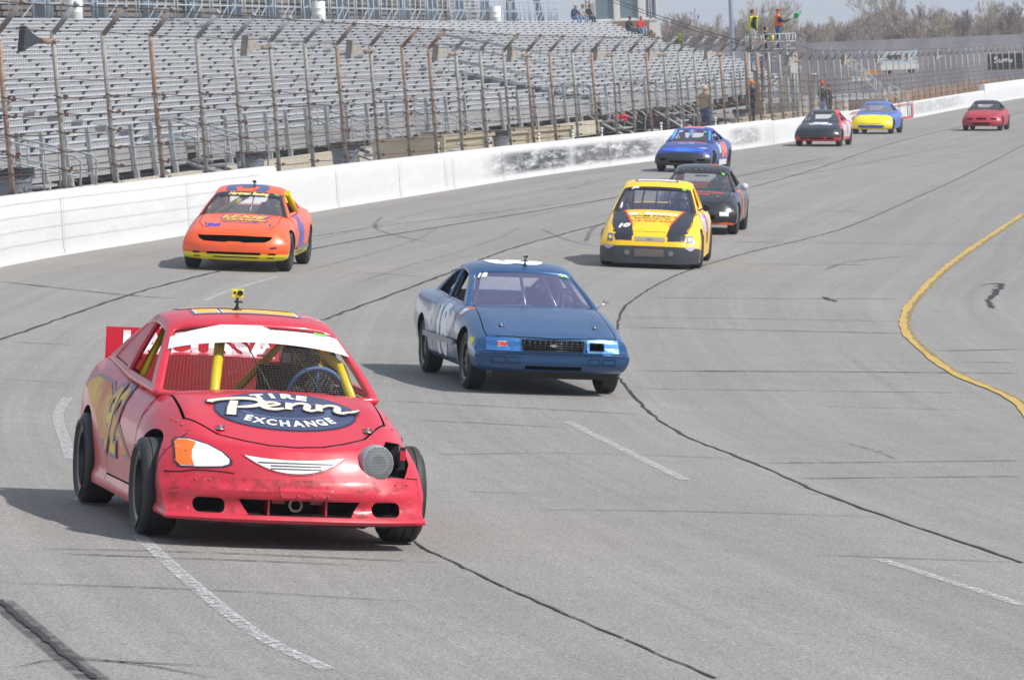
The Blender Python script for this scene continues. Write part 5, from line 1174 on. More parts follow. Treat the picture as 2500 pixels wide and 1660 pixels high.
    # floor pan and dashboard, seat, cage
    b=bmesh.new(); box(b,((cx+bx)/2,0,.24),(abs(bx-cx)+.2,2*(wbs-.15),.04)); box(b,(-wb/2,0,.20),(wb-.9,1.2,.06)); box(b,(.1,0,.30),(.9,.8,.12)); obj('floor_pan',b,root,M['dark'])
    b=bmesh.new(); prism(b,[(cx-.06,cxz[1]-.30),(cx-.50,cxz[1]-.26),(cx-.52,cxz[1]-.10),(cx-.12,cxz[1]-.045),(cx-.06,cxz[1]-.06)],'y',-(wbs-.13),wbs-.13); bmesh.ops.bevel(b,geom=b.edges[:],offset=.02,segments=2); recalc(b); obj('dashboard',b,root,sp.get('dash',M['seatm']))
    rc=sp.get('cage',M['yel']); ct=.024*sp.get('ctk',1); wi=wbs-.11; rh=rz-.07; xA=cx-.22; xB=wt[0]-.62
    if res>.5:
        for s in ((-1,1) if sp.get('abar',True) else ()):
            b=bmesh.new(); tube(b,[(xA+.12,s*wi,.4),(xA,s*wi,cxz[1]-.05),(wt[0]-.12,s*(wtop_w-.10),wt[1]-.07),(xB,s*(wr_-.08),rh)],ct,10); obj('roll_bar',b,root,rc)
        b=bmesh.new(); tube(b,[(xB,-wi,.3),(xB,-wi,cxz[1]),(xB,-(wr_-.08),rh),(xB,wr_-.08,rh),(xB,wi,cxz[1]),(xB,wi,.3)],ct,10); obj('roll_bar',b,root,rc)
        b=bmesh.new(); tube(b,[(xB,-wi,cxz[1]-.12),(xB,wi,cxz[1]-.12)],ct,10); obj('roll_bar',b,root,rc)
        b=bmesh.new(); tube(b,[(xB,wr_-.1,rh-.02),(xB+.0,-wi*.55,.45)],ct,10); obj('roll_bar',b,root,rc)
        b=bmesh.new(); tube(b,[(wt[0]-.12,-(wtop_w-.10),wt[1]-.07),(wt[0]-.12,wtop_w-.10,wt[1]-.07)],ct,8); obj('roll_bar',b,root,rc)
        for s in (-1,1):
            b=bmesh.new(); tube(b,[(xB,s*(wr_-.1),rh),(bx+.25,s*(wi-.1),.75)],ct,8); obj('roll_bar',b,root,rc)
            for z in (.42,.62,.80): b=bmesh.new(); tube(b,[(xA+.05,s*wi,z),((xA+xB)/2,s*(wi+.05),z),(xB,s*wi,z)],ct,8); obj('door_bar',b,root,rc)
    for bar in sp.get('bars',()): b=bmesh.new(); tube(b,bar[0],bar[1],10); obj('roll_bar',b,root,bar[2])
    sx=xB+.10; b=bmesh.new(); prism(b,[(sx-.05,.40),(sx+.50,.36),(sx+.52,.46),(sx+.12,.50),(sx+.02,1.02),(sx-.07,1.02)],'y',.14,.62); bmesh.ops.bevel(b,geom=b.edges[:],offset=.03,segments=2); recalc(b); obj('seat',b,root,sp.get('seat',M['seatm']))
    b=bmesh.new(); lathe(b,[(-.018,.175),(0,.19),(.018,.175),(0,.158),(-.018,.175)],32,'x'); 
    for a in (0,R(125),R(235)): tube(b,[(0,0,0),(0,.17*math.sin(a),.17*math.cos(a))],.013,6)
    sw_=obj('steering_wheel',b,root,sp.get('wheelm',M['black'])); sw_.location=(cx-.50,.38,cxz[1]-.02); sw_.rotation_euler=(0,R(22),0)
    b=bmesh.new(); tube(b,[(cx-.18,.38,cxz[1]-.13),(cx-.50,.38,cxz[1]-.02)],.02,8); obj('steering_column',b,root,M['black'])
    for x in (0,-wb):
        for s in (-1,1): wheel(root,x,s*tr,r,sp['tw'],sp.get('rimr',.205),s,sp.get('rim',M['rim']),sp.get('spokes',0),sp.get('steer',0) if x==0 else 0,s*sp.get('camber',0)*(-1))
    # driver, a thing of its own inside the car
    if sp.get('driver'):
        lab,col,hc=sp['driver']; dz=rz-1.03; J=dict(pel=(sx+.16,.38,.50),wai=(sx+.12,.38,.64),che=(sx+.12,.38,.84),nec=(sx+.14,.38,.98),hea=(sx+.17,.38,1.07+min(0,rz-1.36)),lsh=(sx+.13,.57,.92),lel=(sx+.28,.64,.74),lwr=(cx-.54,.53,cxz[1]-.03),rsh=(sx+.13,.19,.92),rel=(sx+.28,.12,.74),rwr=(cx-.54,.23,cxz[1]-.03),lhi=(sx+.24,.48,.48),lkn=(sx+.60,.50,.60),lan=(sx+.95,.50,.36),lto=(sx+1.05,.50,.44),rhi=(sx+.24,.28,.48),rkn=(sx+.60,.26,.60),ran=(sx+.95,.26,.36),rto=(sx+1.05,.26,.44))
        person('person',lab,None,0,J,dict(top=col,legs=col),group='drivers in the race cars',helm=hc,mw=mw)
    # roof camera
    if sp.get('gopro'):
        gc,gx,gy=sp['gopro']; tree=bvh(ro); hit=tree.ray_cast(Vector((gx,gy,3)),Vector((0,0,-1)))[0]; e=empty('action_camera',tuple(hit)); e.parent=root; e.scale=(sp.get('gps',1),)*3
        b=bmesh.new(); lathe(b,[(0,.035),(.008,.035),(.012,.02),(.03,.012),(.03,0)],16,'z'); tube(b,[(0,0,.02),(.012,0,.06),(0,0,.085)],.009,8); tube(b,[(0,-.02,.06),(0,.035,.06)],.007,8); obj('camera_mount',b,e,M['black'])
        b=bmesh.new(); box(b,(0,0,.115),(.035,.075,.055)); bmesh.ops.bevel(b,geom=b.edges[:],offset=.006,segments=2); k=obj('camera_case',b,e,gc)
        b=bmesh.new(); lathe(b,[(.0175,.019),(.030,.019),(.031,.014),(.027,.0)],16,'x',center=(0,.014,.118)); box(b,(.019,-.022,.12),(.004,.016,.016)); obj('camera_lens',b,e,M['black'])
    T=dict(root=root,body=bo,hood=ho,roof=ro,gh=gh,tree=tree0,rtree=bvh(ro),mw=mw,all=bvh(bo,ho,ro)); 
    return T
def gh_patch(T,name,b,m,c_of_y,parent=None,lift=.0):
    """2-D artwork (u = -1..1 across, v = 0..1 up the windscreen) laid on the screen's own surface"""
    gh=T['gh']
    for v in b.verts:
        z=v.co.z; p=gh(0,v.co.x,v.co.y); q=gh(0,v.co.x,v.co.y+.01); t=(q-p).normalized(); n=Vector((t.z,0,-t.x)); n=n if n.x>0 else -n; v.co=p+n*(.006+lift+z)
    return obj(name,b,parent or T['root'],m)
def ws_band(T,name,c0,c1,m,lift=0,b0=-.97,b1=.97,n=24,top=None,bottom=None):
    b=bmesh.new(); f0=bottom or (lambda u:c0); f1=top or (lambda u:c1); P=[]
    for i in range(n+1):
        u=b0+(b1-b0)*i/n; lo,hi=f0(u),f1(u); P.append([b.verts.new((u,lerp(lo,hi,j/4),0)) for j in range(5)])
    for A,B in zip(P,P[1:]):
        for j in range(4): b.faces.new((A[j],B[j],B[j+1],A[j+1]))
    return gh_patch(T,name,b,m,None,lift=lift)
def ws_text(T,txt,u,c,size,m,shear=0,bold=0,sx=1,lift=.002,name='lettering',asp=.62):
    b=text_bm(txt,size,bold,shear,sx); grid_cut(b,.08)
    for v in b.verts: v.co.x=v.co.x+u; v.co.y=v.co.y*asp*1.6+c
    return gh_patch(T,name,b,m,None,lift=lift)
def D_(T,name,b,kind,org,m,lift=.004,step=.05,tree='tree',sc=1,rot=0):
    U,V,D=[Vector(x) for x in kind]; ca,sa=math.cos(R(rot)),math.sin(R(rot)); U2=U*ca+V*sa; V2=V*ca-U*sa
    return decal(name,b,T[tree],org,U2*sc,V2*sc,D,m,T['root'],lift,step)
def hoodpins(T,pts):
    for x,y in pts:
        h=T['tree'].ray_cast(Vector((x,y,2)),Vector((0,0,-1)))
        if h[0] is None: continue
        b=bmesh.new(); p=h[0]; lathe(b,[(0,.03),(.004,.03),(.006,.012),(.03,.010),(.03,0)],14,'z',center=p); tube(b,[p+Vector((-.02,-.03,.018)),p+Vector((.0,.035,.02)),p+Vector((.03,.03,.012))],.004,5); obj('hood_pin',b,T['root'],M['steel'])
def ell(cx,cy,rx,ry,n=40): return [(cx+rx*math.cos(2*math.pi*k/n),cy+ry*math.sin(2*math.pi*k/n)) for k in range(n)]
def rrect(x0,x1,y0,y1,r,n=5):
    out=[]
    for cx_,cy_,a0 in ((x1-r,y1-r,0),(x0+r,y1-r,90),(x0+r,y0+r,180),(x1-r,y0+r,270)):
        for k in range(n+1): a=R(a0+90*k/n); out.append((cx_+r*math.cos(a),cy_+r*math.sin(a)))
    return out
def mirr(p): return [(-x,y) for x,y in p[::-1]]

# ---------------- red car
RED=paint('red_paint_worn','c31c34',(),rough=.34,coat=.45,dirt=.10)
RB=paint('red_inner','a01c26',(),rough=.5,coat=0,dirt=.2)
red=build_car(dict(pos=(-1.541,29.974,0.2265),label='battered red coupe with a tyre shop logo on its hood, nearest the camera',wb=2.57,tr=.785,r=.305,tw=.235,rimr=.215,arch=.055,N=.80,T=-3.42,
 top=[(-3.45,.98),(-3.2,1.02),(-2.6,1.0),(-1.6,.95),(-.8,.92),(-.36,.905),(-.1,.85),(.2,.755),(.45,.665),(.62,.60),(.72,.555),(.85,.54)],
 bot=[(-3.4,.30),(-2.57,.17),(-.6,.155),(0,.18),(.5,.17),(.8,.155)],W=[(-3.4,.76),(-3.1,.83),(-2.57,.865),(-1.6,.845),(-.7,.845),(0,.85),(.4,.835),(.62,.82),(.85,.79)],
 nose=[(0,.03),(.06,.045),(.13,.015),(.24,-.015),(.36,-.005),(.46,.01),(.52,-.005),(.56,-.035),(.8,-.085),(.92,-.125),(1,-.17)],tail=[(0,.12),(.4,0),(.8,0),(1,.08)],pf=.26,pfe=2.6,pfc=[(0,.55),(.12,.65),(.4,1),(1,1.45)],crown=.05,edge=.075,fender=.03,
 side=[(0,1.0),(.07,1.005),(.16,.985),(.5,1.0),(.72,.985),(.88,.945),(1,.88)],
 paint=RED,inner=RB,hood=[(-.43,.64),(.14,.63),(.40,.45),(.50,.30),(.565,.16),(.585,0)],hoodz=.40,gap=.019,abar=False,doorx=(-.50,-1.72),
 pockets=[([(-.38,.295),(-.32,.200),(.32,.200),(.38,.295)],.45,1.1,1),(rrect(-.65,-.46,.205,.295,.04),.45,1.1,1),(rrect(.46,.65,.205,.295,.04),.45,1.1,1),
  ([(.52,.57),(.54,.45),(.70,.435),(.745,.52),(.725,.635),(.60,.655)],.28,1.1,1)],
 gh=dict(cowl=(-.36,.905),wtop=(-1.13,1.325),rtop=(-2.15,1.335),back=(-3.12,1.03),wb=.735,wr=.53,wrf=.55,roofz=1.385,plan=.16,glass=glass('gl','9aa4ae'),mesh=True,side=[(.06,.50,.13,.86),(.56,.90,.13,.86)],A=[0,.06,.14,.22,.3,.4,.5,.56,.65,.75,.84,.90,.95,1]),
 cage=M['yel'],ctk=1.05,bars=[([(-.50,-.36,.70),(-1.10,-.22,1.22)],.034,M['yel']),([(-.60,.60,.80),(-.92,.55,1.05),(-1.35,.44,1.18)],.034,M['yel'])],
 wheelm=mat('blue_grip','3f5f8c',.7),seat=M['seatm'],dash=mat('grey_dash','4a4846',.9,noise=.2),driver=('driver in dark suit and helmet at the wheel of the nearest red car','26262b',mat('dark_helmet','3a3736',.35,coat=.3,noise=.3)),gopro=(mat('yellow_case','e8dc3a',.4),-1.45,-.06)))
T=red; rt=T['root']
def C(h,n=None,r=.4): return mat('vinyl_'+h,h,r)
# banner across the top of the screen, plain
ws_band(T,'banner',.60,.93,C('cfcfcf'),b0=-.95,b1=.95,top=lambda u:(.80+.13*clamp((u+.95)/.55) if u<0.12 else .93-.02*(u-.12))-(0 if u<.12 else .05),bottom=lambda u:.60+.10*(1-u*u)-.01*u)
gh_patch(T,'sticker',poly_bm([[(.68,.86),(.82,.845),(.82,.875),(.68,.885)]]),M['green'],None,lift=.002)
# hood logo
navy=C('3c4563'); navyd=C('2c3450'); cream=C('e2d0bc'); wv=C('dedede')
def ringpoly(rx,ry,n=56): return [(rx*math.cos(2*math.pi*k/n),ry*math.sin(2*math.pi*k/n)) for k in range(n)]
HO=(.03,.02,2)
D_(T,'logo_ground',poly_bm([ringpoly(.455,.335)]),HOOD,HO,C('2b2f45'),.003,.04)
D_(T,'logo_ground',poly_bm([ringpoly(.440,.320)]),HOOD,HO,navy,.0045,.04)
D_(T,'logo_ground',poly_bm([ringpoly(.30,.17)]),HOOD,HO,C('4a5475'),.006,.04)
D_(T,'logo_ground',poly_bm([ringpoly(.255,.13)]),HOOD,HO,navyd,.0072,.04)
def arc_text(txt,R0,a0,a1,size,bold,yoff,sx=1,inv=False):
    out=bmesh.new(); n=len(txt)
    for i,chh in enumerate(txt):
        a=lerp(a0,a1,i/(n-1)); b=text_bm(chh,size,bold); 
        m=bpy.data.meshes.new('x'); 
        th=R(a); rx,ry=R0
        cx_,cy_=rx*math.sin(th),(ry*math.cos(th) if not inv else -ry*math.cos(th))+yoff; rot=-th*.45 if not inv else th*.45
        for v in b.verts: x,y=v.co.x*sx,v.co.y; v.co=Vector((cx_+x*math.cos(rot)-y*math.sin(rot),cy_+x*math.sin(rot)+y*math.cos(rot),0))
        b.to_mesh(m); b.free(); out.from_mesh(m); bpy.data.meshes.remove(m)
    return out
D_(T,'lettering',arc_text('TIRE',(.30,.232),-27,27,.125,.008,.005,1.05),HOOD,HO,wv,.0085,.04)
D_(T,'lettering',arc_text('EXCHANGE',(.34,.235),-50,50,.118,.005,-.005,.80,True),HOOD,HO,wv,.0085,.04)
PEN=[([(-.455,.130),(-.44,.165),(-.37,.190),(-.25,.200),(-.17,.180),(-.13,.13),(-.15,.075),(-.22,.04),(-.30,.03)],[.03,.045,.04,.045,.05,.05,.045,.04,.02]),([(-.30,.150),(-.315,.09),(-.335,.01),(-.355,-.095)],[.045,.05,.055,.055]),
 ([(-.135,.045),(-.06,.065),(-.035,.095),(-.065,.120),(-.11,.105),(-.135,.06),(-.12,.015),(-.07,-.005),(-.01,.015)],[.026,.028,.03,.032,.04,.045,.042,.035,.022])]
for x0 in (.035,.225): PEN+=[([(x0,.118),(x0-.008,.06),(x0-.018,-.004)],[.038,.040,.042]),([(x0-.002,.05),(x0+.05,.108),(x0+.098,.112),(x0+.112,.075),(x0+.098,.015),(x0+.122,-.006),(x0+.165,.018)],[.018,.028,.038,.042,.042,.032,.016])]
PEN+=[([(.385,.015),(.43,.030),(.47,.055)],[.022,.026,.014])]
def scale_str(st,dw,k=1.0): return [([(x*1.02,y*.95-.022) for x,y in p],[w_*k+dw for w_ in w]) for p,w in st]
D_(T,'logo_ground',stroke_bm(scale_str(PEN,.030)),HOOD,HO,C('2b2f45'),.010,.06)
D_(T,'lettering',stroke_bm(scale_str(PEN,0.004)),HOOD,HO,cream,.0145,.06)
hoodpins(T,[(.33,-.44),(.30,.50)])
SE=mat('seam_shadow','3a0c12',.8)
D_(T,'panel_seam',stroke_bm([([(-.80,.430),(-.70,.438),(-.62,.452),(-.50,.452),(-.40,.445)],.007)]),FRONT,(2,0,0),SE,.003,.05)
D_(T,'panel_seam',stroke_bm([([(.80,.430),(.72,.436),(.64,.448),(.58,.44)],.006)]),FRONT,(2,0,0),SE,.003,.05)
D_(T,'panel_seam',stroke_bm([([(.33,.66),(.34,.52),(.36,.36),(.36,.2)],.008)]),RSIDE,(0,-2,0),SE,.003,.05)
DR=alpha_noise(mat('road_grime','5a3436',.9),(9,9,9),.45,.75,maxa=.55)
D_(T,'grime',poly_bm([[(-.80,.16),(.80,.16),(.80,.42),(-.80,.42)]]),FRONT,(2,0,0),DR,.0025,.05)
CH=alpha_noise(mat('chipped_paint','d8c6c0',.8),(26,26,26),.66,.70,maxa=.8)
D_(T,'grime',poly_bm([[(-.80,.30),(.80,.30),(.80,.46),(-.80,.46)]]),FRONT,(2,0,0),CH,.0035,.05)
for wx in (0,-2.57):
    tx=arc_text('HOOSIER',(.258,.258),-42,42,.050,.002,0,1); tx2=bmesh.new(); me_t=bpy.data.meshes.new('t')
    for v in tx.verts: x,y=v.co.x,v.co.y; v.co=Vector((wx+x*0+(x),-.785-.1245,.305+y))
    obj('sidewall_lettering',tx,rt,mat('worn_letter','8a8a88',.8)); tx2.free()
# painted lamp on the right front corner
lampo=[(-.735,.61),(-.745,.49),(-.72,.462),(-.60,.465),(-.46,.475),(-.41,.492),(-.405,.520),(-.45,.565),(-.54,.61),(-.65,.638),(-.715,.633)]
def shrink(p,s):
    cx_=sum(x for x,y in p)/len(p); cy_=sum(y for x,y in p)/len(p); return [(cx_+(x-cx_)*s,cy_+(y-cy_)*s) for x,y in p]
D_(T,'lamp_outline',poly_bm([lampo]),FRONT,(2,0,0),C('3a3040'),.003,.03)
li=shrink(lampo,.90)
D_(T,'lamp_white',poly_bm([li]),FRONT,(2,0,0),C('e9edf2'),.005,.03)
D_(T,'lamp_amber',poly_bm([[(x,y) for x,y in [(-.722,.605),(-.730,.495),(-.712,.476),(-.628,.474),(-.64,.52),(-.634,.565),(-.605,.612),(-.65,.624),(-.705,.620)]]]),FRONT,(2,0,0),C('f07828'),.0065,.03)
# round perforated lamp cover in the broken socket
b=bmesh.new(); lathe(b,[(0,.0),(.006,.05),(-.002,.092),(-.03,.10),(-.05,.10)],32,'x'); o=obj('headlight',b,rt,mat('lamp_rim_metal','a8aaac',.4,metal=.5)); o.location=(.635,.51,.535); o.rotation_euler=(0,R(-4),R(14)); o.scale=(1.15,1.15,1.15); smooth(o.data)
b=bmesh.new(); rnd=random.Random(2)
for i in range(-11,12):
    for j in range(-11,12):
        x=i*.0095+(j%2)*.0047; y=j*.0083
        if x*x+y*y<.089**2: 
            v=[b.verts.new((.0085-.9*(x*x+y*y),x+.0031*math.cos(k*math.pi/3),y+.0031*math.sin(k*math.pi/3))) for k in range(6)]; b.faces.new(v)
obj('perforation',b,o,M['dark'])
b=bmesh.new(); tube(b,[(.50,.66,.50),(.52,.66,.64)],.012,6); tube(b,[(.46,.62,.48),(.46,.70,.62)],.02,6); box(b,(.50,.68,.56),(.02,.05,.14)); obj('lamp_bracket',b,rt,M['black'])
b=bmesh.new(); box(b,(.53,.685,.58),(.008,.035,.06)); obj('lamp_bracket',b,rt,RED)
# crescent panel between hood and bumper: white and black
def cres(h0,h1,w,y0=0): 
    n=20; up=[(w*(-1+2*i/n),h0-.022*(1-(-1+2*i/n)**2)) for i in range(n+1)]; dn=[(w*(-1+2*i/n),h0-h1*(1-abs(-1+2*i/n)**2.2)) for i in range(n+1)][::-1]; return up+dn[1:-1]
D_(T,'grille_panel',poly_bm([cres(.558,.115,.335)]),FRONT,(2,-.02,0),C('8e1220'),.002,.03)
D_(T,'grille_panel',poly_bm([cres(.555,.100,.315)]),FRONT,(2,-.02,0),C('dcdcdc'),.004,.03)
for z in (.515,.498,.481): 
    w=.315*((.555-z)<.03 and .88 or (.555-z)<.05 and .74 or .50); D_(T,'grille_slat',poly_bm([[(-w,z-.004),(w,z-.004),(w,z+.004),(-w,z+.004)]]),FRONT,(2,-.02,0),C('3c3c40'),.0055,.03)
# bumper details
b=bmesh.new()
b.free()
for y in (-.19,.17): b=bmesh.new(); prism(b,[(.50,.195),(.765,.195),(.76,.300),(.50,.300)],'y',y-.006,y+.006); obj('intake_divider',b,rt,RED)
for s in (-1,1): b=bmesh.new(); prism(b,[(.55,.268),(.70,.268),(.70,.300),(.55,.300)],'y',s*.12-.04,s*.12+.04); obj('intake_bracket',b,rt,RED)
b=bmesh.new(); lathe(b,[(.028+.008*math.cos(a),0+.038+.008*math.sin(a)) for a in [2*math.pi*k/8 for k in range(9)]],20,'x'); o=obj('tow_ring',b,rt,M['rust']); o.location=(.72,-.02,.265)
D_(T,'patch_plate',poly_bm([[(-.16,.312),(.15,.312),(.15,.385),(-.16,.385)]]),FRONT,(2,.03,0),RED,.005,.05)
b=bmesh.new()
for y in (-.15,-.05,.05,.14,-.58,.60,-.66,.68):
    for z in (.325,.375) if abs(y)<.3 else (.40,):
        h=T['tree'].ray_cast(Vector((2,y+.03,z)),Vector((-1,0,0)))
        if h[0]: lathe(b,[(0,.008),(.008,.007),(.010,0)],8,'x',center=h[0]+Vector((.002,0,0)))
for x,y in ((.12,-.68),(.2,-.66),(.05,-.7),(-.1,.70),(.1,.70)):
    h=T['tree'].ray_cast(Vector((x,y,2)),Vector((0,0,-1)))
    if h[0]: lathe(b,[(0,.009),(.008,.008),(.010,0)],8,'z',center=h[0])
for z in (.44,.50,.56,.62,.68,.74):
    for x in (.30,.46):
        h=T['tree'].ray_cast(Vector((x,-2,z)),Vector((0,1,0)))
        if h[0]: lathe(b,[(-.010,0),(-.008,.007),(0,.008)],8,'y',center=h[0])
obj('rivet_line',b,rt,mat('painted_rivet','b04a50',.5))['kind']='stuff'
b=bmesh.new(); rnd=random.Random(4); pts=[]
for i in range(40):
    y=-.72+1.44*i/39; x=.76-.23*abs(y/.8)**2.6; pts.append((x-.02,y,.130+rnd.uniform(-.008,.01)))
for p,q in zip(pts,pts[1:]):
    A_=[b.verts.new((p[0],p[1],.17)),b.verts.new((q[0],q[1],.17)),b.verts.new((q[0]-.03,q[1],q[2])),b.verts.new((p[0]-.03,p[1],p[2]))]; b.faces.new(A_)
obj('air_dam',b,rt,M['scuffed'])
# roof number, autograph
YO=C('f0b43c'); GR=C('5c6480')
def roofdec(T,polys,m,lift,name='roof_number'): return D_(T,name,poly_bm(polys),HOOD,(0,0,3),m,lift,.06,'rtree')
for (y0,y1,x0,x1) in ((-.40,-.06,-1.86,-1.62),(-.02,.34,-1.86,-1.62),(-.16,.32,-1.50,-1.34),(-.34,-.20,-1.50,-1.34)):
    roofdec(T,[[(y0-.03,-x0+.03),(y0-.03,-x1-.03),(y1+.03,-x1-.03),(y1+.03,-x0+.03)]],GR,.003)
    roofdec(T,[[(y0-.012,-x0+.012),(y0-.012,-x1-.012),(y1+.012,-x1-.012),(y1+.012,-x0+.012)]],wv,.0045)
    roofdec(T,[[(y0,-x0),(y0,-x1),(y1,-x1),(y1,-x0)]],YO,.006)
D_(T,'autograph',stroke_bm([([(.0+i*.035+.01*math.sin(i*3),.03*math.sin(i*2.3)) for i in range(8)],.006),([(.0+i*.035,.07+.03*math.sin(i*2.9)) for i in range(8)],.006)]),HOOD,(-1.38,.28,3),wv,.004,.06,'rtree')
# flank: yellow flash and number
FL='e0b440'
D_(T,'side_flash',poly_bm([[(-3.1,.80),(-2.6,.88),(-2.0,.86),(-1.35,.66),(-.62,.42),(-.95,.42),(-1.1,.52),(-1.5,.50),(-1.9,.44),(-2.2,.62),(-2.7,.78)]]),RSIDE,(0,-2,0),C('8a7078'),.003,.06)
D_(T,'side_flash',poly_bm([[(-3.05,.78),(-2.6,.86),(-2.05,.84),(-1.4,.64),(-.75,.44),(-.98,.44),(-1.15,.54),(-1.55,.52),(-1.9,.47),(-2.25,.64),(-2.7,.76)]]),RSIDE,(0,-2,0),mat('flame_yellow','d9b04a',.5,nscale=2.2,col2='c87a52',n2=(.42,.6)),.005,.06)
D_(T,'side_number',text_bm('92',.62,.03,.12,.95),RSIDE,(-1.55,-2,.60),C('6a6a88'),.007,.06)
D_(T,'side_number',text_bm('92',.60,.008,.12,.95),RSIDE,(-1.55,-2,.60),mat('number_yellow','e2c455',.5,nscale=2.5,col2='cf8050',n2=(.45,.6)),.009,.06)
for s in (-1,):
    b=text_bm('DNVA',.10,0); D_(T,'lettering',b,RSIDE,(-2.45,-2,1.12),C('b89aa4'),.004,.04,'rtree')
# quarter windows filled with painted plate
gh=T['gh']
for s in (-1,1):
    b=bmesh.new(); n=5; Vv=[[b.verts.new(gh(.56+.34*i/n,s,.13+.73*j/n)+Vector((0,-s*.01,0))) for j in range(n+1)] for i in range(n+1)]
    for i in range(n):
        for j in range(n): b.faces.new((Vv[i][j],Vv[i+1][j],Vv[i+1][j+1],Vv[i][j+1]))
    obj('quarter_panel',b,rt,RED)
# rear spoiler plate, seen through the cabin
b=bmesh.new(); box(b,(-3.30,0,1.02),(.02,1.30,.31)); o=obj('spoiler',b,rt,RED); tr_=bvh(o)
b=text_bm('LACUSSA',.23,.012,0,1.12); grid_cut(b,.2); decal('lettering',b,tr_,(0,0,1.055),(0,1,0),(0,0,1),(-1,0,0),wv,o,.004,.2)
b=bmesh.new(); box(b,(-3.27,-.5,.95),(.04,.03,.24)); box(b,(-3.27,.5,.95),(.04,.03,.24)); obj('spoiler_bracket',b,rt,RED)
b=bmesh.new(); 
for i in range(7):
    tube(b,[(-1.10,.62-.015*i,.98+.028*i),(-1.55,.62-.015*i,.98+.028*i)],.007,4); 
for i in range(9): tube(b,[(-1.10-.055*i,.625,.95),(-1.10-.055*i,.52,1.17)],.007,4)
obj('window_net',b,rt,M['black'])
# ---------------- blue saloon coupe
BLU=paint('metallic_blue','1f5080',(),rough=.24,coat=.7,dirt=.04,metal=.4)
bl=build_car(dict(pos=(0.257,50.393,0.1813),label='dark blue boxy coupe numbered 18 with a wire grille, second nearest',wb=2.63,tr=.715,r=.30,tw=.20,rimr=.20,arch=.06,N=.80,T=-3.62,spokes=10,
 top=[(-3.6,.90),(-3.3,.93),(-2.6,.93),(-1.6,.90),(-.8,.885),(-.42,.875),(0,.805),(.4,.70),(.64,.625),(.72,.595),(.85,.585)],
 bot=[(-3.6,.34),(-2.63,.22),(-.6,.21),(0,.22),(.5,.24),(.8,.24)],W=[(-3.6,.76),(-3.3,.81),(-2.6,.845),(-1.3,.845),(0,.842),(.5,.83),(.9,.815)],
 nose=[(0,-.10),(.15,-.03),(.32,.0),(.50,.005),(.54,.015),(.60,.015),(.63,-.05),(.66,-.07),(.9,-.09),(1,-.12)],tail=[(0,.12),(.4,0),(.8,0),(1,.05)],pf=.12,pfe=5,crown=.025,edge=.04,fender=.01,
 side=[(0,.90),(.08,.95),(.25,.975),(.45,1.0),(.55,1.0),(.8,.975),(.92,.95),(1,.90)],
 paint=BLU,inner=M['seatm'],hood=[(-.50,.64),(-.1,.66),(.45,.69),(.635,.68),(.68,.35),(.69,0)],hoodz=.47,doorx=(-.55,-1.95),
 pockets=[([(-.335,.575),(-.32,.455),(.32,.455),(.335,.575)],.60,1.1,1),(rrect(.39,.54,.475,.55,.012),.50,1.1,1),([(-.30,.305),(-.30,.265),(.30,.265),(.30,.305)],.60,1.1,1)],
 gh=dict(cowl=(-.42,.875),wtop=(-1.18,1.23),rtop=(-2.12,1.24),back=(-2.95,.97),wb=.725,wr=.545,wrf=.555,roofz=1.305,plan=.10,glass=glass('blue_ws','7478a0',.38),side=[(.07,.46,.11,.90),(.50,.90,.11,.90)],A=[0,.07,.15,.25,.35,.46,.50,.6,.7,.8,.90,.95,1]),
 cage=mat('dark_cage','3a3a44',.5),bars=[([(-.62,-.05,.80),(-1.16,-.02,1.16)],.018,M['steel']),([(-.60,.30,.80),(-1.16,.22,1.16)],.018,M['steel'])],driver=('driver with a red face cover inside the dark blue car numbered 18','3a2c3c',mat('dark_red_helmet','6a3040',.4)),gps=.8,gopro=(mat('silver_case','b9bcc0',.35),-1.32,.05)))
T=bl; rt=T['root']
D_(T,'roof_number',text_bm('81',.80,.04,0,1.1),HOOD,(-1.78,0,3),C('e8ecf2'),.004,.06,'rtree',rot=90)
ws_text(T,'18',-.80,.84,.15,wv,.2,.008,1.25); gh_patch(T,'sticker',poly_bm([[(.70,.87),(.85,.85),(.86,.885),(.70,.905)]]),M['green'],None,lift=.003)
ws_band(T,'windscreen_trim',.0,.035,mat('black_trim','202228',.5)); hoodpins(T,[(.38,-.50),(.38,.50)])
# grille grid and badge
b=bmesh.new()
for i in range(12): y=-.31+.62*i/11; tube(b,[(.735,y,.458),(.728,y,.572)],.0015,4)
for j in range(5): z=.467+.0245*j; tube(b,[(.735,-.325,z),(.735,.325,z)],.0015,4)
obj('grille',b,rt,M['rimlight'])
b=bmesh.new(); prism(b,[(-.04,.511),(-.04,.523),(-.017,.525),(-.017,.532),(.017,.532),(.017,.525),(.04,.523),(.04,.511),(.017,.509),(.017,.503),(-.017,.503),(-.017,.509)],'x',.74,.746); obj('badge',b,rt,M['chrome'])
bright=paint('panel_blue','2f6aa8',(),rough=.25,coat=.4,dirt=.04,metal=.3)
D_(T,'lamp_panel',poly_bm([[(-.71,.448),(-.355,.448),(-.345,.498),(-.36,.583),(-.70,.583)]]),FRONT,(2,0,0),bright,.006,.05)
def hollow(o,i_):  # frame polygon as quads between two equal outlines
    b=bmesh.new(); n=len(o); A_=[b.verts.new((*p,0)) for p in o]; B_=[b.verts.new((*p,0)) for p in i_]
    for k in range(n): b.faces.new((A_[k],A_[(k+1)%n],B_[(k+1)%n],B_[k]))
    return b
D_(T,'lamp_panel',hollow([(.355,.448),(.71,.448),(.70,.583),(.36,.583)],[(.385,.468),(.545,.468),(.545,.558),(.385,.558)]),FRONT,(2,0,0),mat('bright_panel','6fa3d6',.3,metal=.4),.005,.05)
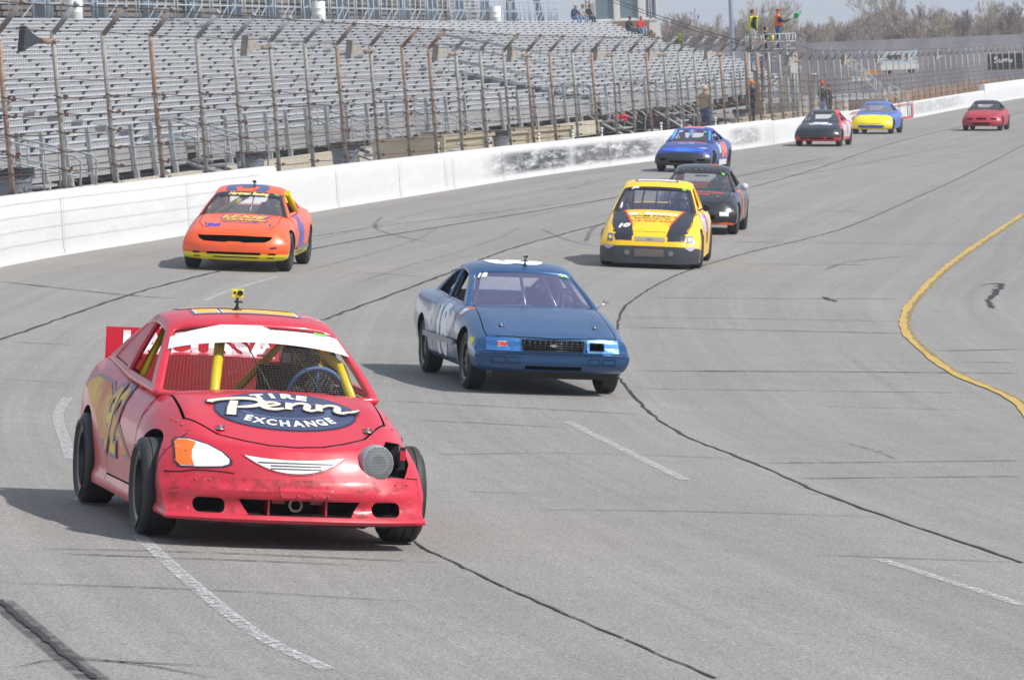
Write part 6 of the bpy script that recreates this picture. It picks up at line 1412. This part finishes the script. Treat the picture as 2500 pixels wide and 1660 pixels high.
D_(T,'sticker',poly_bm([rrect(-.59,-.49,.463,.548,.008)]),FRONT,(2,0,0),wv,.008,.05); D_(T,'sticker',text_bm('DRS',.05,.004,0,1.1),FRONT,(2,-.54,.520),C('d0402c'),.010,.05); D_(T,'sticker',poly_bm([[(-.555,.498),(-.525,.498),(-.54,.473)]]),FRONT,(2,0,0),C('c04434'),.010,.05)
for s in (-1,1):
    for c0,c1 in ((.36,.49),(.51,.66)): 
        o_=rrect(c0,c1,.325,.395,.015); i_=rrect(c0+.008,c1-.008,.333,.387,.010); D_(T,'lamp_recess',hollow([(s*x,y) for x,y in o_],[(s*x,y) for x,y in i_]),FRONT,(2,0,0),mat('deep_blue','0a1c30',.4),.003,.05)
D_(T,'bumper_crease',poly_bm([[(-.80,.425),(.80,.425),(.80,.431),(-.80,.431)]]),FRONT,(2,0,0),mat('deep_blue','0a1c30',.4),.003,.05)
D_(T,'bumper_crease',poly_bm([[(-.80,.442),(.80,.442),(.80,.446),(-.80,.446)]]),FRONT,(2,0,0),mat('deep_blue','0a1c30',.4),.003,.05)
b=bmesh.new(); P_=[(.60-.1*abs(y)**2,y,z) for y in [-.62+.124*i for i in range(11)] for z in (0,)]
for (x,y,_),(x2,y2,_2) in zip(P_,P_[1:]): b.faces.new([b.verts.new(p) for p in ((x+.05,y,.26),(x2+.05,y2,.26),(x2,y2,.165),(x,y,.165))])
obj('air_dam',b,rt,M['black'])
D_(T,'side_number',text_bm('18',.80,.045,0,.9),RSIDE,(-1.32,-2,.56),C('e8ecf2'),.004,.06)
SV=mat('silver_vinyl','d4d5d8',.3,nscale=4,col2='7d8088',n2=(.46,.58))
D_(T,'side_flash',poly_bm([[(-2.35,.78),(-1.62,.80),(-1.72,.50),(-2.05,.49),(-2.25,.62)]]),RSIDE,(0,-2,0),SV,.003,.06)
D_(T,'side_flash',poly_bm([[(-1.05,.79),(-.62,.76),(-.60,.62),(-.80,.50),(-1.12,.50)]]),RSIDE,(0,-2,0),SV,.003,.06)
for s in (-1,1): b=bmesh.new(); box(b,(-1.30,s*.872,.46),(1.9,.03,.055)); obj('rub_strip',b,rt,mat('grey_strip','8d9096',.5))
D_(T,'sticker',text_bm('nnssk',.10,.004),RSIDE,(-.48,-2,.66),C('d8dce2'),.004,.05) if False else None
D_(T,'sticker',poly_bm([[(-.46,.74),(-.28,.74),(-.28,.84),(-.46,.84)]]),RSIDE,(0,-2,0),C('e0502c'),.003,.05); D_(T,'sticker',poly_bm([[(-.44,.76),(-.30,.76),(-.30,.82),(-.44,.82)]]),RSIDE,(0,-2,0),C('c8ccd2'),.005,.05)
D_(T,'sticker',poly_bm([[(.34,.50),(.52,.495),(.52,.565),(.34,.57)]]),RSIDE,(0,-2,0),C('d8d23a'),.004,.05)
b=bmesh.new(); box(b,(-.62,.82,.93),(.03,.05,.045)); tube(b,[(-.58,.70,.86),(-.60,.78,.90),(-.62,.82,.92)],.009,5); obj('mirror',b,rt,M['chrome'])
# ---------------- orange car
ORG_=paint('orange_paint_gloss','ee5a20',[('e6d41e',(-.03,0,-1),-.30,0)],rough=.3,coat=.5,dirt=.05)
orr=build_car(dict(pos=(-4.304,75.933,-0.0725),label='orange and yellow coupe numbered 36 beside the white wall',wb=2.5,tr=.735,r=.305,tw=.215,N=.76,T=-3.3,res=.8,spokes=0,
 top=[(-3.3,.90),(-3.0,.94),(-2.4,.93),(-1.4,.90),(-.7,.885),(-.33,.865),(0,.80),(.35,.72),(.58,.635),(.68,.59),(.8,.575)],
 bot=[(-3.3,.34),(-2.5,.20),(-.6,.18),(0,.2),(.76,.17)],W=[(-3.3,.74),(-3.0,.82),(-2.5,.865),(-1.3,.84),(0,.86),(.4,.85),(.9,.80)],
 nose=[(0,-.06),(.15,0),(.35,.01),(.6,.0),(.75,-.03),(.9,-.09),(1,-.14)],tail=[(0,.12),(.4,0),(.8,0),(1,.08)],pf=.22,pfe=3.6,crown=.05,edge=.065,fender=.03,
 paint=ORG_,inner=mat('grey_inner','6c6a70',.8),hood=[(-.40,.62),(.2,.62),(.46,.52),(.54,.25),(.56,0)],hoodz=.58,doorx=(-.50,-1.65),
 pockets=[([(-.60,.555),(-.56,.50),(-.48,.465),(-.14,.455),(-.10,.468),(.10,.468),(.14,.455),(.48,.465),(.56,.50),(.60,.555),(.0,.565)],.35,1.1,1),(rrect(-.43,.43,.265,.305,.015),.5,1.1,1),(rrect(-.66,-.54,.27,.30,.012),.4,1.1,1),(rrect(.54,.66,.27,.30,.012),.4,1.1,1),(rrect(-.32,.40,.215,.235,.008),.5,1.1,1),(rrect(-.64,-.53,.215,.235,.008),.4,1.1,1),(rrect(.52,.64,.215,.235,.008),.4,1.1,1)],
 gh=dict(cowl=(-.33,.865),wtop=(-1.02,1.215),rtop=(-1.9,1.225),back=(-2.7,.95),wb=.725,wr=.52,wrf=.54,roofz=1.30,plan=.13,glass=glass('clear_ws','b0b2c0',.16),side=[(.07,.52,.12,.88),(.58,.88,.14,.86)],A=[0,.07,.15,.25,.35,.45,.52,.58,.68,.78,.88,.95,1]),
 cage=mat('yellow_cage','d8c81c',.45),ctk=1.3,bars=[([(-.50,-.52,.80),(-1.02,.0,1.16)],.045,mat('yellow_cage','d8c81c',.45)),([(-.45,.08,.84),(-.98,.10,1.18)],.010,M['steel'])],driver=('driver in grey and dark helmet inside the orange car','3c3034',M['helmet']),gps=.75,gopro=(M['black'],-1.20,.06)))
T=orr; rt=T['root']
bk_=mat('black_trim','202228',.5)
ws_band(T,'windscreen_trim',.0,.05,bk_,lift=.001); ws_band(T,'windscreen_trim',.0,.93,bk_,b0=-.96,b1=-.88,n=3); ws_band(T,'windscreen_trim',.0,.93,bk_,b0=.88,b1=.96,n=3)
ws_band(T,'banner',.78,.95,mat('dark_banner','2a2c40',.5)); ws_text(T,'Hartman Racing',0,.865,.155,C('f0d890'),.35,.006,1.12,lift=.003)
gh_patch(T,'sticker',poly_bm([[(.72,.90),(.86,.86),(.88,.90),(.74,.93)]]),M['green'],None,lift=.004)
D_(T,'lettering',text_bm('LEXIE',.26,.018,.3,1.15),HOOD,(-.12,.02,2),C('7a4a90'),.003,.05); D_(T,'lettering',text_bm('LEXIE',.24,.006,.3,1.15),HOOD,(-.12,.02,2),C('f0c850'),.005,.05)
D_(T,'lettering',text_bm('Salvage',.19,.012,.5,1.3),HOOD,(.06,.05,2),C('7a4a50'),.006,.05); D_(T,'lettering',text_bm('Salvage',.18,.003,.5,1.3),HOOD,(.06,.05,2),C('f0cc4c'),.008,.05)
D_(T,'lettering',poly_bm([[(-.25,-.03),(.33,-.03),(.33,.03),(-.25,.03)]]),HOOD,(.20,0,2),C('6a5a9a'),.004,.05); D_(T,'lettering',text_bm('Auto Parts',.07,.002,.2,1.3),HOOD,(.20,.02,2),C('e8907a'),.006,.05)
D_(T,'hood_number',text_bm('36',.20,.012,.25,1.15),HOOD,(.36,-.40,2),C('3848b8'),.004,.05); hoodpins(T,[(.28,-.50),(.28,.52)])
D_(T,'roof_number',text_bm('36',.9,.04,0,1.0),HOOD,(-1.45,0,3),C('4a5a86'),.004,.06,'rtree',rot=90)
D_(T,'side_number',text_bm('36',.80,.03,0,.9),LSIDE,(-1.25,2,.62),C('4a6ac0'),.005,.06); D_(T,'side_marker',poly_bm([[(.57,.365),(.67,.375),(.67,.40),(.57,.39)]]) ,FRONT,(2,0,0),M['dark'],.004,.05)
for s in (-1,1): b=bmesh.new(); box(b,(-1.25,s*.862,.34),(1.55,.03,.05)); obj('rub_rail',b,rt,M['steel'])
b=bmesh.new(); tube(b,[(-1.55,.70,.88),(-1.02,.62,1.20)],.05,8); obj('door_bar',b,rt,mat('yellow_cage','d8c81c',.45))
# ---------------- yellow car
YEL=paint('yellow_paint_gloss','f2c410',[('3c3e44',(.15,0,-1),-.255,0)],rough=.32,coat=.4,dirt=.05)
ye=build_car(dict(pos=(2.425,81.300,-0.0973),label='yellow car numbered 10 with black hood sides and black bumper',wb=2.6,tr=.755,r=.31,tw=.22,N=.80,T=-3.2,res=.8,
 top=[(-3.2,.98),(-2.4,.98),(-1.4,.97),(-.35,.94),(0,.86),(.35,.74),(.6,.62),(.72,.54),(.85,.52)],
 bot=[(-3.2,.30),(-2.6,.16),(-.6,.14),(.4,.11),(.8,.08)],W=[(-3.2,.78),(-2.6,.86),(-1.3,.86),(-.3,.85),(.2,.86),(.9,.83)],
 nose=[(0,.02),(.3,.02),(.6,.01),(.72,0),(.74,-.015),(.88,-.04),(1,-.10)],tail=[(0,.05),(1,.05)],pf=.20,pfe=4,crown=.05,edge=.06,
 side=[(0,.985),(.3,1.0),(.6,1.0),(.85,.96),(1,.88)],
 paint=YEL,inner=mat('grey_inner','6c6a70',.8),hood=[(-.40,.66),(.2,.68),(.52,.62),(.60,.30),(.61,0)],hoodz=.5,
 gh=dict(cowl=(-.35,.94),wtop=(-1.0,1.335),rtop=(-2.05,1.36),back=(-2.75,1.02),wb=.735,wr=.56,wrf=.58,roofz=1.43,plan=.10,glass=glass('dark_ws','50556e',.45),side=[(.07,.46,.12,.88),(.52,.88,.12,.86)],A=[0,.07,.15,.25,.35,.46,.52,.62,.7,.8,.88,.95,1]),
 cage=mat('grey_cage','8a8c94',.4),bars=[([(-.55,y,.98),(-.92,y*.9,1.24)],.016,M['steel']) for y in (-.25,.0,.24)]+[([(-.50,-.60,.94),(-.95,-.52,1.20)],.028,M['white'])],driver=('driver in a silver and white helmet inside the yellow car','4a4a66',mat('white_helmet','c2c6cc',.3))))
T=ye; rt=T['root']
ws_band(T,'windscreen_trim',.0,.06,bk_,lift=.001); ws_band(T,'windscreen_trim',.0,.93,bk_,b0=-.97,b1=-.88,n=3); ws_band(T,'windscreen_trim',.0,.93,bk_,b0=.88,b1=.97,n=3); ws_band(T,'banner',.86,.95,bk_)
ws_text(T,'10',-.66,.90,.12,wv,.2,.012,1.6,lift=.003); gh_patch(T,'sticker',poly_bm([[(.72,.86),(.82,.86),(.82,.93),(.72,.93)]]),M['green'],None,lift=.004)
BK=C('2a2d35',r=.3) if False else mat('black_hood_vinyl','2a2d36',.35)
for s in (-1,1):
    D_(T,'hood_stripe',poly_bm([[(s*x,y) for x,y in ((.70,.42),(.54,.42),(.33,-.40),(.28,-.70),(.56,-.72),(.66,-.3))][::s]]),HOOD,(0,0,2),BK,.006,.03)
    D_(T,'hood_stripe',poly_bm([[(s*.545,.40),(s*.51,.40),(s*.30,-.44),(s*.33,-.44)]]),HOOD,(0,0,2),C('d84a24'),.009,.03)
D_(T,'lettering',text_bm('kar korner',.19,.010,0,1.5),HOOD,(-.10,.03,2),wv,.004,.05); D_(T,'lettering',text_bm('LOVES PARK-IL',.085,.003,0,1.55),HOOD,(.035,.02,2),C('3a3a30'),.004,.05)
D_(T,'lettering',text_bm('karkorner.net',.085,.002,0,1.3),HOOD,(.135,.0,2),C('3a3a30'),.004,.05); D_(T,'lettering',text_bm('815*636*2400',.105,.004,0,1.25),HOOD,(.25,0,2),C('d8682c'),.004,.05)
D_(T,'hood_number',text_bm('10',.17,.022,.2,1.2),HOOD,(.42,-.48,2),M['dark'],.006,.05); D_(T,'hood_number',text_bm('10',.17,.012,.2,1.2),HOOD,(.42,-.48,2),wv,.008,.05)
for s in (-1,1): D_(T,'hood_stripe',poly_bm([[(s*x,y) for x,y in ((.30,.46),(.58,.46),(.64,.62),(.31,.62))]]),FRONT,(2,0,0),BK,.0035,.05)
D_(T,'grille_panel',poly_bm([rrect(-.26,.26,.455,.525,.012)]),FRONT,(2,0,0),mat('silver_mesh','b0aa90',.4,metal=.5),.004,.05); D_(T,'badge',poly_bm([ell(0,.49,.055,.02,20)]),FRONT,(2,0,0),mat('badge_oval','8a94a8',.3,metal=.5),.007,.05)
D_(T,'intake_panel',poly_bm([rrect(-.25,.25,.20,.325,.01)]),FRONT,(2,0,0),mat('rusty_mesh','6a655e',.7,noise=.3,nscale=30),.009,.05)
for s in (-1,1):
    D_(T,'fog_light',poly_bm([ell(s*.37,.26,.045,.045,20)]),FRONT,(2,0,0),mat('fog_lens','7a7c74',.3),.009,.05)
    D_(T,'sticker',poly_bm([[(s*.62,.44),(s*.72,.45),(s*.71,.56),(s*.63,.56)]]),FRONT,(2,0,0),C('4a66b0'),.007,.05); D_(T,'sticker',poly_bm([ell(s*.67,.50,.028,.03,12)]),FRONT,(2,0,0),C('e8d040'),.009,.05)
    D_(T,'sticker',poly_bm([[(s*.60,.35),(s*.66,.375),(s*.74,.38),(s*.80,.375),(s*.74,.33),(s*.69,.30),(s*.64,.33)]]),FRONT,(2,0,0),C('b8b4c8'),.010,.05)
D_(T,'roof_number',text_bm('10',.9,.06,0,1.0),HOOD,(-1.55,0,3),C('3a4a80'),.004,.06,'rtree',rot=90); D_(T,'roof_number',text_bm('10',.88,.03,0,1.0),HOOD,(-1.55,0,3),wv,.006,.06,'rtree',rot=90)
D_(T,'side_number',text_bm('10',.7,.04,0,.9),LSIDE,(-1.3,2,.62),C('b05a50'),.005,.06); D_(T,'side_flash',poly_bm([[(-2.2,.85),(-.6,.88),(-.5,.60),(-1.9,.5)]]),((1,0,0),(0,0,1),(0,-1,0)),(0,2,0),C('c4bccf'),.003,.06)
b=bmesh.new(); lathe(b,[(-.04,0),(-.035,.05),(.0,.065),(.03,.06),(.03,.05),(.015,0)],14,'x',center=(-.62,.86,1.0)); tube(b,[(-.62,.72,.95),(-.63,.84,.99)],.012,5); obj('mirror',b,rt,M['black'])
# ---------------- generic coupe for the five cars behind
def coupe(pos,label,pt,inner=None,gpaint=None,glassm=None,cage=None,pockets=(),driver=None,bars=(),N=.78,h=1.33,rim=None,res=.55,doorx=None,spokes=0,sideopen=True,nose=None,rg=None):
    z0=.54
    return build_car(dict(pos=pos,label=label,wb=2.58,tr=.735,r=.30,tw=.20,N=N,T=-3.4,res=res,rim=rim or M['rim'],spokes=spokes,doorx=doorx,
     top=[(-3.4,.93),(-3.1,.96),(-2.5,.95),(-1.4,.92),(-.7,.90),(-.35,.885),(0,.83),(.35,.73),(.58,.63),(.68,z0+.03),(.8,z0)],
     bot=[(-3.4,.34),(-2.5,.21),(-.6,.19),(0,.2),(.76,.19)],W=[(-3.4,.76),(-3.0,.83),(-2.5,.86),(-1.3,.845),(0,.86),(.4,.85),(.9,.80)],
     nose=nose or [(0,-.06),(.15,0),(.35,.01),(.6,.0),(.75,-.03),(.9,-.09),(1,-.14)],tail=[(0,.12),(.4,0),(.8,0),(1,.08)],pf=.26,pfe=2.8,crown=.05,edge=.08,fender=.02,
     paint=pt,inner=inner or M['seatm'],hood=[(-.42,.63),(.2,.64),(.46,.52),(.56,.25),(.58,0)],hoodz=.46,pockets=list(pockets),
     gh=dict(cowl=(-.35,.885),wtop=(-1.06,h-.09),rtop=(-2.0,h-.08),back=(-2.85,.98),wb=.725,wr=.52,wrf=.54,roofz=h,plan=.13,glass=glassm or glass('smoke_ws','6a707c',.35),paint=gpaint or pt,side=[(.07,.50,.12,.88)]+([(.56,.88,.14,.84)] if sideopen else []),A=[0,.07,.15,.25,.35,.42,.50,.56,.66,.76,.88,.95,1]),
     cage=cage or M['black'],bars=list(bars),driver=driver))
std_p=[(rrect(-.40,.40,.27,.33,.02),.45,1.1,1)]
BLK=paint('black_paint_gloss','17191d',[('e8552c',(0,0,-1),-.235,0)],rough=.22,coat=.6,dirt=.0)
k1=coupe((3.763,95.334,-0.1173),'black coupe with orange trim half hidden behind the yellow car',BLK,inner=mat('orange_inner','c05030',.6),cage=mat('orange_cage','e0582c',.5),pockets=[(rrect(-.42,.42,.30,.38,.03),.45,1.1,1)],driver=('driver in a red and white helmet inside the black car behind the yellow one','3a3a44',mat('redwhite_helmet','b8a8a8',.3,nscale=9,col2='7a3038',n2=(.45,.55))),h=1.34,res=.7,doorx=(-.5,-1.7))
T=k1; rt=T['root']
ws_band(T,'banner',.80,.95,mat('black_ws_banner','22252e',.4)); gh_patch(T,'sticker',poly_bm([[(.70,.76),(.80,.74),(.80,.84),(.70,.86)]]),M['green'],None,lift=.003)
b=bmesh.new()
for i in range(9):
    u=-.9+.225*i; p=T['gh'](0,u,.955)+Vector((.01,0,.01)); box(b,p,(.02,.025,.015))
for i in range(5): p=T['gh'](0,.95,.15+.17*i)+Vector((.012,0,.01)); box(b,p,(.02,.02,.015))
obj('rivet',b,rt,M['chrome'])
D_(T,'lettering',text_bm('Rivers Auto',.13,.006,.2,1.4),HOOD,(.04,.08,2),C('d84a38'),.004,.05); D_(T,'lettering',text_bm('Body',.10,.004,.2,1.3),HOOD,(.18,.12,2),C('d84a38'),.004,.05)
D_(T,'roof_number',poly_bm([[(-.20,.55),(.34,.55),(.34,-.1),(.10,-.1),(.10,.25),(-.20,.25)]]),HOOD,(-1.5,0,3),C('e87058'),.004,.06,'rtree')
D_(T,'side_number',text_bm('2',.85,.05,0,1.),LSIDE,(-1.2,2,.62),C('e86a50'),.005,.06); D_(T,'sticker',poly_bm([[(.50,.37),(.68,.37),(.68,.45),(.50,.45)]]),FRONT,(2,0,0),C('d0cfd0'),.006,.05)
b=bmesh.new(); prism(b,[(-.78,.20),(.78,.20),(.74,.245),(-.78,.24)],'x',.64,.70); obj('splitter',b,rt,mat('orange_lip','f0602c',.4))
b=bmesh.new(); lathe(b,[(-.07,0),(-.05,.05),(0,.075),(.05,.065),(.06,.0)],14,'x',center=(-.55,.90,.93)); tube(b,[(-.55,.75,.9),(-.55,.88,.92)],.014,5); obj('mirror',b,rt,mat('silver_mirror','c8c8c8',.3)); hoodpins(T,[(.30,.42)])
b=bmesh.new(); box(b,(.69,.30,.225),(.02,.06,.05)); obj('tow_hook',b,rt,M['chrome']); ws_band(T,'mirror_bar',.66,.74,M['black'],b0=-.20,b1=.24,lift=-.02)
# blue car with black nose
B2=paint('royal_blue_paint','263e88',[('202228',(1,0,-.9),.12,0)],rough=.3,coat=.45,dirt=.06)
k2=coupe((5.329,141.168,-0.2240),'blue coupe with a matte black nose beside the scuffed white wall',B2,cage=mat('sky_blue_cage','4a90dc',.5),bars=[([(-.55,-.02,.86),(-1.0,-.02,1.2)],.05,mat('sky_blue_cage','4a90dc',.5)),([(-.55,-.58,.88),(-1.0,-.50,1.18)],.05,mat('sky_blue_cage','4a90dc',.5)),([(-.55,.58,.88),(-1.0,.50,1.18)],.04,mat('sky_blue_cage','4a90dc',.5))],pockets=[(rrect(-.36,.36,.27,.35,.02),.45,1.1,1),(rrect(-.68,-.46,.33,.40,.02),.4,1.1,1),(rrect(.46,.68,.33,.40,.02),.4,1.1,1)],h=1.31,driver=('driver barely visible inside the blue car with the black nose','2a2c36',M['black']))
T=k2; rt=T['root']
D_(T,'hood_panel',poly_bm([[(-.62,-.52),(-.30,-.47),(-.20,-.62),(.20,-.62),(.30,-.47),(.62,-.52),(.60,-.40),(-.60,-.40)]]),HOOD,(0,0,2),C('2f62d8'),.003,.06)
D_(T,'hood_panel',poly_bm([[(-.16,-.40),(-.22,-.60),(.20,-.60),(.14,-.40)]]),HOOD,(0,0,2),C('3a74e8'),.005,.06)
D_(T,'lettering',poly_bm([[(-.52,.16),(0,.20),(.56,.10),(.56,.20),(.1,.27),(-.52,.24)]]),HOOD,(0,0,2),C('e86a6a'),.004,.06); D_(T,'lettering',text_bm('MOTIVE',.11,.01,.1,1.2),HOOD,(-.02,-.02,2),C('a8b4e8'),.005,.05)
ws_text(T,'54',-.62,.86,.16,C('d8dcf0'),.1,.012,1.3); ws_text(T,'Racing',.0,.88,.12,C('d86a80'),.1,.006,1.3); gh_patch(T,'sticker',poly_bm([[(.60,.82),(.74,.80),(.74,.89),(.60,.91)]]),M['green'],None,lift=.003)
D_(T,'roof_number',poly_bm([[(-.3,.4),(.3,.4),(.3,-.3),(-.3,-.3)]]),HOOD,(-1.5,0,3),C('e0707a'),.004,.06,'rtree')
D_(T,'side_number',text_bm('54',.7,.05,0,1.),LSIDE,(-1.7,2,.66),C('f07a68'),.005,.06); D_(T,'sticker',poly_bm([[(.9,.55),(1.25,.55),(1.25,.85),(.9,.85)]]),LSIDE,(0,2,0),C('b0c4e0'),.004,.06)
b=bmesh.new(); box(b,(-1.3,.86,.28),(1.2,.02,.16)); obj('skirt_panel',b,rt,mat('pale_skirt','c8c8ca',.5))
for i in range(3): D_(T,'sticker',poly_bm([[(-.1-.16*i,.70-.03*i),(.0-.16*i,.70-.03*i),(.03-.16*i,.84-.03*i),(-.07-.16*i,.84-.03*i)]]),LSIDE,(.25,2,0),C('d0d4dc'),.004,.06)
# black and red car
B3=paint('black_red_paint','1b1f28',[('c82834',(0,0,-1),-.33,.03),('d03040',(-.5,1,-.35),.56,.02)],rough=.25,coat=.5,dirt=.01)
k3=coupe((11.507,174.757,-0.2045),'black coupe with red lower bumper and red side panel near the flag stand',B3,pockets=[(rrect(-.28,.28,.26,.32,.01),.5,1.1,1),(rrect(-.62,-.34,.26,.32,.01),.4,1.1,1),(rrect(.34,.62,.26,.32,.01),.4,1.1,1)],driver=('driver in a pale helmet inside the black and red car','3a3c44',mat('pale_helmet','a8b0b8',.3)),h=1.32)
T=k3; rt=T['root']
D_(T,'lettering',text_bm('JOE',.20,.02,0,1.6),HOOD,(-.10,.05,2),C('d8dee8'),.004,.06); D_(T,'lettering',text_bm('GAMBLE',.20,.02,0,1.1),HOOD,(.08,.05,2),C('d8dee8'),.004,.06)
D_(T,'side_flash',poly_bm([[(-2.3,.33),(-.45,.33),(-.40,.62),(-.6,.88),(-2.4,.87)]]),((1,0,0),(0,0,1),(0,-1,0)),(0,2,0),C('b8b6ba'),.004,.06); D_(T,'side_number',text_bm('7',.6,.04),LSIDE,(-1.5,2,.62),C('c03a40'),.007,.06)
ws_text(T,'7',-.72,.86,.14,C('c8d0dc'),0,.01,1.3)
gh_patch(T,'sticker',poly_bm([[(.56,.80),(.68,.80),(.68,.88),(.56,.88)]]),M['green'],None,lift=.003)
# blue and yellow car
B4=paint('blue_yellow_paint','4468b8',[('ecd81c',(1,0,-.45),-.20,.10)],rough=.3,coat=.4,dirt=.04)
k4=coupe((15.288,197.796,-0.2148),'blue coupe with a bright yellow flamed front in front of the red outlined wall panel',B4,gpaint=paint('blue_plain','4468b8'),glassm=glass('pale_ws','a8b0c4',.35),pockets=[(rrect(-.02,.02,.50,.51,.003),.6,1.1,1)],driver=('driver in yellow inside the blue and yellow car','a09040',mat('gold_helmet','9a8a4a',.4)),h=1.33)
T=k4; rt=T['root']
D_(T,'intake_panel',poly_bm([[(-.56,.33),(-.48,.25),(.48,.25),(.56,.33),(.5,.365),(-.5,.365)]]),FRONT,(2,0,0),C('2c48a8'),.004,.05)
D_(T,'grille_line',poly_bm([[(-.45,.44),(0,.41),(.45,.44),(.45,.455),(0,.425),(-.45,.455)]]),FRONT,(2,0,0),C('6a6420'),.004,.05)
D_(T,'lettering',text_bm('JAY BEE',.12,.01,.2,1.3),HOOD,(-.16,0,2),C('8aa0e0'),.004,.06); D_(T,'side_flash',poly_bm([[(-2.7,.30),(-2.3,.30),(-2.3,.75),(-2.6,.70)]]),((1,0,0),(0,0,1),(0,-1,0)),(0,2,0),C('e0d040'),.004,.06)
# distant red car
R5=paint('faded_red_paint','a82a38',[],rough=.4,coat=.2,dirt=.2)
k5=coupe((20.456,204.021,-0.2102),'faded red coupe with a black roof, farthest right on the track',R5,gpaint=mat('black_roof','2a2c30',.35),glassm=glass('vclear','a0a4ac',.12),pockets=[(rrect(-.38,.38,.26,.35,.03),.45,1.1,1),([(-.20,.555),(-.24,.47),(.24,.47),(.20,.555)],.4,1.1,1),([(-.66,.53),(-.62,.46),(-.38,.47),(-.36,.54)],.3,1.1,1),([(.36,.54),(.38,.47),(.62,.46),(.66,.53)],.3,1.1,1)],cage=mat('dark_cage','3a3a44',.5),driver=('driver in dark clothing inside the distant faded red car','2c2c34',M['black']),h=1.28)
T=k5; ws_band(T,'windscreen_trim',.0,.05,mat('black_roof','2a2c30',.35),lift=.001)
